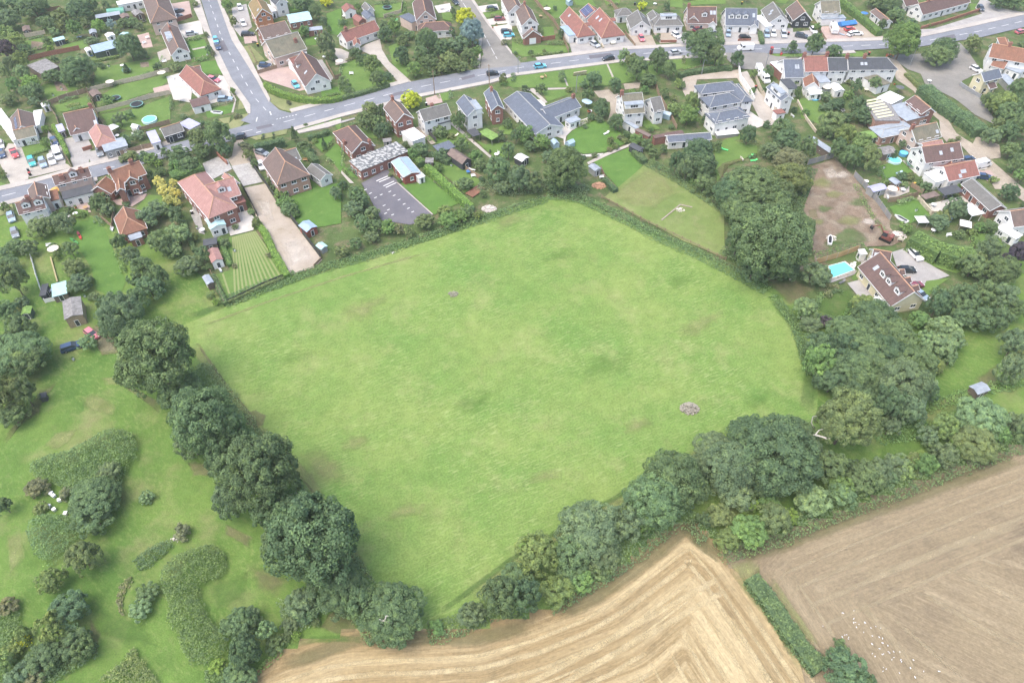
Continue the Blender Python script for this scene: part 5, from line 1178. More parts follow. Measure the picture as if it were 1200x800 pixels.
# right, north
h=house('A5','long white house with brown roof','long white house with broad brown roof above the main road bend',((455,28),(790,-60),(488,106), D(ze=2.8, roof='maroon', pitch=38, chim=(0.2,))),((340,-20),(430,-40),(390,42), D(ze=2.8, roof='maroon', pitch=36)))
h=house('A5','small brown-roofed chalet','small white chalet with brown roof in the hedge below the beige drive',((155,60),(252,138),(205,155), D(ze=2.4, roof='brown', pitch=32)))
h=house('A5','big orange roofed house','large house with spreading orange-brown roofs at the right edge by the main road',((975,305),(1210,345),(1150,435), D(ends='gh', ze=4.8, roof='orange', pitch=34, chim=(0.5,))),((1060,262),(1085,320),(1020,300), D(ends='hg', ze=5, roof='orange', pitch=34)),((1000,385),(1095,410),(1000,470), D(ze=2.8, roof='orange', pitch=28)))
h=house('A5','cream cottage with grey roof','cream-walled cottage with grey roof and small brown-roofed porch',((895,510),(1020,480),(922,572), D(ze=4.8, roof='slate', wall='cream', pitch=38)),((935,582),(985,568),(955,625), D(ze=2.6, roof='maroon', wall='cream', pitch=32)))
tile('A5');shed([(1080,460),(1140,432),(1194,490),(1150,530)], 2.6,'felt','white', label='white building with grey flat roof right of the cream cottage', style='flat', name='outbuilding', windows=True)
shed([(1045,520),(1100,530),(1130,590),(1070,600)], 2.2,'felt','grey','grey garden shed')
# right, works yard and bungalows
boxy([('A5', 75,700),('A5', 270,745),('B5', 315,105),('B5', 165,150)], 4.0,'asb','pinkbrick', None, 'workshop', style='flat', cat='workshop', label='workshop with weathered grey sheet roof and pale strip skylights')
tile('A5')
wr=boxy.last
for k in range(7):
    q=[G(p, 4.1) for p in ((78+k*15,704+k*19),(190+k*15,684+k*19),(194+k*15,694+k*19),(82+k*15,714+k*19))];m=MB();m.prism([(p.x-wr.location.x, p.y-wr.location.y) for p in q][::-1], 4.05,4.13);m.build('rooflight', plain('rooflight_sheet','C4C0A0', 0.6,0.1), wr)
shed([(182,672),(275,632),(335,690),(250,740)], 3.6,'white','white', label='workshop annex with flat white roof', name='workshop_annex', style='flat', cat='annex', door=False)
shed([(270,745),(395,700),('B5', 485,108),('B5', 330,135)], 3.4,'felt','pinkbrick', label='wide grey flat-roofed workshop beside the brown roof', name='workshop', style='flat', cat='workshop', windows=True)
h=house('B5','brick gable house by the lane','brick house with brown roof and brick gable beside the lane',(('A5', 430,668),(543,40),(490,95), D(ze=4.4, roof='maroon', wall='brick', pitch=34)))
h=house('B5','flat grey brick bungalow','brick bungalow with flat blue-grey roof behind the workshops',((215,190),(345,165),(210,245), D(ends='hh', ze=2.9, roof='felt', wall='pinkbrick', pitch=9, caps=ridge_g)))
tile('B5');shed([(65,207),(148,190),(152,245),(80,258)], 2.2,'green','green','green-roofed shed');shed([(180,315),(270,300),(280,350),(190,370)], 2.2,'asb','wood','weathered shed')
h=house('B5','mossy brown roofed house','brown-grey roofed house with dormer between the brick bungalow and the lane',((405,182),(583,140),(610,242), D(ze=4.2, roof='moss', wall='pink', pitch=36, caps=ridge_m, sky=((0.9,0.6),), chim=(0.03,))))
h=house('B5','white gable house with pink-brown roof','white-gabled house with long pink-brown roof beside the lane',((478,312),(745,278),(770,392), D(ze=4.6, roof='maroon', pitch=36, sky=((0.45,0.5),(0.75,0.4)))),((480,290),(620,262),(500,320), D(ze=4.0, roof='pink', pitch=30, wins=False)))
h=house('B5','bright red-roofed house','bright red-roofed house with white side extension beside the lane',((632,450),(850,406),(870,512), D(ze=3.0, roof='red', pitch=34, sky=((0.5,0.55),(0.58,0.55),(0.4,0.8)))),((675,395),(690,430),(650,440), D(ze=3.2, roof='red', pitch=36, wins=False)))
ext(h, 'B5', [(515,490),(625,458),(640,545),(560,560)], 2.8,'white','white')
h=house('B5','long grey bungalow','long bungalow with grey-brown roof and brick end beside the lane',((830,532),(1035,718),(958,760), D(ze=2.7, roof='grey', wall='brick', pitch=30, caps=ridge_g)))
tile('B5');shed([(592,605),(718,578),(770,622),(640,650)], 2.6,'black','wood', label='black flat-roofed carport beside the red-roofed house', name='carport', style='flat', cat='carport', open_=True, door=False)
shed([(480,645),(580,622),(590,650),(500,680)], 2.0,'dbrown','wood', label='low brown pergola bar above the white patio', name='pergola', style='flat', cat='pergola', open_=True, door=False)
shed([(782,715),(848,702),(890,780),(800,800)], 2.5,'white','white', label='white slatted pergola below the grey bungalow', name='pergola', style='flat', cat='pergola', open_=True, door=False)
shed([(100,590),(190,565),(235,600),(140,625)], 2.2,'lilac','grey','grey garden shed');shed([(260,530),(300,525),(325,560),(285,580)], 2.0,'felt','wood','small grey shed')
shed([(900,232),(960,228),(1020,330),(1000,360)], 2.4,'felt','green','x') if 0 else None
tile('B4');shed([(918,238),(952,230),(1028,350),(990,368)], 2.4,'felt','wood', label='long grey shed roof by the bare ground fence', name='garden_shed', style='flat')
h=house('C3','white house with conservatory','white gabled house at the right edge with a long white conservatory',((735,70),(900,50),(870,130), D(ze=3.4, roof='brown', pitch=36)))
boxy([('C3', 690,132),('C3', 722,128),('C3', 775,185),('C3', 745,215)], 2.4,'white','white', None, 'conservatory', cat='conservatory', label='white glazed conservatory at the right edge above the purple tree', windows=True)
h=house('C3','maroon roof house with dormers','long house with maroon roof, orange ridge and three white dormers',((125,262),(287,447),(183,525), D(ze=2.9, roof='maroon', wall='cream', pitch=40, dormers=((0.42,0.55),(0.6,0.55),(0.84,0.55)), sky=((0.22,0.5),(0.6,0.25)), gw=False)),((95,248),(180,262),(70,320), D(ze=2.9, roof='maroon', wall='cream', pitch=38, sky=((0.2,0.3),))),
          ((215,345),(240,342),(225,360), D(ze=3, roof='maroon', wall='brick', pitch=36)),((240,385),(268,378),(260,398), D(ze=3, roof='maroon', wall='brick', pitch=36)),((270,425),(305,415),(300,436), D(ze=3, roof='maroon', wall='brick', pitch=36)))
ext(h, 'C3', [(85,478),(115,472),(170,508),(150,518)], 2.5,'white','white');ext(h, 'C3', [(30,250),(58,248),(58,270),(32,272)], 2.4,'white','white')
h=house('B4','blue-grey roofed bungalow','blue-grey roofed bungalow behind the dark trees with white gable',(('B3', 1085,235),(195,212),(235,255), D(ze=2.5, roof='slate', pitch=28)))
h2=boxy([('B3', 985,232),('B3', 1194,195),('B3', 1194,215),('B3', 1000,252)], 2.4,'maroon','brick', None, 'outbuilding', cat='outbuilding', label='long narrow brown-roofed outbuilding above the blue-grey bungalow', door=False)
tile('B3');shed([(795,125),(812,118),(875,180),(855,190)], 2.4,'felt','white','white-walled lean-to', name='lean_to', cat='lean-to', style='flat');shed([(872,185),(890,178),(965,232),(945,248)], 2.4,'dbrown','brick','brick lean-to', name='lean_to', cat='lean-to', style='flat')
# left village
boxy([('B0', 0,45),('B0', 55,28),('B0', 100,262),('B0', 32,285)], 2.8,'white','white', None, 'workshop', cat='workshop', label='long flat white-roofed building at the left edge beside brown bungalow', windows=True)
h=house('B0','brown bungalow with car row','brown-roofed bungalow with white front behind a row of parked cars',((125,48),(148,165),(75,150), D(ze=2.7, roof='brown', pitch=34, solar=(0.25,0.9,0.35,0.6,1))),((90,198),(236,165),(108,265), D(ze=2.7, roof='moss', pitch=32, caps=ridge_m)))
ext(h, 'B0', [(217,62),(268,55),(298,155),(238,165)], 2.6,'white','white')
h=house('B0','maroon bungalow with white bay','brown-red bungalow with white bay gable and hipped right wing',((440,80),(642,36),(478,235), D(ze=2.7, roof='maroon', pitch=32, sky=((0.95,0.7),), chim=(0.98,))),((500,130),(532,178),(495,215), D(ze=2.7, roof='maroon', pitch=36)),((672,150),(712,225),(640,250), D(ends='gh', ze=2.7, roof='pink', wall='brick', pitch=32)))
tile('B0');shed([(392,160),(430,150),(455,195),(410,208)], 2.2,'lilac','wood','lilac-roofed shed', style='flat')
shed([(705,280),(862,248),(895,295),(735,350)], 2.8,'felt','grey', label='low blue-grey roofed garage beside the red-roofed bungalow wing', name='garage', style='flat', cat='garage', windows=True)
h=house('B0','black-boarded house by the road','low black-boarded house with brown-grey roof beside the big tree',((1120,182),('B1', 65,140),('B1', 102,196), D(ze=2.7, roof='grey', wall='dark', pitch=32, caps=ridge_m)))
tile('B0');shed([(1030,208),(1090,192),(1115,275),(1060,290)], 2.6,'lilac','white', label='white garage with lilac-grey roof joined to the black-boarded house', name='garage', style='flat', cat='garage')
tile('B1');shed([(75,142),(150,98),(183,165),(112,198)], 2.4,'lilac','cream', label='shed with blue-grey sheet roof beside the big tree', name='outbuilding', style='flat')
h=house('B0','long brown terrace with dormer','long brown-roofed terrace house with white dormer backing on the road',((362,517),(618,455),(382,583), D(ze=4.4, roof='maroon', wall='pink', pitch=36, dormers=((0.55,0.6),), chim=((0.25,0.5),(0.8,0.3)), ch='brick')))
ext(h, 'B0', [(430,625),(630,578),(655,622),(445,680)], 2.9,'black','white', windows=True);ext(h, 'B0', [(330,625),(395,608),(415,675),(348,692)], 2.8,'orange','white')
h=house('B0','brown gable end house','narrow house with brown roof facing the road left of the terrace',((240,555),(262,650),(197,620), D(ze=4.2, roof='brown', pitch=36, wall='pink')))
h=house('B0','maroon roof with white dormers','white-fronted house with maroon roof and two small white dormers',((105,705),(297,660),(318,742), D(ze=4.4, roof='maroon', pitch=38, dormers=((0.35,0.6),(0.8,0.6)), chim=(0.5,))))
h=house('B0','brick house with orange roof','brick house with orange tiled roofs and white windows beside the road',((760,488),(975,410),(1008,505), D(ze=4.8, roof='orange', wall='brick', pitch=38, chim=(0.05,0.75))),((825,520),(838,600),(880,640), D(ze=4.8, roof='orange', wall='brick', pitch=38)),((905,480),(908,520),(875,540), D(ze=4.8, roof='orange', wall='brick', pitch=40, chim=())),((742,520),(680,585),(675,575), D(ze=2.6, roof='orange', wall='brick', pitch=34)))
h=house('C0','orange pyramid roof cottage','cottage with orange pyramid roof and grey flat extension on the lawn',((578,48),(598,100),(552,152), D(ends='gh', ze=2.7, roof='orange', wall='brick', pitch=38)))
ext(h, 'C0', [(582,160),(642,142),(668,188),(620,205)], 2.4,'felt','brick')
h=house('B1','large pink-roofed house','large house with salmon pink hipped roofs and a white conservatory',((165,505),(300,660),(92,610), D(ends='hh', ze=4.8, roof='pink', wall='brick', pitch=36)),((240,582),(440,522),(505,640), D(ze=4.8, roof='pink', wall='brick', pitch=36, dormers=((0.45,0.6),), sky=((0.7,0.55),))),((375,495),(455,560),(350,510), D(ze=4.8, roof='pink', wall='brick', pitch=36)))
ext(h, 'B1', [(352,700),(508,655),(518,692),(362,742)], 3.0,'red','brick', windows=True)
boxy([('C1', 297,160),('C1', 398,128),('C1', 452,192),('C1', 345,228)], 2.9,'teal','white', None, 'conservatory', style='gable', cat='conservatory', label='white conservatory with pale blue roof on the salmon roofed house', windows=True)
tile('C1');shed([(312,385),(385,362),(425,438),(350,462)], 2.4,'pink','white', label='small pink tiled garage beside the striped lawn', name='garage', pitch=25);shed([(285,560),(328,547),(355,598),(312,620)], 2.0,'felt','wood', label='grey shed beside the striped lawn corner');shed([(282,305),(378,290),(383,330),(298,345)], 2.2,'black','wood', label='black flat-roofed store above the pink tiled garage', style='flat', name='store')
shed([(965,200),(1025,165),(1082,212),(1002,250)], 2.3,'blue','redboard', label='red-boarded shed with pale blue roof beside the sandy lot')
shed([(1078,342),(1120,318),(1152,348),(1110,372)], 1.7,'teal','grey', label='small bright blue playhouse beside the sandy lot', name='playhouse', cat='playhouse')
h=house('B1','brown brick house with hipped roof','brown brick house with hipped grey-brown roofs and solar panels by the track',((732,315),(800,412),(690,500), D(ends='gh', ze=4.8, roof='brown', wall='pinkbrick', pitch=36)),((790,345),(875,318),(930,390), D(ze=4.8, roof='grey', wall='pinkbrick', pitch=34, caps=ridge_m, sky=((0.6,0.85),))))
ext(h, 'B1', [(862,442),(918,430),(940,478),(878,492)], 2.8,'slate','pinkbrick')
h=house('B1','white outbuilding with grey roof','white gabled outbuilding with grey roof beside the twin-wheel track',((985,428),(1085,502),(1043,545), D(ze=2.6, roof='grey', pitch=30, caps=ridge_g)), name='outbuilding', cat='outbuilding')
h=house('B2','maroon-roofed hall','brick hall with maroon hipped roof and tall chimneys by the car park',((47,168),(146,272),(100,385), D(ends='hg', ze=3.4, roof='maroon', wall='brick', pitch=36, chim=((0.98,-0.6),(0.45,0.95)))), name='hall', cat='hall')
ext(h, 'B2', [(60,415),(385,268),(468,350),(130,472)], 3.2,'patchy','brick', windows=True)
h=house('B2','hall annex with blue sheet roof','red-brick hall annex with pale blue sheet roof facing the car park',((405,385),(492,490),(433,520), D(ze=3.0, roof='blue', wall='redboard', pitch=14, barge=True, caps=ridge_g)), name='hall_annex', cat='hall')
tile('B2');shed([(520,503),(560,490),(583,515),(540,532)], 2.2,'white','white', label='white storage container beside the hall annex', name='storage_container', style='flat', cat='container')
shed([(637,307),(745,272),(803,308),(692,348)], 2.5,'slate','wood', label='open carport with blue-grey roof in the long garden', name='carport', style='flat', cat='carport', open_=True, door=False)
shed([(755,350),(812,328),(900,402),(832,440)], 2.4,'dbrown','dark', label='black shed with brown roof beside the white garden path', pitch=34)
shed([(975,205),(1020,180),(1102,236),(1040,268)], 2.2,'green','grey', label='open shelter with turf green roof below the blue slate houses', name='shelter', style='flat', cat='shelter', open_=True, door=False)
shed([(878,198),(932,182),(980,220),(925,240)], 2.2,'black','dark', label='black pergola below the white blue-roofed house', name='pergola', style='flat', cat='pergola', open_=True, door=False)
shed([(290,255),(345,248),(350,270),(295,278)], 2.0,'asb','grey','small grey shed');shed([(580,385),(640,395),(645,415),(600,425)], 1.9,'asb','wood','low grey shed', style='flat')
shed([(868,632),(960,582),(1000,600),(922,665)], 0.35,'orange','wood', label='raised timber deck at the end of the long hedge', name='deck', style='flat', cat='deck', door=False)
tile('B3');shed([(25,385),(60,352),(122,388),(62,412)], 2.0,'white','dark', label='small white-roofed shed left of the big round tree')
shed([(540,442),(580,428),(620,462),(578,482)], 2.1,'felt','grey', label='pale grey shed at the left end of the white path');shed([(830,295),(860,280),(915,325),(880,348)], 2.1,'black','dark', label='dark shed at the right end of the white path')
tile('C0');shed([(285,495),(360,473),(402,548),(312,573)], 3.0,'asb','stone', label='barn with corrugated pale roof and stone walls', name='barn', cat='barn', pitch=14)
shed([(95,522),(138,516),(150,545),(110,552)], 1.9,'green','green','small green shed');shed([(235,415),(300,400),(320,450),(255,470)], 2.0,'teal','wood','low teal-roofed run', style='flat', name='animal_run', cat='run')
shed([(190,415),(215,412),(220,460),(198,465)], 2.0,'black','dark','black water-stained shed', style='flat')
tile('D2');shed([(945,208),(1005,190),(1038,225),(985,248)], 1.9,'felt','wood', label='lone grey-roofed shed in the right-hand clearing')
# sheds of the top-left gardens
tile('A0')
shed([(208,445),(345,408),(382,470),(268,530)], 2.4,'asb','wood', label='barn with cracked grey sheet roof among the left trees', name='barn', cat='barn', style='flat')
shed([(632,322),(800,275),(828,332),(658,368)], 2.4,'blue','green', label='long blue-roofed shed in the upper left gardens')
for q, rf, wl, ph in (([(368,270),(440,252),(450,272),(378,290)], 'teal','dark','teal-roofed shed'),([(665,105),(835,76),(838,100),(675,128)], 'felt','dark','long dark shed'),([(620,212),(662,207),(680,225),(630,238)], 'felt','wood','grey-roofed shed'),
        ([(730,242),(780,230),(808,245),(755,262)], 'white','white','white-roofed shed'),([(840,105),(890,92),(905,118),(850,130)], 'dbrown','wood','brown-roofed shed'),([(925,80),(985,62),(992,100),(940,112)], 'asb','wood','weathered shed'),
        ([(590,340),(625,332),(640,352),(605,362)], 'white','white','small white shed'),([(285,725),(330,715),(345,735),(300,750)], 'white','white','white box shed'),([(620,640),(680,628),(705,655),(650,680)], 'dbrown','wood','brown garden shed'),
        ([(845,240),(900,225),(930,265),(870,285)], 'teal','white','pale teal lean-to'),([(150,190),(200,180),(215,210),(165,220)], 'dbrown','wood','brown shed')):
    shed(q, 2.0, rf, wl, ph)
shed([(815,12),(990,-20),(990,5),(825,38)], 2.8,'white','white', label='long white-roofed building at the top edge', name='outbuilding', style='flat', windows=True)
tile('A5');shed([(0,0),(1,1),(2,2),(3,3)], 2) if 0 else None
# ------------------------------------------------------------------ vehicles
mark('main road junction', G(('F', 320,140)));mark('red telephone box', G(('F', 903,62)));mark('swimming pool', G(('F', 985,317)));mark('sandy lot', G(('F', 345,270)));mark('hall car park', G(('F', 460,235)))
mark('striped lawn', G(('F', 290,310)));mark('pale-roofed barn', G(('F', 85,360)));mark('round white-edged lawn', G(('F', 698,162)));mark('bare building plot', G(('F', 985,240)))
mark('polytunnel', G(('F', 136,12)));mark('blue-roofed garden shed', G(('F', 120,55)));mark('left pasture thickets', G(('F', 90,550)));mark('right pub car park', G(('F', 1115,85)))
CARS={
 'A0': [((205+990-200,5),(1000,30),'silver')][:0],
 'A1': [((20,90),(88,65),'dark','hatch'),((15,125),(75,103),'grey','hatch'),((107,240),(185,228),'silver','hatch'),((310,262),(322,306),'cyan','hatch','car on the kerb'),((318,308),(340,352),'navy','hatch','car on the kerb'),
        ((262,545),(338,565),'pinkr','estate'),((335,695),(425,690),'steel','estate'),((855,568),(892,618),'cyan','hatch'),((620,455),(702,458),'navy','hatch'),((492,240),(585,235),'black','estate'),((498,142),(518,185),'white','hatch'),((478,35),(490,70),'white','hatch')],
 'A2': [((1018,62),(1092,55),'dark','hatch'),((1068,135),(1145,128),'maroon','hatch'),((1120,222),(1190,218),'dark','hatch'),((1142,248),(1200,243),'cyan','hatch'),((785,0),(812,28),'dark','hatch'),((1025,520),(1092,512),'black','hatch','car driving on the main road')],
 'A3': [((555,298),(605,325),'silver','hatch'),((680,262),(715,308),'cream','hatch'),((893,245),(918,293),'pinkr','hatch'),((1118,228),(1182,268),'white','hatch'),((155,470),(238,460),'cyan','hatch','car driving on the main road'),((712,405),(635,418),'black','hatch','car driving on the main road'),((1108,375),(1185,362),'silver','hatch','car driving on the main road')],
 'A4': [((318,205),(320,268),'steel','hatch'),((402,262),(468,258),'black','hatch'),((500,340),(375,345),'white','van','van driving on the main road'),((580,205),(595,275),'steel','estate'),((628,205),(640,268),'white','hatch'),((695,205),(718,278),'silver','estate'),
        ((795,245),(870,258),'dark','estate'),((905,200),(925,225),'white','hatch'),((88,212),(130,200),'maroon','hatch'),((190,240),(235,225),'grey','hatch'),((1042,178),(1068,248),'white','caravan','caravan'),((1145,208),(1192,200),'red','hatch'),((1162,245),(1205,228),'white','hatch'),
        ((528,480),(545,525),'white','van','van on the lane'),((556,528),(590,572),'white','van','van on the lane')],
 'A5': [((825,468),(895,502),'white','hatch','car'),((1150,225),(1194,215),'pinkr','hatch'),((5,235),(45,235),'white','hatch'),((878,40),(905,78),'dark','hatch')],
 'B0': [((75,305),(125,410),'red','pickup'),((205,365),(240,465),'teal','estate'),((282,372),(318,475),'steel','estate'),((345,352),(380,455),'white','estate'),((390,322),(425,412),'white','van'),((365,240),(395,308),'navy','hatch'),((5,330),(18,390),'navy','hatch'),((685,300),(712,395),'grey','estate'),((0,270),(8,320),'white','hatch')],
 'B1': [((512,238),(442,248),'dark','hatch','car waiting at the junction'),((618,345),(662,360),'grey','hatch'),((625,425),(640,455),'white','hatch')],
 'B5': [((765,402),(842,385),'navy','hatch'),((868,445),(930,430),'white','van'),((878,512),(955,522),'navy','hatch')],
 'C0': [((305,712),(366,692),'navy','estate'),((410,628),(448,658),'pinkr','hatch'),((45,75),(58,118),'steel','hatch'),((62,148),(75,192),'grey','hatch')],
 'C3': [((272,255),(308,292),'white','estate'),((232,345),(270,345),'black','hatch'),((272,420),(310,412),'maroon','hatch'),((300,448),(332,470),'steel','hatch')],
}
for t, rows in CARS.items():
    tile(t)
    for r in rows: car(*r)
tile('D0')
b=shed([(185,245),(205,240),(215,258),(192,264)], 1.4,'black','dark', label='small black trailer box beside the left trees', style='flat', name='trailer', cat='trailer', door=False)
# ------------------------------------------------------------------ fences and walls
FN=[('A0', [(350,735),(480,685),(620,645)], 1.6, wood_m, 'dark board fence with pale posts by the white box shed','panel', True),('A0', [(620,645),(800,600),(1000,555),(1194,500)], 1.5, paleline, 'pale fence along the lawn with the garden trampoline','panel', True),
 ('A0', [(680,790),(900,735),(1050,690),(1194,660)], 1.5, paleline, 'grey fence above the lawn with the round pool','panel', True),('A0', [(610,640),(650,720),(680,790)], 1.6, wood_m, 'short side fence between two upper left lawns','panel', False),
 ('A0', [(200,430),(330,395),(460,370),(560,350)], 1.6, brickfence_m, 'reddish fence behind the cracked sheet-roofed barn','panel', False),('A0', [(180,265),(320,240)], 1.5, paleline, 'grey picket fence beside the brown shed','panel', True),('A0', [(230,115),(330,85),(430,70)], 1.5, wood_m, 'brown fence in the top left corner gardens','panel', False),
 ('A0', [(345,740),(380,800),('B0', 400,110),('B0', 430,200)], 1.6, wood_m, 'fence between the bungalows running down from the white box shed','panel', True),('B0', [(655,45),(770,240)], 1.6, wood_m, 'brown fence right of the maroon bungalow','panel', False),
 ('B0', [(770,400),(900,365),(1000,335),(1140,305)], 1.8, wood_m, 'tall brown fence with pale posts along the main road','panel', True),('B0', [(455,370),(490,430),(505,460)], 1.5, wood_m, 'short dark fence beside the row of parked cars','panel', False),('B0', [(585,345),(650,325)], 1.2, brickfence_m, 'low brick wall in front of the hipped right wing','wall', False),
 ('B0', [(960,215),(1060,185),(1194,150)], 1.5, wood_m, 'dark fence below the round pool lawn','panel', False),('A1', [(15,165),(150,120)], 1.2, brickfence_m, 'low brown wall below the two-car drive','wall', False),('A1', [(110,440),(290,400)], 1.1, wood_m, 'low fence across the front lawns by side road','rail', True),
 ('A1', [(280,755),(450,715)], 1.1, paleline, 'low white post fence below the grey estate car','rail', True),('A1', [(610,520),(830,455)], 1.3, wood_m, 'dark fence above the pink block-paved drive','panel', False),('A1', [(1090,450),(1150,560),(1194,545)], 1.5, wood_m, 'fence behind the corner house garden','panel', False),
 ('A1', [(545,330),(600,440)], 0.9, wood_m, 'low fence by the small front lawn and yellow bin','rail', False),('A2', [(300,130),(420,95),(430,20)], 1.5, paleline, 'grey fence behind the shrub garden','panel', True),('A3', [(285,150),(345,250),(395,370)], 1.7, wood_m, 'tall dark fence left of the red-roofed house','panel', False),('A3', [(150,0),(240,110),(285,150)], 1.6, wood_m, 'fence running behind the top lawn to the red roof','panel', False),
 ('A3', [(205,290),(300,275)], 1.5, brickfence_m, 'brown fence beside the brick lean-to','panel', False),('A3', [(600,270),(640,345)], 0.9, paleline, 'low divider between the two grey drives','wall', False),('A3', [(790,235),(860,325)], 1.0, wood_m, 'low fence between grey and beige drives','panel', False),('A3', [(560,-40),(680,20),(740,90)], 1.6, wood_m, 'fence behind the red-roofed house with dormer','panel', False),
 ('A3', [(995,580),(1020,660),(1060,740),('B3', 1150,190)], 1.6, wood_m, 'brown fence right of the house with flat dormer','panel', False),('A3', [(1040,300),(1150,298)], 0.8, brickfence_m, 'low brick front wall of the dormer bungalow','wall', False),('A3', [(432,520),(520,505)], 0.5, paleline, 'low white edging around the green raised bed','wall', False),
 ('A4', [(500,540),(540,640),(600,740),(650,800)], 1.7, paleline, 'tall pale timber fence along the gravel lane','panel', False),('A4', [(388,490),(400,560),(470,660),(495,720)], 1.6, W['white'], 'white wall between the large white house and lane','wall', False),('A4', [(0,520),(130,480),(390,480)], 1.2, wood_m, 'post fence with the long hedge above the white house','rail', False),
 ('A4', [(385,290),(475,288)], 0.7, brickfence_m, 'low brick wall in front of the black car','wall', False),('A4', [(935,190),(1000,290)], 1.0, wood_m, 'fence left of the block-paved caravan yard','panel', False),('B4', [(0,238),(150,215),(240,195),(400,175)], 0.5, wood_m, 'hidden','wall', False),
 ('B4', [(870,440),(930,425),(1050,390)], 1.9, metal_m, 'grey framed fence at the top of the bare plot','panel', True),('B4', [(800,0),(860,120),(930,215)], 0.9, paleline, 'white edging along the bright green lawn','wall', False),('B3', [(1040,170),(1194,190)], 0.3, paleline, 'hidden','wall', False),
 ('B5', [(0,520),(60,580),(150,690),(250,830)], 1.8, metal_m, 'grey fence on the right side of the bare plot','panel', True),('B5', [(240,700),(330,690),(450,655)], 1.6, wood_m, 'black fence above the small bright lawn','panel', False),('B5', [(400,590),(480,640)], 1.4, wood_m, 'short dark fence beside the white patio','panel', False),('B5', [(445,680),(540,790),(610,790)], 1.3, paleline, 'pale wall around the white patio','wall', False),
 ('A5', [(470,205),(620,165),(880,80)], 1.0, brickfence_m, 'low brick wall in front of the long white house','wall', False),('A5', [(740,600),(800,640),(885,690)], 1.2, metal_m, 'grey wall around the cream cottage garden','wall', False),('A5', [(570,750),(380,690)], 0.1, wood_m, 'hidden','wall', False),
 ('B2', [(575,190),(665,285)], 1.8, plain('dark_boards','4A4A48', 0.9),'tall dark fence right of the white flat-roofed garage','panel', False),('B2', [(820,430),(900,500),(990,550)], 1.5, wood_m, 'fence beside the black shed and white path','panel', False),('B3', [(0,75),(60,140),(150,225)], 1.6, brickfence_m, 'brown fence left of the long white building','panel', False),
 ('B1', [(330,375),(400,440)], 1.3, brickfence_m, 'curved brick entrance wall of the salmon roofed house','wall', False),('B1', [(560,425),(640,540),(740,680)], 1.7, plain('dark_boards2','444644', 0.9),'dark fence right of the cobbled yard','panel', False),('B1', [(500,590),(560,700),(610,800)], 1.8, plain('dark_boards3','3E403E', 0.9),'black fence between pink-roofed house and sandy lot','panel', False),
 ('C1', [(900,150),(960,230),(1115,440)], 1.8, plain('dark_boards4','3E403E', 0.9),'black fence on the right side of the sandy lot','panel', False),('C1', [(1115,445),(1065,495)], 0.9, wood_m, 'short broken fence at the sandy lot corner','panel', False),('C1', [(440,755),(560,700),(700,630),(870,560)], 1.1, plain('dark_boards5','4A4E46', 0.9),'low dark fence at the foot of the striped lawn','panel', False),('C1', [(345,540),(385,640),(440,755)], 1.2, wood_m, 'brown fence left of the striped lawn','panel', False),
 ('C0', [(150,290),(175,380),(215,500),(310,478)], 1.2, W['white'], 'thin white fence around the small allotment','panel', False),('C0', [(240,290),(272,405)], 0.4, plain('yellow_edging','A09670', 0.9),'pale yellow timber edging in the allotment','wall', False),('C0', [(480,110),(530,150),(540,60)], 1.4, wood_m, 'fence left of the orange pyramid roof','panel', False),
 ('C2', [(190,400),(290,370),(420,318)], 0.9, paleline, 'low pale rail fence beside the big dark tree','rail', True),('C2', [(420,318),(520,290),(620,255)], 1.7, plain('orange_timber','B89870', 0.9),'orange timber panel fence above the swimming pool','panel', True),('C2', [(480,400),(610,362)], 0.9, paleline, 'white rail below the swimming pool','rail', True),
 ('F', [(705,232),(760,262),(850,305)], 1.0, wood_m, 'post and wire fence along the rough paddock edge','rail', False),('B3', [(620,470),(650,540),(720,610)], 1.3, wood_m, 'fence beside the rubble heap','panel', False)]
for t, pts, h, m, lb, kd, pl in FN:
    if lb == 'hidden': continue
    tile(t);fence(pts, h, m, lb, kind=kd, pale=pl, name='garden_wall' if kd == 'wall' else 'fence', cat='wall' if kd == 'wall' else 'fence')
# ------------------------------------------------------------------ poles, pools, play things
pole(('F', 509.5,112),8.5,'wooden utility pole beside the golden tree and main road');pole(('F', 573.5,103),8.0,'tall pole in front of the blue-roofed brick house')
pole(('F', 607,87),5.5,'short street lamp on the verge at side road mouth','lamp');pole(('F', 675,109),6.0,'thin white lamp post beside the round tree on the verge','lamp');pole(('F', 897,78),5.5,'lamp post beside the red telephone box','lamp')
pole(('F', 1066,77),6.0,'lamp post beside the bright green tree','lamp');pole(('F', 822,88),5,'lamp post behind the large yellowish tree','lamp')
round_thing(('B0', 1045,120),2.2,0.7,'round garden pool with pale rim and turquoise water on the left lawn','pool');round_thing(('A0', 955,728),2.0,0.8,'large black trampoline on the lawn above the round pool','trampoline')
round_thing(('A0', 882,490),1.4,0.8,'trampoline with teal rim in the upper left garden','trampoline');round_thing(('A0', 808,685),1.6,0.6,'low trampoline beside the brown garden shed','trampoline');round_thing(('A2', 320,52),1.7,0.7,'trampoline with pale rim behind the long red roof','trampoline')
round_thing(('B5', 425,433),1.9,0.8,'black trampoline beside the white gable house','trampoline');round_thing(('B5', 290,400),1.9,0.7,'blue-sided round pool on the lawn beside the olive tree','pool');round_thing(('A4', 922,685),1.5,0.4,'turquoise paddling pool below the white conservatory','pool2');round_thing(('B5', 355,350),1.2,0.9,'small dark blue hot tub against the white gable','pool2')
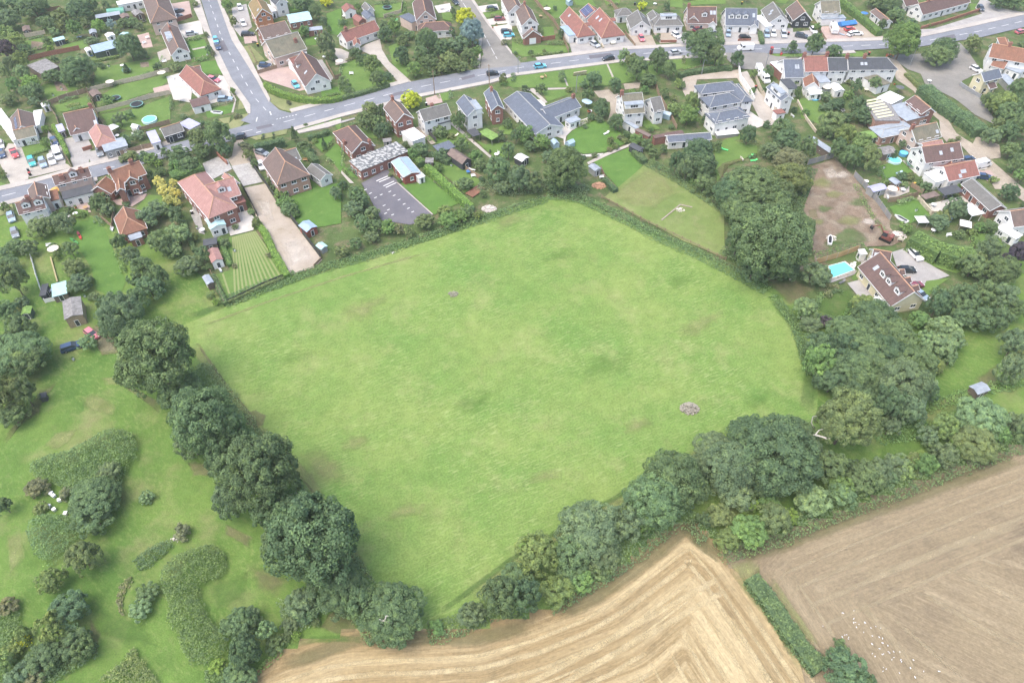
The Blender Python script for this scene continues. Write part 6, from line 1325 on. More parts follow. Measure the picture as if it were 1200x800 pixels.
# swimming pool
tile('C2');q=[G(p) for p in ((478,330),(560,308),(608,348),(500,388))]
root=empty('swimming_pool', sum(q, Vector())/4);O=root.location;c=Vector(O)
m=MB();inner=[(p-c)*0.93 for p in q];outer=[(p-c) for p in q]
for i in range(4): m.prism([inner[i][:2], inner[(i+1) % 4][:2], outer[(i+1) % 4][:2], outer[i][:2]][::-1], 0.0,0.28)
m.build('coping', W['white'], root);m=MB();m.prism([p[:2] for p in inner][::-1], 0.0,0.2);m.build('water', water_m, root);tag(root, 'rectangular turquoise swimming pool beside the maroon roof house','swimming pool')
# telephone box
g=G(('F', 903,64));root=empty('telephone_box',(g.x, g.y, gz(g.x, g.y)));redp=plain('red_gloss_paint','B02A28', 0.35,0.05)
m=MB()
for x in (-.42, .36):
    for y in (-.42, .36): m.box(x, x+.06, y, y+.06,0,2.2)
for z in (0.0,0.5,1.0,1.5,2.0): m.box(-.4, .4,-.4, .4, z+.002, z+.06)
m.box(-.46, .46,-.46, .46,2.2,2.38);m.box(-.36, .36,-.36, .36,2.38,2.5);m.build('frame', redp, root)
m=MB();m.box(-.39, .39,-.39, .39, .07,2.18);m.build('pane', pane_m, root);m=MB();m.box(-.34, .34,-.47,-.462,2.24,2.34);m.build('sign_strip', lamp_m, root)
tag(root, 'red telephone box on the small grass island by the main road','telephone box')
# excavator
tile('C3');g=G((150,208));root=empty('excavator',(g.x, g.y, gz(g.x, g.y)), 2.4);exm=plain('orange_machine_paint','7C4E46', 0.5,0.1)
for y in (-1.0,0.65): m=MB();m.box(-1.5,1.5, y, y+0.4,0,0.65);m.build('track', tyre_m, root)
m=MB();m.box(-1.3,1.1,-0.95,0.95,0.7,1.35);m.box(-1.4,-0.5,-0.9,0.9,1.35,1.9);m.build('body', exm, root)
m=MB();m.box(0.0,1.1,0.1,0.9,1.352,2.5);m.build('cab', pane_m, root);m=MB();m.box(-0.05,1.15,0.05,0.95,2.503,2.6);m.build('cab_roof', exm, root)
m=MB();m.tube((0.9,-0.3,1.2),(2.6,-0.3,3.2),0.17,0.14,6);m.tube((2.6,-0.3,3.2),(4.2,-0.3,1.9),0.13,0.1,6);m.build('arm', exm, root)
m=MB();m.prism([(3.9,-0.7),(4.7,-0.7),(4.7,0.1),(3.9,0.1)], [1.1,1.4,1.4,1.1], 1.9);m.build('bucket', black_m, root);tag(root, 'orange mini excavator with raised arm beside the maroon roof house','excavator')
# blue tarpaulin boat cover
tile('A4');q=[G(p, 1.2) for p in ((1112,140),(1185,128),(1192,175),(1125,188))];c=sum(q, Vector())/4;root=empty('covered_boat',(c.x, c.y, 0));m=MB()
e1=(q[1]-q[0]).normalized();e2=Vector((-e1.y, e1.x, 0));L, Wd=3.2,1.5
P_=lambda x, y, z: (e1.x*x+e2.x*y, e1.y*x+e2.y*y, z)
for s in (-1,1): m.face([P_(-L, 0,1.9), P_(L, 0,1.7), P_(L+.2, s*Wd, 0.9), P_(-L, s*Wd, 1.0)][::s]);m.face([P_(-L, s*Wd, 1.0), P_(L+.2, s*Wd, 0.9), P_(L, s*Wd*.8,0.4), P_(-L, s*Wd*.8,0.4)][::s])
m.face([P_(-L, -Wd, 1.0), P_(-L, 0,1.9), P_(-L, Wd, 1.0), P_(-L, Wd*.8, .4), P_(-L, -Wd*.8, .4)]);m.face([P_(L, -Wd*.8, .4), P_(L, Wd*.8, .4), P_(L+.2, Wd, .9), P_(L, 0,1.7), P_(L+.2,-Wd, .9)])
o=m.build('tarpaulin', plain('blue_tarpaulin','3F78B8', 0.5,0.15,1.5), root);tag(root, 'boat under a bright blue tarpaulin in the block-paved yard','boat')
# polytunnel
tile('A0');g=G((810,78),1);root=empty('polytunnel',(g.x, g.y, 0),0.25);m=MB();n_=10
for k in range(n_):
    a0, a1=math.pi*k/n_, math.pi*(k+1)/n_;m.face([(-3,1.6*math.cos(a0),2*math.sin(a0)),(3,1.6*math.cos(a0),2*math.sin(a0)),(3,1.6*math.cos(a1),2*math.sin(a1)),(-3,1.6*math.cos(a1),2*math.sin(a1))])
for x in (-3,3): m.face([(x, 1.6*math.cos(math.pi*k/n_), 2*math.sin(math.pi*k/n_)) for k in range(n_+1)])
m.build('cover', plain('green_sheeting','5E9A86', 0.5,0.15), root);m=MB()
for k in range(n_):
    a0, a1=math.pi*k/n_, math.pi*(k+1)/n_;m.tube((3.05,1.6*math.cos(a0),2*math.sin(a0)),(3.05,1.6*math.cos(a1),2*math.sin(a1)), .05, .05,5)
m.build('hoop', metal_m, root);tag(root, 'green polytunnel behind the upper left gardens','polytunnel')
IT={'A0': [((855,462),'garden_table'),((760,460),'planter'),((1140,538),'parasol','D8D0BC'),((780,600),'parasol','D8D0BC'),((640,385),'planter','3C6EA8'),((555,255),'sunlounger','9AB0BC'),((470,290),'wheelie_bin','C8A040'),((790,375),'wheelie_bin'),((1030,265),'garden_table'),((1010,300),'garden_bench'),((1150,430),'garden_bench'),((430,620),'planter'),((370,665),'planter'),((1010,150),'garden_bench','555555')],
 'A1': [((610,318),'wheelie_bin','C8A040'),((585,295),'garden_bench','555555'),((1075,400),'garden_table'),((1020,275),'garden_table'),((1185,455),'parasol','D8D0BC'),((320,785),'boat','E0E0DE'),((730,110),'garden_table'),((255,380),'planter'),((60,705),'parasol'),((20,545),'garden_bench'),((840,300),'planter','B8683C')],
 'A2': [((700,60),'garden_table'),((740,75),'garden_bench'),((375,165),'parasol','4E8F4A'),((20,115),'garden_table'),((1060,195),'planter','B8683C'),((1085,175),'planter','B8683C'),((70,515),'garden_bench'),((595,730),'wheelie_bin'),((775,60),'wheelie_bin','555555')],
 'A3': [((245,90),'parasol','D8D0BC'),((200,115),'garden_table','A88A60'),((400,25),'greenhouse','9AB0BC'),((705,30),'garden_bench'),((1000,30),'garden_table'),((210,545),'garden_table','A88A60'),((235,530),'garden_bench','A88A60'),((530,745),'parasol','9AB0BC'),((545,780),'garden_table'),((860,30),'wheelie_bin','555555'),((215,270),'wheelie_bin','B84038')],
 'A4': [((440,8),'parasol','3C6EA8'),((415,25),'wheelie_bin','C8A040'),((692,378),'garden_bench','B84038'),((440,215),'planter'),((1115,240),'sunlounger','9AB0BC'),((740,240),'wheelie_bin','B84038'),((1000,640),'parasol','D8D0BC'),((1120,775),'garden_table'),((1140,570),'garden_bench'),((640,490),'wheelie_bin','555555'),((510,615),'wheelie_bin','B84038')],
 'A5': [((240,385),'garden_bench','B8683C'),((270,388),'garden_bench','B8683C'),((110,378),'wheelie_bin','B84038'),((530,570),'garden_table'),((315,640),'parasol','555555'),((90,630),'garden_table','D8D0BC'),((290,585),'planter','B8683C'),((70,120),'parasol','3C6EA8'),((215,610),'garden_bench','D8D0BC')],
 'B0': [((800,205),'gazebo'),((820,235),'garden_table'),((960,190),'greenhouse','E0E0DE'),((850,105),'planter'),((930,220),'garden_bench'),((430,235),'wheelie_bin'),((805,340),'wheelie_bin','555555'),((405,640),'parasol','C8A040'),((560,700),'garden_table'),((620,655),'garden_bench'),((350,765),'wheelie_bin','555555'),((500,690),'garden_bench'),((210,505),'wheelie_bin','B84038'),((200,480),'wheelie_bin','555555'),((530,735),'planter','B8683C'),((600,740),'garden_table','A88A60'),((975,610),'garden_bench'),((985,635),'garden_table')],
 'B1': [((650,235),'planter','555555'),((720,225),'planter','555555'),((730,560),'planter','B8683C'),((800,600),'planter','B8683C'),((940,400),'garden_bench','A88A60'),((120,620),'garden_bench')],
 'B2': [((800,232),'sunlounger','D8D0BC'),((770,440),'planter'),((915,465),'sunlounger'),((890,490),'garden_table','3C6EA8'),((925,515),'garden_bench'),((1100,355),'garden_bench'),((1040,345),'planter','555555'),((1085,370),'garden_table')],
 'B3': [((405,300),'greenhouse','9AB0BC'),((515,20),'parasol','9AB0BC'),((660,215),'sunlounger'),((300,300),'greenhouse','9AB0BC'),((540,65),'garden_table','B8683C'),((1085,100),'greenhouse','9AB0BC'),((630,520),'garden_bench')],
 'B4': [((295,330),'sunlounger','58D070'),((480,372),'sunlounger','58D070'),((498,402),'sunlounger','58D070'),((770,90),'garden_bench'),((960,350),'wheelie_bin'),((415,395),'garden_bench','D8D0BC'),((1120,60),'garden_table')],
 'B5': [((240,405),'planter'),((320,490),'sunlounger','9AB0BC'),((215,455),'planter'),((260,635),'parasol','D8D0BC'),((345,615),'garden_table'),((310,600),'garden_bench','B8683C'),((425,575),'wheelie_bin','C8A040'),((640,665),'garden_table','555555'),((690,655),'garden_bench','555555'),((560,720),'garden_table'),((90,555),'garden_table'),((155,660),'planter','B8683C'),((240,660),'garden_bench'),((1090,75),'garden_table')],
 'C0': [((228,228),'garden_bench'),((242,235),'garden_bench'),((370,180),'kayak','B84038', 2.2),((345,205),'kayak','4E8F4A', 2.5),((230,445),'garden_table'),((340,760),'planter'),((355,85),'garden_table'),((320,100),'garden_bench'),((395,465),'planter'),((260,265),'parasol','D8D0BC'),((525,150),'garden_bench')],
 'C1': [((283,240),'garden_table'),((245,222),'planter'),((210,118),'wheelie_bin'),((510,160),'planter','B8683C'),((505,380),'planter'),((405,510),'garden_bench')],
 'C2': [((490,205),'boat'),((605,320),'sunlounger'),((620,290),'planter'),((305,385),'planter','D8D0BC'),((548,398),'sunlounger','555555')],
 'C3': [((310,130),'gazebo'),((225,105),'boat'),((375,160),'garden_table'),((450,180),'garden_bench'),((515,150),'gazebo'),((440,100),'greenhouse','9AB0BC'),((200,185),'garden_table','D8D0BC'),((220,205),'garden_bench','D8D0BC'),((295,65),'planter'),((0,320),'garden_bench')],
 'E3': []}
for t, rows in IT.items():
    tile(t)
    for r in rows:
        if len(r) == 4: garden_item(r[0], r[1], r[2], r[3])
        else: garden_item(*r)
# white boundary stones, bee boxes, rubble
def heap(p, r, h, col, label, n=40, name='rubble_heap'):
    g=G(p);m=MB();q=random.Random(int(r*100));
    for k in range(n*4):
        t=q.uniform(0,6.28);d=r*q.random()**0.6;s=q.uniform(0.08,0.24)*min(1, r/1.6);x, y=d*math.cos(t), d*math.sin(t)*0.8;z=h*(1-d/r)*0.8;a=q.uniform(0,3)
        pts=[(x+s*math.cos(a+i*1.571+q.uniform(-.3, .3)), y+s*math.sin(a+i*1.571+q.uniform(-.3, .3))) for i in range(4)];m.prism(pts, 0, z+s*q.uniform(.3, .9))
    o=m.build(name, plain('heap_'+col, col, 0.95,0.25,2.0));o.location=(g.x, g.y, gz(g.x, g.y));tag(o, label, 'heap')
tile('F');heap((808,479),2.0,1.7,'8F8A7E','pale rubble heap standing alone in the right of the meadow', 70);heap((531,345),1.3,0.6,'868472','small grey rubble heap in the upper middle of the meadow', 30)
heap((702,218),2.0,0.8,'B08A70','reddish rubble heap beside the big round tree', 60);heap((460,296),0.7,0.3,'C8C4BC','tiny white stone pile at the meadow edge below the car park', 10);heap((573,245),2.0,0.4,'B8B0A8','flat pale rubble patch at the top of the meadow', 70)
heap((1052,276),2.2,0.7,'C4BCB4','pale building rubble beside the orange excavator', 60);heap((974,280),1.4,0.8,'C8C2B8','white sacks dumped on the bare plot', 16);heap((797,247),1.2,0.5,'C8C2B4','pale stone block at the corner of the paddock edging', 16)
tile('F');ribbon('edging', [(775,259),(797,241),(811,244)], 0.35,'track', 0.12)
tile('D0')
for k, p in enumerate(((244,716),(256,728),(283,748),(233,776),(258,792))):
    g=G(p);root=empty('beehive',(g.x, g.y, gz(g.x, g.y)), k);m=MB();m.box(-.28, .28,-.28, .28, .1, .6);m.build('hive_box', white_p, root);m=MB();m.box(-.33, .33,-.33, .33, .603, .68);m.build('lid', white_p, root)
    later(root, 'white beehive','beehive','white beehives by the thicket')
tile('D1')
for k, p in enumerate(((312,10),)):
    g=G(p);root=empty('beehive',(g.x, g.y, gz(g.x, g.y)), k);m=MB();m.box(-.28, .28,-.28, .28, .1, .6);m.build('hive_box', white_p, root);m=MB();m.box(-.33, .33,-.33, .33, .603, .68);m.build('lid', white_p, root)
    later(root, 'white beehive','beehive','white beehives by the thicket')
heap((820,128),0.8,0.5,'D0C8BC','white pile of cut wood under the brown bush', 10,'wood_pile')
# dead branches of the old oak
tile('F')
def dead(p, segs, label):
    g=G(p, 6);root=empty('dead_branch',(g.x, g.y, 6));m=MB()
    for a, b_, r in segs: m.tube(a, b_, r, r*0.6,6)
    m.build('limb', dead_m, root);m=MB()
    for a, b_, r in segs[1:]: m.tube(b_, (b_[0]+0.5, b_[1]-0.3, b_[2]+0.6), r*0.5, r*0.2,5)
    m.build('twig', dead_m, root);tag(root, label, 'dead branch')
dead((958,510),[((2.5,0,-1),(0.5,-.2,0), .22),((0.5,-.2,0),(-.8,0, .2), .16),((-.5,0, .1),(.1, .4,1.2), .12),((0.2,0,0),(1.6,-.5,-.4), .12)], 'bleached dead branches hanging left of the tall oak');dead((951,495),[((0.8,0,-1.5),(0,0,0), .14),((0,0,0),(-.2, .2,1.6), .1)], 'upright bleached stub left of the dead branches')
dead((451,727),[((1, .3,-1.5),(0,0,0), .2),((0,0,0),(-1.0, .1, .3), .14),((0,0,0),(.3, .3,1.2), .12),((-.3,0,0),(-.9,-.5,-.3), .1)], 'bleached dead limb poking out of the bottom hedge tree')
# gulls on the stubble
m=MB();m.tube((-.22,0, .22),(.0,0, .26), .03, .10,7);m.tube((0,0, .26),(.18,0, .28), .10, .06,7);m.tube((.16,0, .30),(.24,0, .40), .05, .05,6);gb=bpy.data.meshes.new('gull');
gp=MB();gp.v=list(m.v);gp.f=list(m.f);gb.from_pydata(gp.v, [], gp.f);gb.materials.append(white_p)
wg=MB();wg.prism([(-.28,-.10),(.05,-.12),(.05, .12),(-.28, .10)], .30, .34);wme=bpy.data.meshes.new('wing');wme.from_pydata(wg.v, [], wg.f);wme.materials.append(plain('gull_wing_grey','C8CCD0', 0.7,0.05))
bk=MB();bk.tube((.23,0, .40),(.32,0, .38), .02, .008,5);bk.tube((0, .04,0),(0, .04, .2), .012, .012,4);bk.tube((0,-.04,0),(0,-.04, .2), .012, .012,4);bme=bpy.data.meshes.new('beak_and_legs');bme.from_pydata(bk.v, [], bk.f);bme.materials.append(plain('gull_beak','C8A050', 0.6,0.05))
r2=random.Random(5);tile('E5');GUL=[(560,355),(600,375),(640,390),(610,405),(665,435),(690,440),(700,460),(665,465),(690,480),(720,470),(740,490),(768,525),(900,560),(765,520),(700,500),(815,580),(810,520),(560,440)]
while len(GUL) < 55:
    t=r2.random();GUL.append((580+t*200+r2.gauss(0,40),380+t*190+r2.gauss(0,30)))
for k, p in enumerate(GUL):
    g=G(p);o=empty('gull',(g.x, g.y, gz(g.x, g.y)), r2.uniform(0,6.28));sc_=r2.uniform(0.35,0.5) if k > 18 else r2.uniform(0.45,0.7);o.scale=(sc_, sc_, sc_);link('body', gb, o);link('wing', wme, o);link('beak_and_legs', bme, o)
    tag(o, 'small white gull standing on the brown stubble in the lower right flock','gull','white gulls feeding on the brown stubble')

# ------------------------------------------------------------------ air
hz=bpy.data.materials.new('haze_air');hz.use_nodes=True;hz.node_tree.nodes.clear();ho=hz.node_tree.nodes.new('ShaderNodeOutputMaterial');hv=hz.node_tree.nodes.new('ShaderNodeVolumePrincipled')
hv.inputs['Color'].default_value=(0.93,0.95,0.98,1);hv.inputs['Density'].default_value=0.0002;hv.inputs['Anisotropy'].default_value=0.3;hz.node_tree.links.new(hv.outputs[0], ho.inputs['Volume'])
m=MB();m.box(-1600,1600,-400,2700,-1,126);o=m.build('haze', hz);o['kind']='stuff'
sc.cycles.volume_bounces=1
# ------------------------------------------------------------------ trees (crown middle, width, height, tint)
for n_, p in (('dormer-free sandy lot corner',(360,330)),('round thicket',(98,560)),('upper thicket corner',(150,510)),('S-shaped thicket',(222,700)),('bottom hedge gap',(500,730)),('field corner',(815,625)),('rubble heap',(808,479)),('field hedge strip',(930,720)),('lone clearing shed',(1148,455)),('small meadow heap',(531,345)),('worn circle at the hedge',(300,490)),('navy estate car on the grass',(84,407)),('big round tree',(663,198)),('black trailer box',(49,464))):
    mark(n_, G(('F', *p)))
tile('F');HL='tall trees in the hedge along the left side of the meadow'
for r in ((140,368,56,58,'grey'),(183,422,98,108,'oak'),(160,352,30,30,'oak'),(218,455,52,45,'oak'),(243,492,92,95,'oak'),(304,556,102,118,'dark'),(270,588,48,75,'grey'),(285,525,50,50,'dark'),(368,632,128,148,'dark'),(340,610,60,90,'dark'),(395,690,75,70,'dark'),(322,600,60,70,'oak'),(262,540,50,60,'oak'),(206,468,50,50,'oak'),(420,706,50,50,'oak'),(332,640,60,60,'dark'),(225,520,46,44,'grey'),(458,718,86,66,'oak'),(352,708,46,44,'grey')):
    tree(*r, kind='tree', group=HL)
HR='trees of the hedge between the meadow and the stubble'
tile('E3')
for r in ((190,560,200,210,'dark'),(260,480,190,170,'oak'),(350,360,220,220,'yg'),(300,560,160,180,'dark'),(520,350,190,190,'oak'),(600,245,300,190,'grey'),(450,530,170,150,'yg'),(660,370,170,160,'grey'),(520,430,160,150,'oak'),(780,210,190,190,'grey'),(560,480,130,120,'bright'),(690,300,130,130,'grey'),(900,110,260,260,'oak'),(40,640,120,90,'grey'),(660,440,100,80,'oak'),(850,200,120,130,'bright')): tree(r[0], r[1], r[2]*1.16, r[3]*1.12, r[4], kind='tree', group=HR)
tile('E4')
for r in ((120,320,290,280,'oak'),(60,440,190,190,'oak'),(230,380,120,180,'oak'),(380,270,270,260,'grey'),(480,150,270,170,'dark'),(310,190,200,160,'grey'),(700,120,200,130,'dark'),(620,120,220,140,'dark'),(230,270,120,130,'grey'),  (600,210,400,300,'dark'),(400,400,190,170,'grey'),(560,320,220,160,'dark'),(700,180,200,190,'grey'),(840,265,180,170,'oak'),(330,500,140,130,'olive'),(470,570,180,160,'bright'),(370,610,130,110,'yg'),(590,510,170,130,'olive'),(470,445,100,90,'lime'),(665,500,80,80,'lime'),(770,430,180,130,'pale'),(900,400,150,130,'oak'),(1010,330,170,150,'oak'),(1080,290,130,130,'grey'),(960,270,80,80,'dark'),(255,520,70,150,'dark'),(560,430,110,90,'bright')): tree(r[0], r[1], r[2]*1.15, r[3]*1.1, r[4], group=HR)
tile('D2')
for r in ((240,100,190,190,'bright'),(330,50,200,200,'dark'),(450,60,260,220,'oak'),(480,150,300,240,'oak'),(620,200,260,260,'grey'),(560,290,180,200,'dark'),(660,330,160,180,'grey'),(760,240,90,160,'dark'),(370,370,330,340,'olive'),(570,400,110,110,'grey'),(300,190,200,170,'dark'),(420,250,240,170,'dark'),(250,30,200,170,'dark'),(540,60,240,200,'dark'),(690,120,220,220,'oak'),(400,130,260,220,'dark'),(560,180,260,220,'oak'),(650,280,200,200,'dark'),(700,220,180,200,'grey'),(600,-20,220,180,'oak'),(380,-40,220,160,'oak'),(480,-60,220,160,'dark')): tree(*r, kind='tree', group='woodland trees right of the meadow')
for r in ((480,620,180,150,'oak'),(340,690,170,130,'bright'),(200,740,170,110,'pale'),(600,580,150,130,'grey'),(640,610,110,110,'yg'),(740,580,140,130,'bright'),(830,540,140,140,'grey'),(560,640,120,110,'oak'),(690,560,90,90,'olive'),(830,400,140,150,'yg'),(1000,360,260,170,'pale'),(970,480,230,150,'olive'),(900,500,130,110,'bright'),(1150,390,110,130,'grey'),(750,440,110,110,'grey'),(1080,440,120,120,'bright'),(780,500,80,80,'dark'),(1190,430,100,110,'oak')): tree(*r, group='hedge trees above the brown stubble')
tile('G6')
for r in ((740,230,220,170,'pale','tree'),(700,330,230,180,'pale','tree'),(790,300,150,130,'pale','tree'),(620,300,130,140,'pale','tree'),(680,440,140,110,'yg','tree'),(770,400,90,100,'pale','tree'),(590,175,150,110,'bright','tree'),(260,90,190,90,'yg','tree'),(330,160,300,180,'oak','tree'),(330,270,240,170,'oak','tree'),(700,80,160,180,'dark','tree'),(840,60,220,210,'oak','tree'),(960,30,200,200,'oak','tree'),(930,160,240,190,'oak','tree'),(1060,180,160,170,'dark','tree'),(820,160,140,130,'oak','tree'),(1080,50,180,190,'grey','tree'),(1150,120,130,150,'oak','tree'),(1140,320,190,210,'grey','tree'),(1120,470,180,210,'grey','tree'),(1180,420,120,220,'olive','tree'),(40,190,100,50,'purple','bush'),(140,280,150,130,'grey','tree')): tree(*r, group='trees in the large right-hand garden')
tile('C3')
tree(765,275,120,130,'purple','tree','dark purple-leaved tree below the right-hand white conservatory','trees in the large right-hand garden')
for r in ((560,330,160,130,'oak'),(690,350,200,170,'oak'),(640,240,130,120,'grey'),(590,300,90,90,'olive'),(640,145,90,70,'oak'),(480,60,120,110,'grey'),(555,170,50,45,'yg'),(240,150,70,60,'bright'),(400,120,110,70,'grey'),(500,180,60,50,'oak'),(345,110,60,50,'grey'),(590,150,60,60,'bright')): tree(*r)
tile('C2')
for r in ((60,210,130,170,'dark','tree'),(220,220,420,380,'oak','tree'),(130,120,240,200,'oak','tree'),(330,160,200,180,'oak','tree'),(130,340,180,150,'dark','tree'),(260,330,200,140,'dark','tree'),(430,370,160,130,'grey','tree'),(370,530,140,130,'pale','tree'),(400,600,120,90,'grey','tree'),(380,40,0,0,'oak') if 0 else (90,40,150,100,'oak','tree')): tree(*r)
tile('B4')
for r in ((480,600,460,330,'oak','tree'),(330,640,260,240,'dark','tree'),(620,700,330,220,'oak','tree'),(400,750,300,200,'oak','tree'),(700,640,200,200,'olive','tree'),(740,410,270,220,'brown','tree'),(760,530,280,230,'olive','tree'),(620,340,170,130,'grey','tree'),(850,580,120,200,'olive','tree'),(700,190,190,160,'oak','tree'),(740,270,200,170,'dark','tree'),(860,330,170,200,'oak','tree'),(460,230,130,150,'dark','tree'),(40,90,170,150,'bright','tree'),(160,120,60,160,'dark','tree'),(110,360,250,230,'dark','tree'),(130,440,240,200,'dark','tree'),(30,460,150,200,'grey','tree'),(150,570,180,150,'oak','tree'),(65,560,60,60,'bright','bush'),(70,622,36,40,'pale','bush'),(178,686,34,40,'pale','bush'),(200,620,90,90,'oak','bush'),(240,310,80,90,'oak','bush'),(590,150,60,50,'dark','bush'),(580,165,50,40,'dark','bush'),
          (1040,150,200,180,'olive','tree'),(1140,230,180,170,'yg','tree'),(1090,330,130,170,'oak','tree'),(1170,380,150,180,'oak','tree'),(1000,200,120,120,'oak','tree'),(1070,20,120,80,'dark','bush'),(1150,110,90,80,'oak','bush'),(330,110,0,0) if 0 else (860,70,70,60,'bright','bush'),(1000,40,100,50,'grey','bush')): tree(*r)
tile('B5')
for r in ((60,290,170,160,'yg','tree'),(110,390,190,200,'olive','tree'),(30,390,130,180,'oak','tree'),(60,90,150,130,'dark','tree'),(100,130,100,90,'grey','tree'),(1095,628,160,125,'dark','tree'),(720,745,120,110,'grey','tree'),(640,790,130,80,'olive','tree'),(230,560,70,60,'yg','bush'),(355,580,60,60,'pale','bush'),(500,590,110,60,'oak','bush'),(340,520,90,50,'dark','bush'),(400,520,80,50,'olive','bush'),(465,560,50,60,'olive','bush'),(345,300,60,90,'grey','bush'),(290,360,60,60,'dark','conifer'),(985,545,80,35,'yg','bush'),(735,255,45,40,'olive','bush'),(185,620,50,40,'bright','bush'),(740,590,40,60,'bright','bush'),(560,290,40,40,'bright','bush') if 0 else (685,270,50,20,'olive','bush'),
          (1000,20,160,140,'yg','tree'),(1090,80,190,170,'oak','tree'),(1160,170,160,170,'oak','tree'),(1080,210,170,150,'oak','tree'),(970,240,160,130,'grey','tree'),(1100,340,150,130,'oak','tree'),(1150,430,150,150,'oak','tree'),(1170,520,110,110,'bright','tree'),(1190,720,50,80,'oak','bush'),(1010,160,120,110,'olive','tree'),(1190,330,90,120,'oak','tree')): tree(*r)
tile('A5')
for r in ((350,290,275,260,'bright','tree'),(640,350,200,170,'oak','tree'),(590,390,230,150,'oak','tree'),(835,310,142,130,'olive','tree'),(150,590,100,110,'oak','tree'),(20,610,100,110,'dark','tree'),(30,740,130,140,'dark','tree'),(200,180,70,110,'dark','bush'),(960,700,130,110,'oak','tree'),(1060,720,200,160,'yg','tree'),(1150,620,140,130,'oak','tree'),(1150,740,130,130,'oak','tree'),(530,175,30,30,'yg','bush'),(260,30,180,90,'dark','tree'),(150,10,150,100,'grey','tree'),(300,110,160,100,'oak','tree'),(400,170,110,80,'grey','bush'),(1020,10,160,70,'dark','tree'),(1140,20,160,70,'oak','tree'),(1180,310,60,40,'grey','bush')): tree(*r)
tile('A4')
for r in ((150,325,250,240,'oak','tree'),(235,395,150,170,'olive','tree'),(30,270,90,90,'dark','tree'),(380,418,112,118,'dark','tree'),(770,330,75,150,'dark','tree'),(925,315,150,160,'oak','tree'),(1060,360,140,90,'oak','tree'),(940,200,60,140,'bright','bush'),(600,510,90,100,'oak','bush'),(500,520,60,100,'yg','bush'),(60,720,130,150,'yg','tree'),(115,740,80,110,'dark','bush'),(790,580,50,50,'bright','bush'),(800,650,70,90,'oak','bush'),(1000,680,100,80,'grey','bush'),(1090,730,110,90,'dark','bush'),(1160,670,80,70,'bright','bush'),(0,600,50,90,'oak','bush'),(490,640,50,60,'bright','bush'),(570,640,40,80,'dark','bush'),(780,770,50,50,'dark','bush'),(1170,580,60,40,'olive','bush')): tree(*r)
tile('A3')
for r in ((780,400,95,110,'pale','tree'),(1025,425,170,170,'dark','tree'),(880,480,170,170,'oak','tree'),(1100,490,120,130,'oak','tree'),(960,560,130,100,'oak','tree'),(840,430,120,120,'olive','tree'),(570,560,150,120,'dark','tree'),(722,595,120,105,'dark','tree'),(205,625,82,80,'oak','tree'),(92,625,70,65,'oak','bush'),(625,745,120,120,'dark','tree'),(530,670,100,100,'oak','bush'),(350,540,70,90,'pale','bush'),(1065,655,80,80,'oak','bush'),(930,630,70,70,'bright','bush'),(1160,590,60,80,'yg','bush'),(1019,265,50,60,'oak','bush'),(915,45,80,70,'yellow','bush'),(132,368,42,38,'dark','bush'),(225,356,34,24,'olive','bush'),(345,364,24,22,'oak','bush'),(25,372,34,20,'dark','bush'),(340,240,60,100,'oak','bush'),(1085,55,60,60,'dark','bush'),(240,60,50,40,'oak','bush'),(300,60,40,40,'dark','bush'),(845,640,60,30,'bright','bush'),(1130,690,60,60,'olive','bush'),(400,630,60,40,'olive','bush'),(500,600,70,60,'oak','bush')): tree(*r)
tile('A2')
for r in ((865,120,165,130,'yellow','tree'),(915,225,190,190,'blue','tree'),(775,225,70,70,'dark','tree'),(485,700,180,130,'yellow','tree'),(120,60,60,90,'bright','tree'),(100,375,110,60,'dark','bush'),(215,460,150,150,'yg','tree'),(250,560,130,120,'oak','tree'),(325,540,80,70,'dark','bush'),(130,430,70,80,'oak','bush'),(600,290,190,180,'oak','tree'),(510,490,140,120,'bright','tree'),(420,390,130,130,'dark','tree'),(620,440,150,130,'oak','tree'),(560,390,140,130,'oak','tree'),(760,430,170,130,'olive','tree'),(820,310,180,110,'grey','tree'),(700,340,150,130,'oak','tree'),(890,390,130,110,'olive','tree'),(950,380,90,110,'bright','tree'),(700,480,130,90,'olive','tree'),(840,470,120,80,'olive','tree'),(630,510,90,60,'oak','bush'),(940,450,80,50,'oak','bush'),(370,190,110,120,'bright','tree'),(310,240,120,110,'oak','tree'),(430,290,100,90,'olive','bush'),(480,250,90,70,'oak','bush'),(300,190,80,80,'grey','bush'),(20,590,90,120,'pale','bush'),(60,640,90,60,'oak','bush'),(200,760,130,100,'olive','tree'),(275,770,80,90,'dark','bush'),(810,120,40,60,'dark','bush'),(1145,300,60,50,'brown','bush'),(1130,560,70,90,'olive','bush'),(1128,60,34,60,'dark','bush'),(310,25,60,50,'dark','bush'),(780,90,50,60,'oak','bush'),(20,160,60,50,'oak','bush'),(440,420,90,100,'dark','bush'),(1180,720,0,0) if 0 else (290,275,34,50,'dark','bush')): tree(*r)
tile('A1')
for r in ((400,45,85,90,'bright','tree'),(1085,320,150,190,'grey','tree'),(935,225,100,90,'bright','bush'),(1010,90,120,110,'oak','tree'),(920,20,180,70,'oak','tree'),(1090,12,110,50,'yellow','tree'),(1070,150,60,70,'grey','bush'),(1105,210,50,60,'dark','bush'),(445,160,60,90,'olive','bush'),(435,640,45,100,'lime','bush'),(270,350,60,80,'grey','bush'),(30,470,100,70,'olive','bush'),(250,250,40,80,'olive','bush'),(1185,590,40,60,'bright','bush'),(826,720,40,40,'brown','bush'),(820,40,40,60,'yg','bush'),(300,380,40,50,'brown','bush'),(175,35,60,50,'olive','bush'),(1000,215,70,50,'oak','bush'),(870,400,0,0) if 0 else (1140,410,60,60,'grey','bush')): tree(*r)
tile('A0')
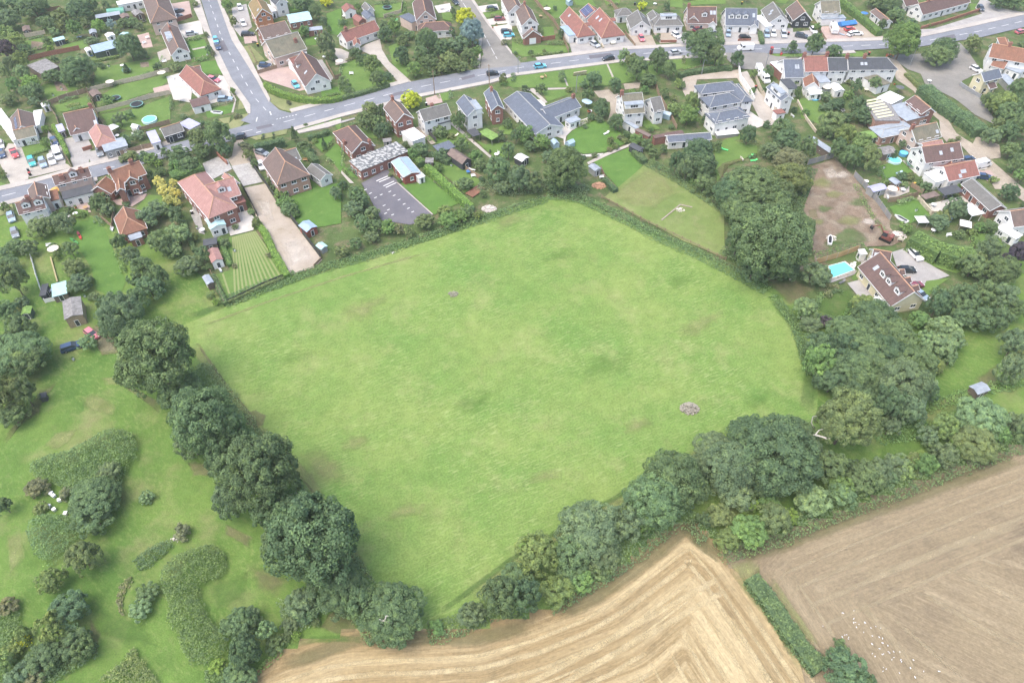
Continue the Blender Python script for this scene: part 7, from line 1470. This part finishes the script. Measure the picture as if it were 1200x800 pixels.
for r in ((230,50,250,140,'dark','tree'),(110,30,160,100,'dark','tree'),(60,140,180,150,'grey','tree'),(40,230,140,110,'yg','tree'),(110,290,160,120,'yg','tree'),(40,350,140,150,'purple','tree'),(150,420,120,130,'yg','tree'),(70,450,110,110,'grey','tree'),(30,510,100,110,'olive','tree'),(150,510,130,110,'pale','tree'),(210,580,150,110,'lime','tree'),(240,640,150,120,'oak','tree'),(90,600,120,110,'bright','tree'),(180,650,110,100,'oak','tree'),(60,700,130,80,'olive','tree'),(540,490,270,220,'oak','tree'),(360,535,150,90,'oak','tree'),(470,560,120,90,'oak','tree'),(380,420,60,60,'oak','bush'),(900,330,200,190,'dark','tree'),(1005,385,90,80,'dark','bush'),(520,200,120,130,'bright','tree'),(690,180,110,90,'lime','tree'),(780,175,80,80,'blue','tree'),(600,165,90,80,'olive','bush'),(560,70,200,160,'dark','tree'),(430,110,160,110,'olive','tree'),(340,170,130,110,'oak','tree'),(300,160,110,90,'dark','tree'),(430,190,100,80,'olive','bush'),(380,230,90,70,'pale','bush'),(650,285,90,60,'grey','bush'),(355,345,70,60,'lime','bush'),(330,290,70,60,'oak','bush'),(860,165,100,60,'oak','tree'),(930,160,110,60,'oak','bush'),(975,190,80,60,'grey','bush'),(710,465,60,50,'dark','bush'),(880,475,50,60,'dark','conifer'),(1100,470,70,60,'dark','bush'),(1060,100,0,0) if 0 else (1185,130,60,80,'dark','bush'),(340,640,90,70,'oak','bush') if 0 else (240,720,90,80,'grey','bush'),(760,700,100,40,'bright','bush'),(840,200,0,0) if 0 else (820,225,60,40,'oak','bush'),(640,40,120,110,'oak','tree'),(740,40,70,70,'grey','bush'),(590,600,120,60,'olive','bush'),(140,790,60,60,'oak','bush') if 0 else (170,350,110,90,'oak','tree'),(0,60,110,120,'oak','tree'),(0,180,90,110,'olive','tree'),(200,380,90,70,'olive','bush')): tree(*r)
tile('B0')
for r in ((330,25,60,110,'oak','bush'),(318,190,55,60,'lime','bush'),(325,290,90,90,'bright','bush'),(840,130,110,110,'grey','bush'),(910,90,70,80,'pale','bush'),(970,235,110,80,'grey','bush'),(890,270,90,90,'oak','bush'),(920,380,130,80,'olive','bush'),(1010,380,110,80,'oak','bush'),(1060,400,120,90,'bright','tree'),(1110,430,70,60,'lime','bush'),(860,400,70,60,'olive','bush'),(1160,360,80,90,'oak','bush'),(700,690,150,130,'oak','tree'),(755,750,120,110,'grey','tree'),(1045,510,80,90,'oak','bush'),(10,500,60,130,'olive','bush'),(30,740,80,90,'yg','bush'),(480,760,90,60,'oak','bush'),(1130,490,100,80,'oak','bush'),(560,790,80,50,'bright','bush'),(880,710,60,30,'oak','bush'),(1100,750,180,140,'grey','tree')): tree(*r)
tile('B1')
for r in ((330,240,220,230,'oak','tree'),(200,260,170,170,'olive','tree'),(220,340,150,120,'oak','tree'),(60,360,170,120,'dark','tree'),(130,440,180,110,'oak','tree'),(40,450,130,110,'bright','tree'),(370,330,110,110,'dark','tree'),(860,215,58,135,'dark','conifer'),(530,320,90,80,'brown','bush'),(540,370,80,90,'olive','bush'),(590,430,70,70,'oak','bush'),(500,300,60,50,'grey','bush'),(940,310,100,90,'oak','bush'),(990,350,60,60,'dark','bush'),(1070,285,45,80,'dark','conifer'),(1010,270,50,40,'yg','bush'),(780,640,120,90,'bright','bush'),(830,710,110,100,'bright','bush'),(860,770,90,80,'oak','bush'),(720,600,60,60,'grey','bush'),(690,550,50,60,'pale','bush'),(1150,640,90,100,'grey','tree'),(945,158,36,26,'dark','bush'),(645,250,25,24,'dark','bush'),(720,245,25,20,'dark','bush'),(470,100,60,40,'brown','bush'),(220,160,70,60,'dark','bush'),(90,100,60,40,'grey','bush'),(20,570,70,80,'cream','tree'),(30,640,90,90,'cream','tree'),(45,700,70,70,'cream','tree'),(30,770,90,80,'dark','tree'),(1090,205,50,30,'dark','bush'),(1180,590,0,0) if 0 else (560,760,50,40,'olive','bush')): tree(*r)
tile('B0')
for r in ((1110,560,90,90,'cream','tree'),(1150,620,110,100,'cream','tree'),(1180,690,90,90,'cream','tree')): tree(*r)
tile('B2')
for r in ((170,130,160,150,'olive','tree'),(260,150,110,130,'oak','tree'),(285,200,130,120,'dark','tree'),(330,180,80,90,'oak','bush'),(550,330,150,100,'oak','tree'),(500,370,90,120,'bright','bush'),(700,370,130,70,'dark','tree'),(840,300,110,110,'oak','tree'),(820,130,120,150,'oak','tree'),(690,210,130,80,'oak','bush'),(770,240,70,50,'olive','bush'),(680,460,80,80,'bright','bush'),(940,390,120,110,'bright','bush'),(970,440,100,100,'olive','bush'),(870,570,120,90,'oak','tree'),(990,640,60,70,'oak','bush'),(1100,480,230,220,'oak','tree'),(1170,340,110,130,'oak','tree'),(1130,590,150,110,'grey','tree'),(1120,240,80,90,'grey','bush'),(1160,150,80,80,'oak','bush'),(90,640,110,110,'oak','tree'),(150,690,110,110,'oak','tree'),(90,730,110,90,'oak','tree'),(20,580,50,80,'dark','bush'),(215,770,110,90,'pale','tree'),(410,550,40,40,'oak','bush'),(345,510,40,40,'olive','bush'),(730,760,120,80,'yg','bush'),(780,790,90,60,'bright','bush'),(880,760,100,90,'oak','bush'),(40,235,0,0) if 0 else (450,300,60,60,'oak','bush'),(980,540,50,50,'dark','bush')): tree(*r)
tile('B3')
for r in ((370,460,330,330,'oak','tree'),(50,540,200,200,'grey','tree'),(160,560,130,160,'grey','tree'),(300,590,140,110,'dark','tree'),(90,220,150,130,'bright','tree'),(30,240,90,130,'oak','tree'),(210,280,140,120,'bright','tree'),(130,310,110,90,'oak','bush'),(60,170,80,70,'oak','bush'),(730,140,130,130,'oak','tree'),(555,105,70,60,'dark','bush'),(620,60,120,110,'dark','tree'),(610,120,70,60,'grey','bush'),(510,170,50,40,'grey','bush'),(870,260,120,90,'bright','bush'),(940,300,110,90,'oak','bush'),(990,360,100,90,'oak','bush'),(990,410,45,60,'pale','conifer'),(1032,462,30,34,'pale','bush'),(790,270,60,40,'olive','bush'),(720,310,60,60,'olive','bush'),(680,330,50,40,'brown','bush'),(760,250,60,40,'brown','bush'),(800,225,60,60,'oak','bush'),(970,190,60,50,'bright','bush'),(1130,50,120,100,'yg','bush'),(1180,110,60,90,'dark','bush'),(1115,175,50,40,'oak','bush'),(690,270,70,70,'olive','bush'),(580,370,60,30,'olive','bush'),(500,385,50,30,'dark','bush'),(1060,330,60,130,'oak','bush'),(1150,420,130,250,'dark','tree'),(250,380,120,60,'grey','bush')): tree(*r)
tile('C0')
for r in ((60,390,150,180,'olive','tree'),(40,320,120,90,'oak','tree'),(30,540,130,110,'oak','tree'),(90,620,150,130,'dark','tree'),(110,760,240,200,'oak','tree'),(30,700,140,130,'dark','tree'),(100,500,90,70,'grey','bush'),(70,240,110,80,'oak','tree'),(140,245,90,90,'grey','bush'),(20,270,90,60,'dark','tree'),(190,145,140,100,'olive','tree'),(300,130,120,110,'grey','tree'),(260,110,80,70,'oak','bush'),(330,250,90,90,'oak','tree'),(345,330,120,80,'olive','tree'),(370,410,130,90,'grey','tree'),(400,390,80,70,'oak','bush'),(460,40,90,90,'oak','tree'),(505,65,70,70,'grey','bush'),(560,220,90,100,'oak','tree'),(615,280,110,110,'grey','tree'),(670,340,130,130,'oak','tree'),(700,430,150,130,'dark','tree'),(740,380,110,130,'oak','tree'),(640,400,90,90,'oak','tree'),(550,540,180,170,'grey','tree'),(530,620,150,120,'oak','tree'),(480,500,70,70,'oak','bush'),(745,215,120,130,'pale','tree'),(690,100,120,100,'grey','tree'),(265,280,50,50,'yg','bush'),(410,690,100,90,'pale','bush'),(440,470,60,40,'grey','bush'),(250,240,60,40,'oak','bush')): tree(*r)
tile('C1')
for r in ((110,270,200,170,'pale','tree'),(80,380,150,120,'pale','tree'),(280,410,130,130,'oak','tree'),(180,490,200,150,'grey','tree'),(240,470,130,120,'olive','tree'),(100,140,130,140,'dark','tree'),(340,690,70,60,'yg','bush'),(375,740,55,60,'lime','bush'),(30,370,110,160,'oak','tree'),(320,500,70,70,'oak','bush'),(235,290,60,80,'olive','bush'),(660,190,80,90,'olive','bush'),(515,215,60,50,'olive','bush'),(490,165,50,30,'olive','bush'),(440,330,80,80,'grey','bush'),(745,415,55,50,'brown','bush'),(505,490,50,40,'brown','bush'),(620,110,60,50,'pale','bush'),(890,90,140,110,'oak','tree'),(850,40,110,90,'bright','bush'),(930,130,80,70,'bright','bush'),(340,600,40,40,'oak','bush')): tree(*r)
tile('G8')
for r in ((215,105,65,65,'grey'),(310,115,90,80,'oak'),(335,150,70,60,'oak'),(300,175,110,60,'grey'),(390,205,80,80,'grey'),(340,250,100,90,'oak'),(400,265,90,80,'oak'),(460,265,90,80,'bright'),(380,310,90,60,'grey'),(305,345,70,70,'oak'),(240,380,80,50,'olive'),(510,280,60,60,'brown'),(560,290,60,60,'olive'),(630,240,110,80,'olive'),(720,190,60,50,'yg'),(740,230,110,60,'bright'),(800,220,80,70,'bright'),(840,190,70,60,'oak'),(880,210,50,50,'yg'),(245,70,50,50,'dark'),(20,190,60,70,'oak'),(760,260,60,30,'oak'),(310,205,70,50,'pale'),(820,60,80,60,'oak')): tree(*r)
tile('D0')
for r in ((100,60,280,220,'oak','tree'),(20,250,200,230,'olive','tree'),(110,240,150,170,'olive','tree'),(60,350,170,120,'oak','tree'),(0,130,120,140,'dark','tree'),(170,690,130,110,'brown','bush'),(315,710,80,70,'brown','bush'),(690,730,80,60,'pale','bush'),(20,770,90,100,'dark','tree'),(195,780,80,50,'olive','bush'),(440,740,250,180,'oak','tree'),(510,620,140,120,'grey','tree')): tree(*r)
tile('D1')
for r in ((390,215,188,190,'olive','tree'),(240,325,148,140,'yg','tree'),(320,460,230,200,'dark','tree'),(240,540,140,160,'yg','tree'),(340,620,190,160,'dark','tree'),(210,680,200,160,'dark','tree'),(400,640,120,130,'oak','tree'),(90,760,140,110,'grey','tree'),(170,770,120,90,'brown','bush'),(855,95,100,90,'brown','bush'),(690,380,120,90,'oak','bush'),(655,460,120,110,'pale','bush'),(1020,720,90,70,'lime','bush'),(1150,660,160,180,'dark','tree'),(1130,520,180,170,'oak','tree'),(440,20,230,90,'oak','tree'),(30,450,120,90,'brown','bush'),(30,710,120,130,'yg','bush'),(110,570,80,90,'yg','bush'),(60,640,110,60,'yg','bush'),(1140,780,170,60,'oak','bush')): tree(*r)
tile('E2')
for r in ((40,540,120,120,'oak','tree'),(130,500,140,130,'grey','tree'),(110,650,170,180,'dark','tree'),(210,560,100,130,'pale','tree'),(250,620,110,100,'oak','bush'),(320,530,100,90,'grey','bush'),(390,460,130,110,'oak','tree'),(350,580,50,50,'lime','bush'),(290,590,70,60,'olive','bush'),(1010,540,90,80,'bright','bush'),(1180,480,130,130,'grey','bush'),(60,760,140,80,'oak','bush'),(440,520,50,50,'olive','bush'),(820,400,170,90,'oak','bush')): tree(*r)
tile('E5')
for r in ((575,560,190,130,'dark','tree'),(550,490,90,70,'oak','bush'),(640,590,90,60,'dark','bush')): tree(*r)
# ------------------------------------------------------------------ hedges
tile('E5');hedge([(245,225),(300,295),(345,360),(400,440),(450,500),(490,545)], 3.3,1.6,'oak','thick green hedge running down between the two stubble fields', 0.5,26,0.18)
tile('A1');hedge([(658,575),(700,610),(800,650),(900,675),(1000,690),(1110,685),(1194,668)], 1.6,1.9,'lime','long curved clipped hedge in front of the corner house', 0.1,22,0.16)
tile('B1');hedge([(585,300),(790,255)], 1.9,2.4,'dark','square clipped dark hedge in front of the brown brick house', 0.05,22,0.16);hedge([(900,280),(960,340),(1010,400)], 2.0,1.8,'oak','dense hedge beside the twin-wheel track');hedge([(960,235),(1100,200)], 1.3,1.5,'oak','hedge in front of the maroon-roofed hall garden')
hedge([(0,505),(100,470),(210,430)], 3.2,2.6,'bright','broad hedge below the big tree beside the salmon roofed house')
tile('B2');hedge([(595,430),(650,480),(720,545),(790,610),(850,665),(905,715)], 2.0,2.3,'lime','long bright yellow-green hedge beside the bungalow lawn', 0.3,28,0.15);hedge([(620,345),(690,375),(755,400)], 2.0,1.8,'dark','short dark hedge below the blue-roofed carport');hedge([(490,350),(560,410)], 2.5,1.9,'bright','loose green hedge right of the hall annex')
hedge([(0,175),(100,140)], 1.2,1.3,'oak','low hedge along the pavement above the hall')
tile('B0');hedge([(368,148),(400,210),(440,290),(465,360)], 1.1,1.6,'lime','narrow bright hedge left of the grey bungalow drive', 0.1,22,0.16)
tile('A2');hedge([(-60,690),(100,650),(240,610),(330,580)], 1.6,1.4,'oak','roadside hedge in front of the garden with the pale drive');hedge([(120,385),(175,385)], 1.4,1.3,'dark','small dark box hedge by the white porch')
tile('A4');hedge([(-20,512),(60,490),(180,472),(290,462),(345,462)], 1.8,1.6,'oak','long roadside hedge behind the large white house');hedge([(545,215),(560,290)], 1.5,1.4,'oak','short hedge between the two front yards of white houses');hedge([(255,195),(280,290)], 1.8,1.6,'oak','green hedge left of the three-dormer house yard');hedge([(1100,-20),(1194,60),('A5', 100,140),('A5', 190,215)], 2.6,2.2,'bright','bright green hedge behind the small chalet')
tile('A5');hedge([(510,590),(580,650),(660,720),(760,790),('B5', 820,100),('B5', 910,180)], 5.5,3.0,'oak','thick tall hedge between the lane and the car park', 0.5,20,0.2);hedge([(370,510),(440,580),(500,640)], 1.2,1.0,'olive','low scruffy hedge at the lane junction')
tile('C3');hedge([(290,175),(350,205),(420,235),(500,255),(575,258)], 6.0,4.0,'bright','massive rounded green hedge beside the grey drive', 0.6,20,0.19);hedge([(560,265),(590,300)], 3,2.5,'oak','short hedge joining the massive green hedge')
tile('C1');hedge([(655,165),(720,250),(770,370),(830,470),(868,545)], 1.6,1.3,'lime','yellow-green hedge right of the striped lawn');hedge([(400,290),(435,370),(470,470)], 1.2,1.1,'bright','narrow hedge left of the striped lawn');hedge([(350,545),(400,650),(440,735)], 1.0,1.2,'oak','low hedge beside the grey shed and striped lawn');hedge([(455,735),(600,665),(750,600),(860,555)], 0.8,0.8,'olive','low clipped hedge at the foot of the striped lawn')
hedge([(150,170),(180,260),(220,370)], 1.0,1.0,'oak','narrow hedge left of the grey terrace beside the salmon house')
tile('B3');hedge([(650,520),(690,570),(725,605)], 1.6,1.4,'dark','dark hedge between the lawn and the rubble heap');hedge([(860,330),(930,400)], 2.2,1.6,'oak','hedge right of the lawn below the dark shed')
tile('A0');hedge([(640,420),(740,405),(830,390)], 1.2,0.8,'yg','low yellowish hedge below the long blue-roofed shed')
tile('A3');hedge([(432,522),(520,512)], 1,0.5,'brown','tiny low hedge in the raised bed on the verge')
tile('B5');hedge([(780,60),(870,150)], 3,2.5,'oak','hedge continuing along the left of the car park')
# ------------------------------------------------------------------ thickets and rank growth
tile('D0');thicket([(135,570),(180,540),(300,510),(400,460),(500,410),(560,402),(620,425),(642,470),(632,535),(580,580),(570,640),(575,700),(500,760),(380,760),(330,720),(250,660),(170,640),(130,610)], 3.0,'bramble','large wedge-shaped bramble thicket on the left pasture', lump=0.25)
tile('D1');thicket([(130,40),(200,0),(330,10),(380,90),(330,160),(260,220),(200,245),(150,190),(120,110)], 2.6,'bramble','oval bramble thicket above the round olive tree');thicket([(615,225),(680,170),(760,130),(810,125),(800,170),(740,220),(690,265),(640,270)], 1.4,'oak','small long bramble patch below the brown bush')
thicket([(745,270),(800,210),(900,165),(1000,145),(1055,190),(1060,260),(1020,310),(940,330),(925,380),(960,450),(1000,520),(1060,560),(1070,640),(1020,680),(960,720),(880,700),(840,640),(820,560),(775,500),(780,420),(750,350)], 2.8,'bramble','long S-shaped bramble thicket in the lower left pasture')
thicket([(550,350),(600,295),(630,300),(600,350),(575,400),(580,460),(600,490),(560,490),(540,420)], 0.8,'brown','curved strip of brown dead growth beside two small bushes')
thicket([(450,800),(520,730),(580,690),(600,640),(630,625),(660,670),(700,730),(760,800)], 1.5,'olive','yellow-flowered weedy thicket at the bottom left edge');thicket([(470,780),(540,740),(560,700),(590,650),(640,630),(640,660),(590,700),(560,790)], 1.7,'yg','yellow flowering band within the bottom thicket')
thicket([(0,420),(60,420),(95,470),(90,520),(150,560),(140,610),(80,680),(60,740),(120,800),(-40,820),(-60,500)], 1.7,'bramble','overgrown bramble mass at the bottom left corner');thicket([(95,580),(140,560),(145,600),(90,650),(40,670),(60,620)], 1.9,'yellow','yellow flowering weeds on the bottom left bramble mass')
thicket([(150,620),(300,600),(460,600),(460,660),(380,720),(260,790),(140,800)], 1.6,'oak','dark scrub under the trees at the lower left');thicket([(950,740),(1100,700),(1194,730),(1170,800),(960,830)], 1.0,'bramble','nettle patch at the bottom edge beside the lime bush')
tile('E2');thicket([(0,700),(80,720),(150,740),(230,660),(300,590),(330,600),(250,690),(150,760),(90,830),(-40,830)], 1.0,'bright','nettle strip along the stubble at the bottom left');thicket([(250,400),(330,440),(440,520),(330,560),(280,520)], 1.4,'grey','rank scrub below the big hedge tree') 
def rank(t, line, wd, ht, tint, label):
    tile(t);P=[G(p) for p in line];L=[];Rr=[]
    for i, q in enumerate(P):
        d=(P[min(i+1, len(P)-1)]-P[max(i-1,0)]).normalized();nn=Vector((-d.y, d.x, 0));L.append(q+nn*wd/2);Rr.append(q-nn*wd/2)
    # back to picture coordinates so thicket() can place them
    def back(q):
        v=q-Vector((0,0, CAMH));f=v.y*CP - v.z*SP;return ('F', 600+FPX*v.x/f, 400+FPX*(-v.y*SP-v.z*CP)/f)
    return thicket([back(q) for q in L+Rr[::-1]], ht, tint, label, name='rank_grass', cat='tall grass', stuff=True, lump=0.6, size=0.16, dens=26)
rank('F', [(262,356),(330,330),(375,314),(430,300),(490,280),(560,258),(600,245),(640,232)], 3.6,0.6,'bramble','tall rank grass along the top left edge of the meadow')
rank('F', [(640,228),(680,232),(720,250),(770,276),(820,298),(860,318),(900,340)], 4.2,0.7,'bramble','tall rank growth along the top right edge of the meadow');rank('F', [(905,345),(925,370),(940,400),(952,440)], 3,0.6,'bramble','rank growth along the right edge of the meadow')
rank('F', [(225,430),(260,470),(310,545),(360,605),(420,690),(450,745)], 6.5,2.6,'oak','undergrowth beneath the left meadow hedge');rank('F', [(500,742),(550,728),(590,706)], 4.0,1.0,'oak','bright rank grass at the bottom corner of the meadow')
rank('F', [(640,705),(700,672),(760,628),(800,600),(830,630)], 5.0,2.2,'oak','undergrowth at the foot of the stubble hedge');rank('F', [(840,642),(900,625),(960,600),(1040,572),(1120,540),(1200,512)], 6.0,2.0,'oak','undergrowth beside the brown stubble field')
rank('F', [(1020,505),(1060,500),(1090,500)], 7,0.7,'bright','bright reedy grass between the hedge and woodland');rank('F', [(1075,480),(1140,460),(1200,445)], 3,0.8,'bright','grass bank in the right-hand clearing')
rank('F', [(560,215),(600,222),(640,215),(690,225)], 6,1.3,'grey','nettles and scrub beneath the big round tree');rank('F', [(255,352),(300,335),(345,318)], 2.0,0.8,'bramble','weeds along the fence below the striped lawn')
rank('F', [(757,188),(800,212),(858,250),(868,275),(852,303)], 4.5,0.9,'oak','weeds down the right side of the olive paddock')  # low foliage added where tree shadows edge the paddock; its green stands for shade
rank('F', [(951,196),(938,228),(930,262),(945,300)], 4.0,0.8,'oak','weeds along the left side of the bare plot');rank('F', [(1002,215),(1020,250),(1040,275)], 2.0,0.6,'olive','weeds at the foot of the grey plot fence');rank('F', [(955,300),(985,292),(1015,288)], 3.0,0.7,'bramble','weeds behind the orange panel fence')
# ------------------------------------------------------------------ labels that tell look-alikes apart
q7=random.Random(21)
for o_ in [o for o in C.objects if o.name.startswith('lawn') and o.get('kind') == 'structure']:
    if len(o_.data.vertices) > 20: continue
    V=[Vector((v.co.x, v.co.y, 0)) for v in o_.data.vertices];cc=sum(V, Vector())/len(V)
    for a, b_ in zip(V, V[1:]+V[:1]):
        L=(b_-a).length
        if L < 5 or q7.random() > 0.42: continue
        d=(b_-a)/L;n=Vector((-d.y, d.x, 0));n=n if n.dot(cc-a) < 0 else -n;t0=q7.uniform(0, .3);t1=q7.uniform(.6,1);w_=q7.uniform(0.6,1.4)
        p0, p1=a.lerp(b_, t0), a.lerp(b_, t1);pts=[p0-n*w_*.5, p0.lerp(p1, .5)-n*w_*q7.uniform(.2, .9), p1-n*w_*.5, p1+n*w_, p0.lerp(p1, .4)+n*w_*1.3, p0+n*w_]
        thicket(pts, q7.uniform(0.5,1.3), q7.choice(('oak','dark','grey','bright','olive','brown','bramble','pale')), None, name='shrub_border', cat='shrub border', dens=30, size=0.17, edge=0.6, lump=0.5, world=True)
bpy.context.view_layer.update()
def finalize():
    import collections
    out=[]
    for o, ph, x, y, cat in PEND:
        best=sorted(LANDMARKS, key=lambda l: (l[1]-x)**2+((l[2]-y)*0.8)**2)[0]
        dx, dy=x-best[1], (y-best[2])
        rel=('right of' if dx > 0 else 'left of') if abs(dx) > abs(dy)*0.7 else ('behind' if dy > 0 else 'in front of')
        out.append([o, ph, rel, best[0], x, y, cat])
    grp=collections.defaultdict(list)
    for r in out: grp[(r[1], r[2], r[3])].append(r)
    ords=['leftmost','second from left','third from left','fourth from left','fifth from left','sixth from left','seventh from left','eighth from left','ninth from left','tenth from left']
    for k, rs in grp.items():
        rs.sort(key=lambda r: r[4]/max(1, r[5]+110))
        for i, r in enumerate(rs):
            art='%s %s the %s' % (r[1], r[2], r[3])
            if len(rs) > 1: art += ' (%s)' % (ords[i] if i < len(rs)-1 else 'rightmost')
            r[0]['label']=art
finalize()
# originals of the village pieces keep the plain name;repeats carry Blender's suffix
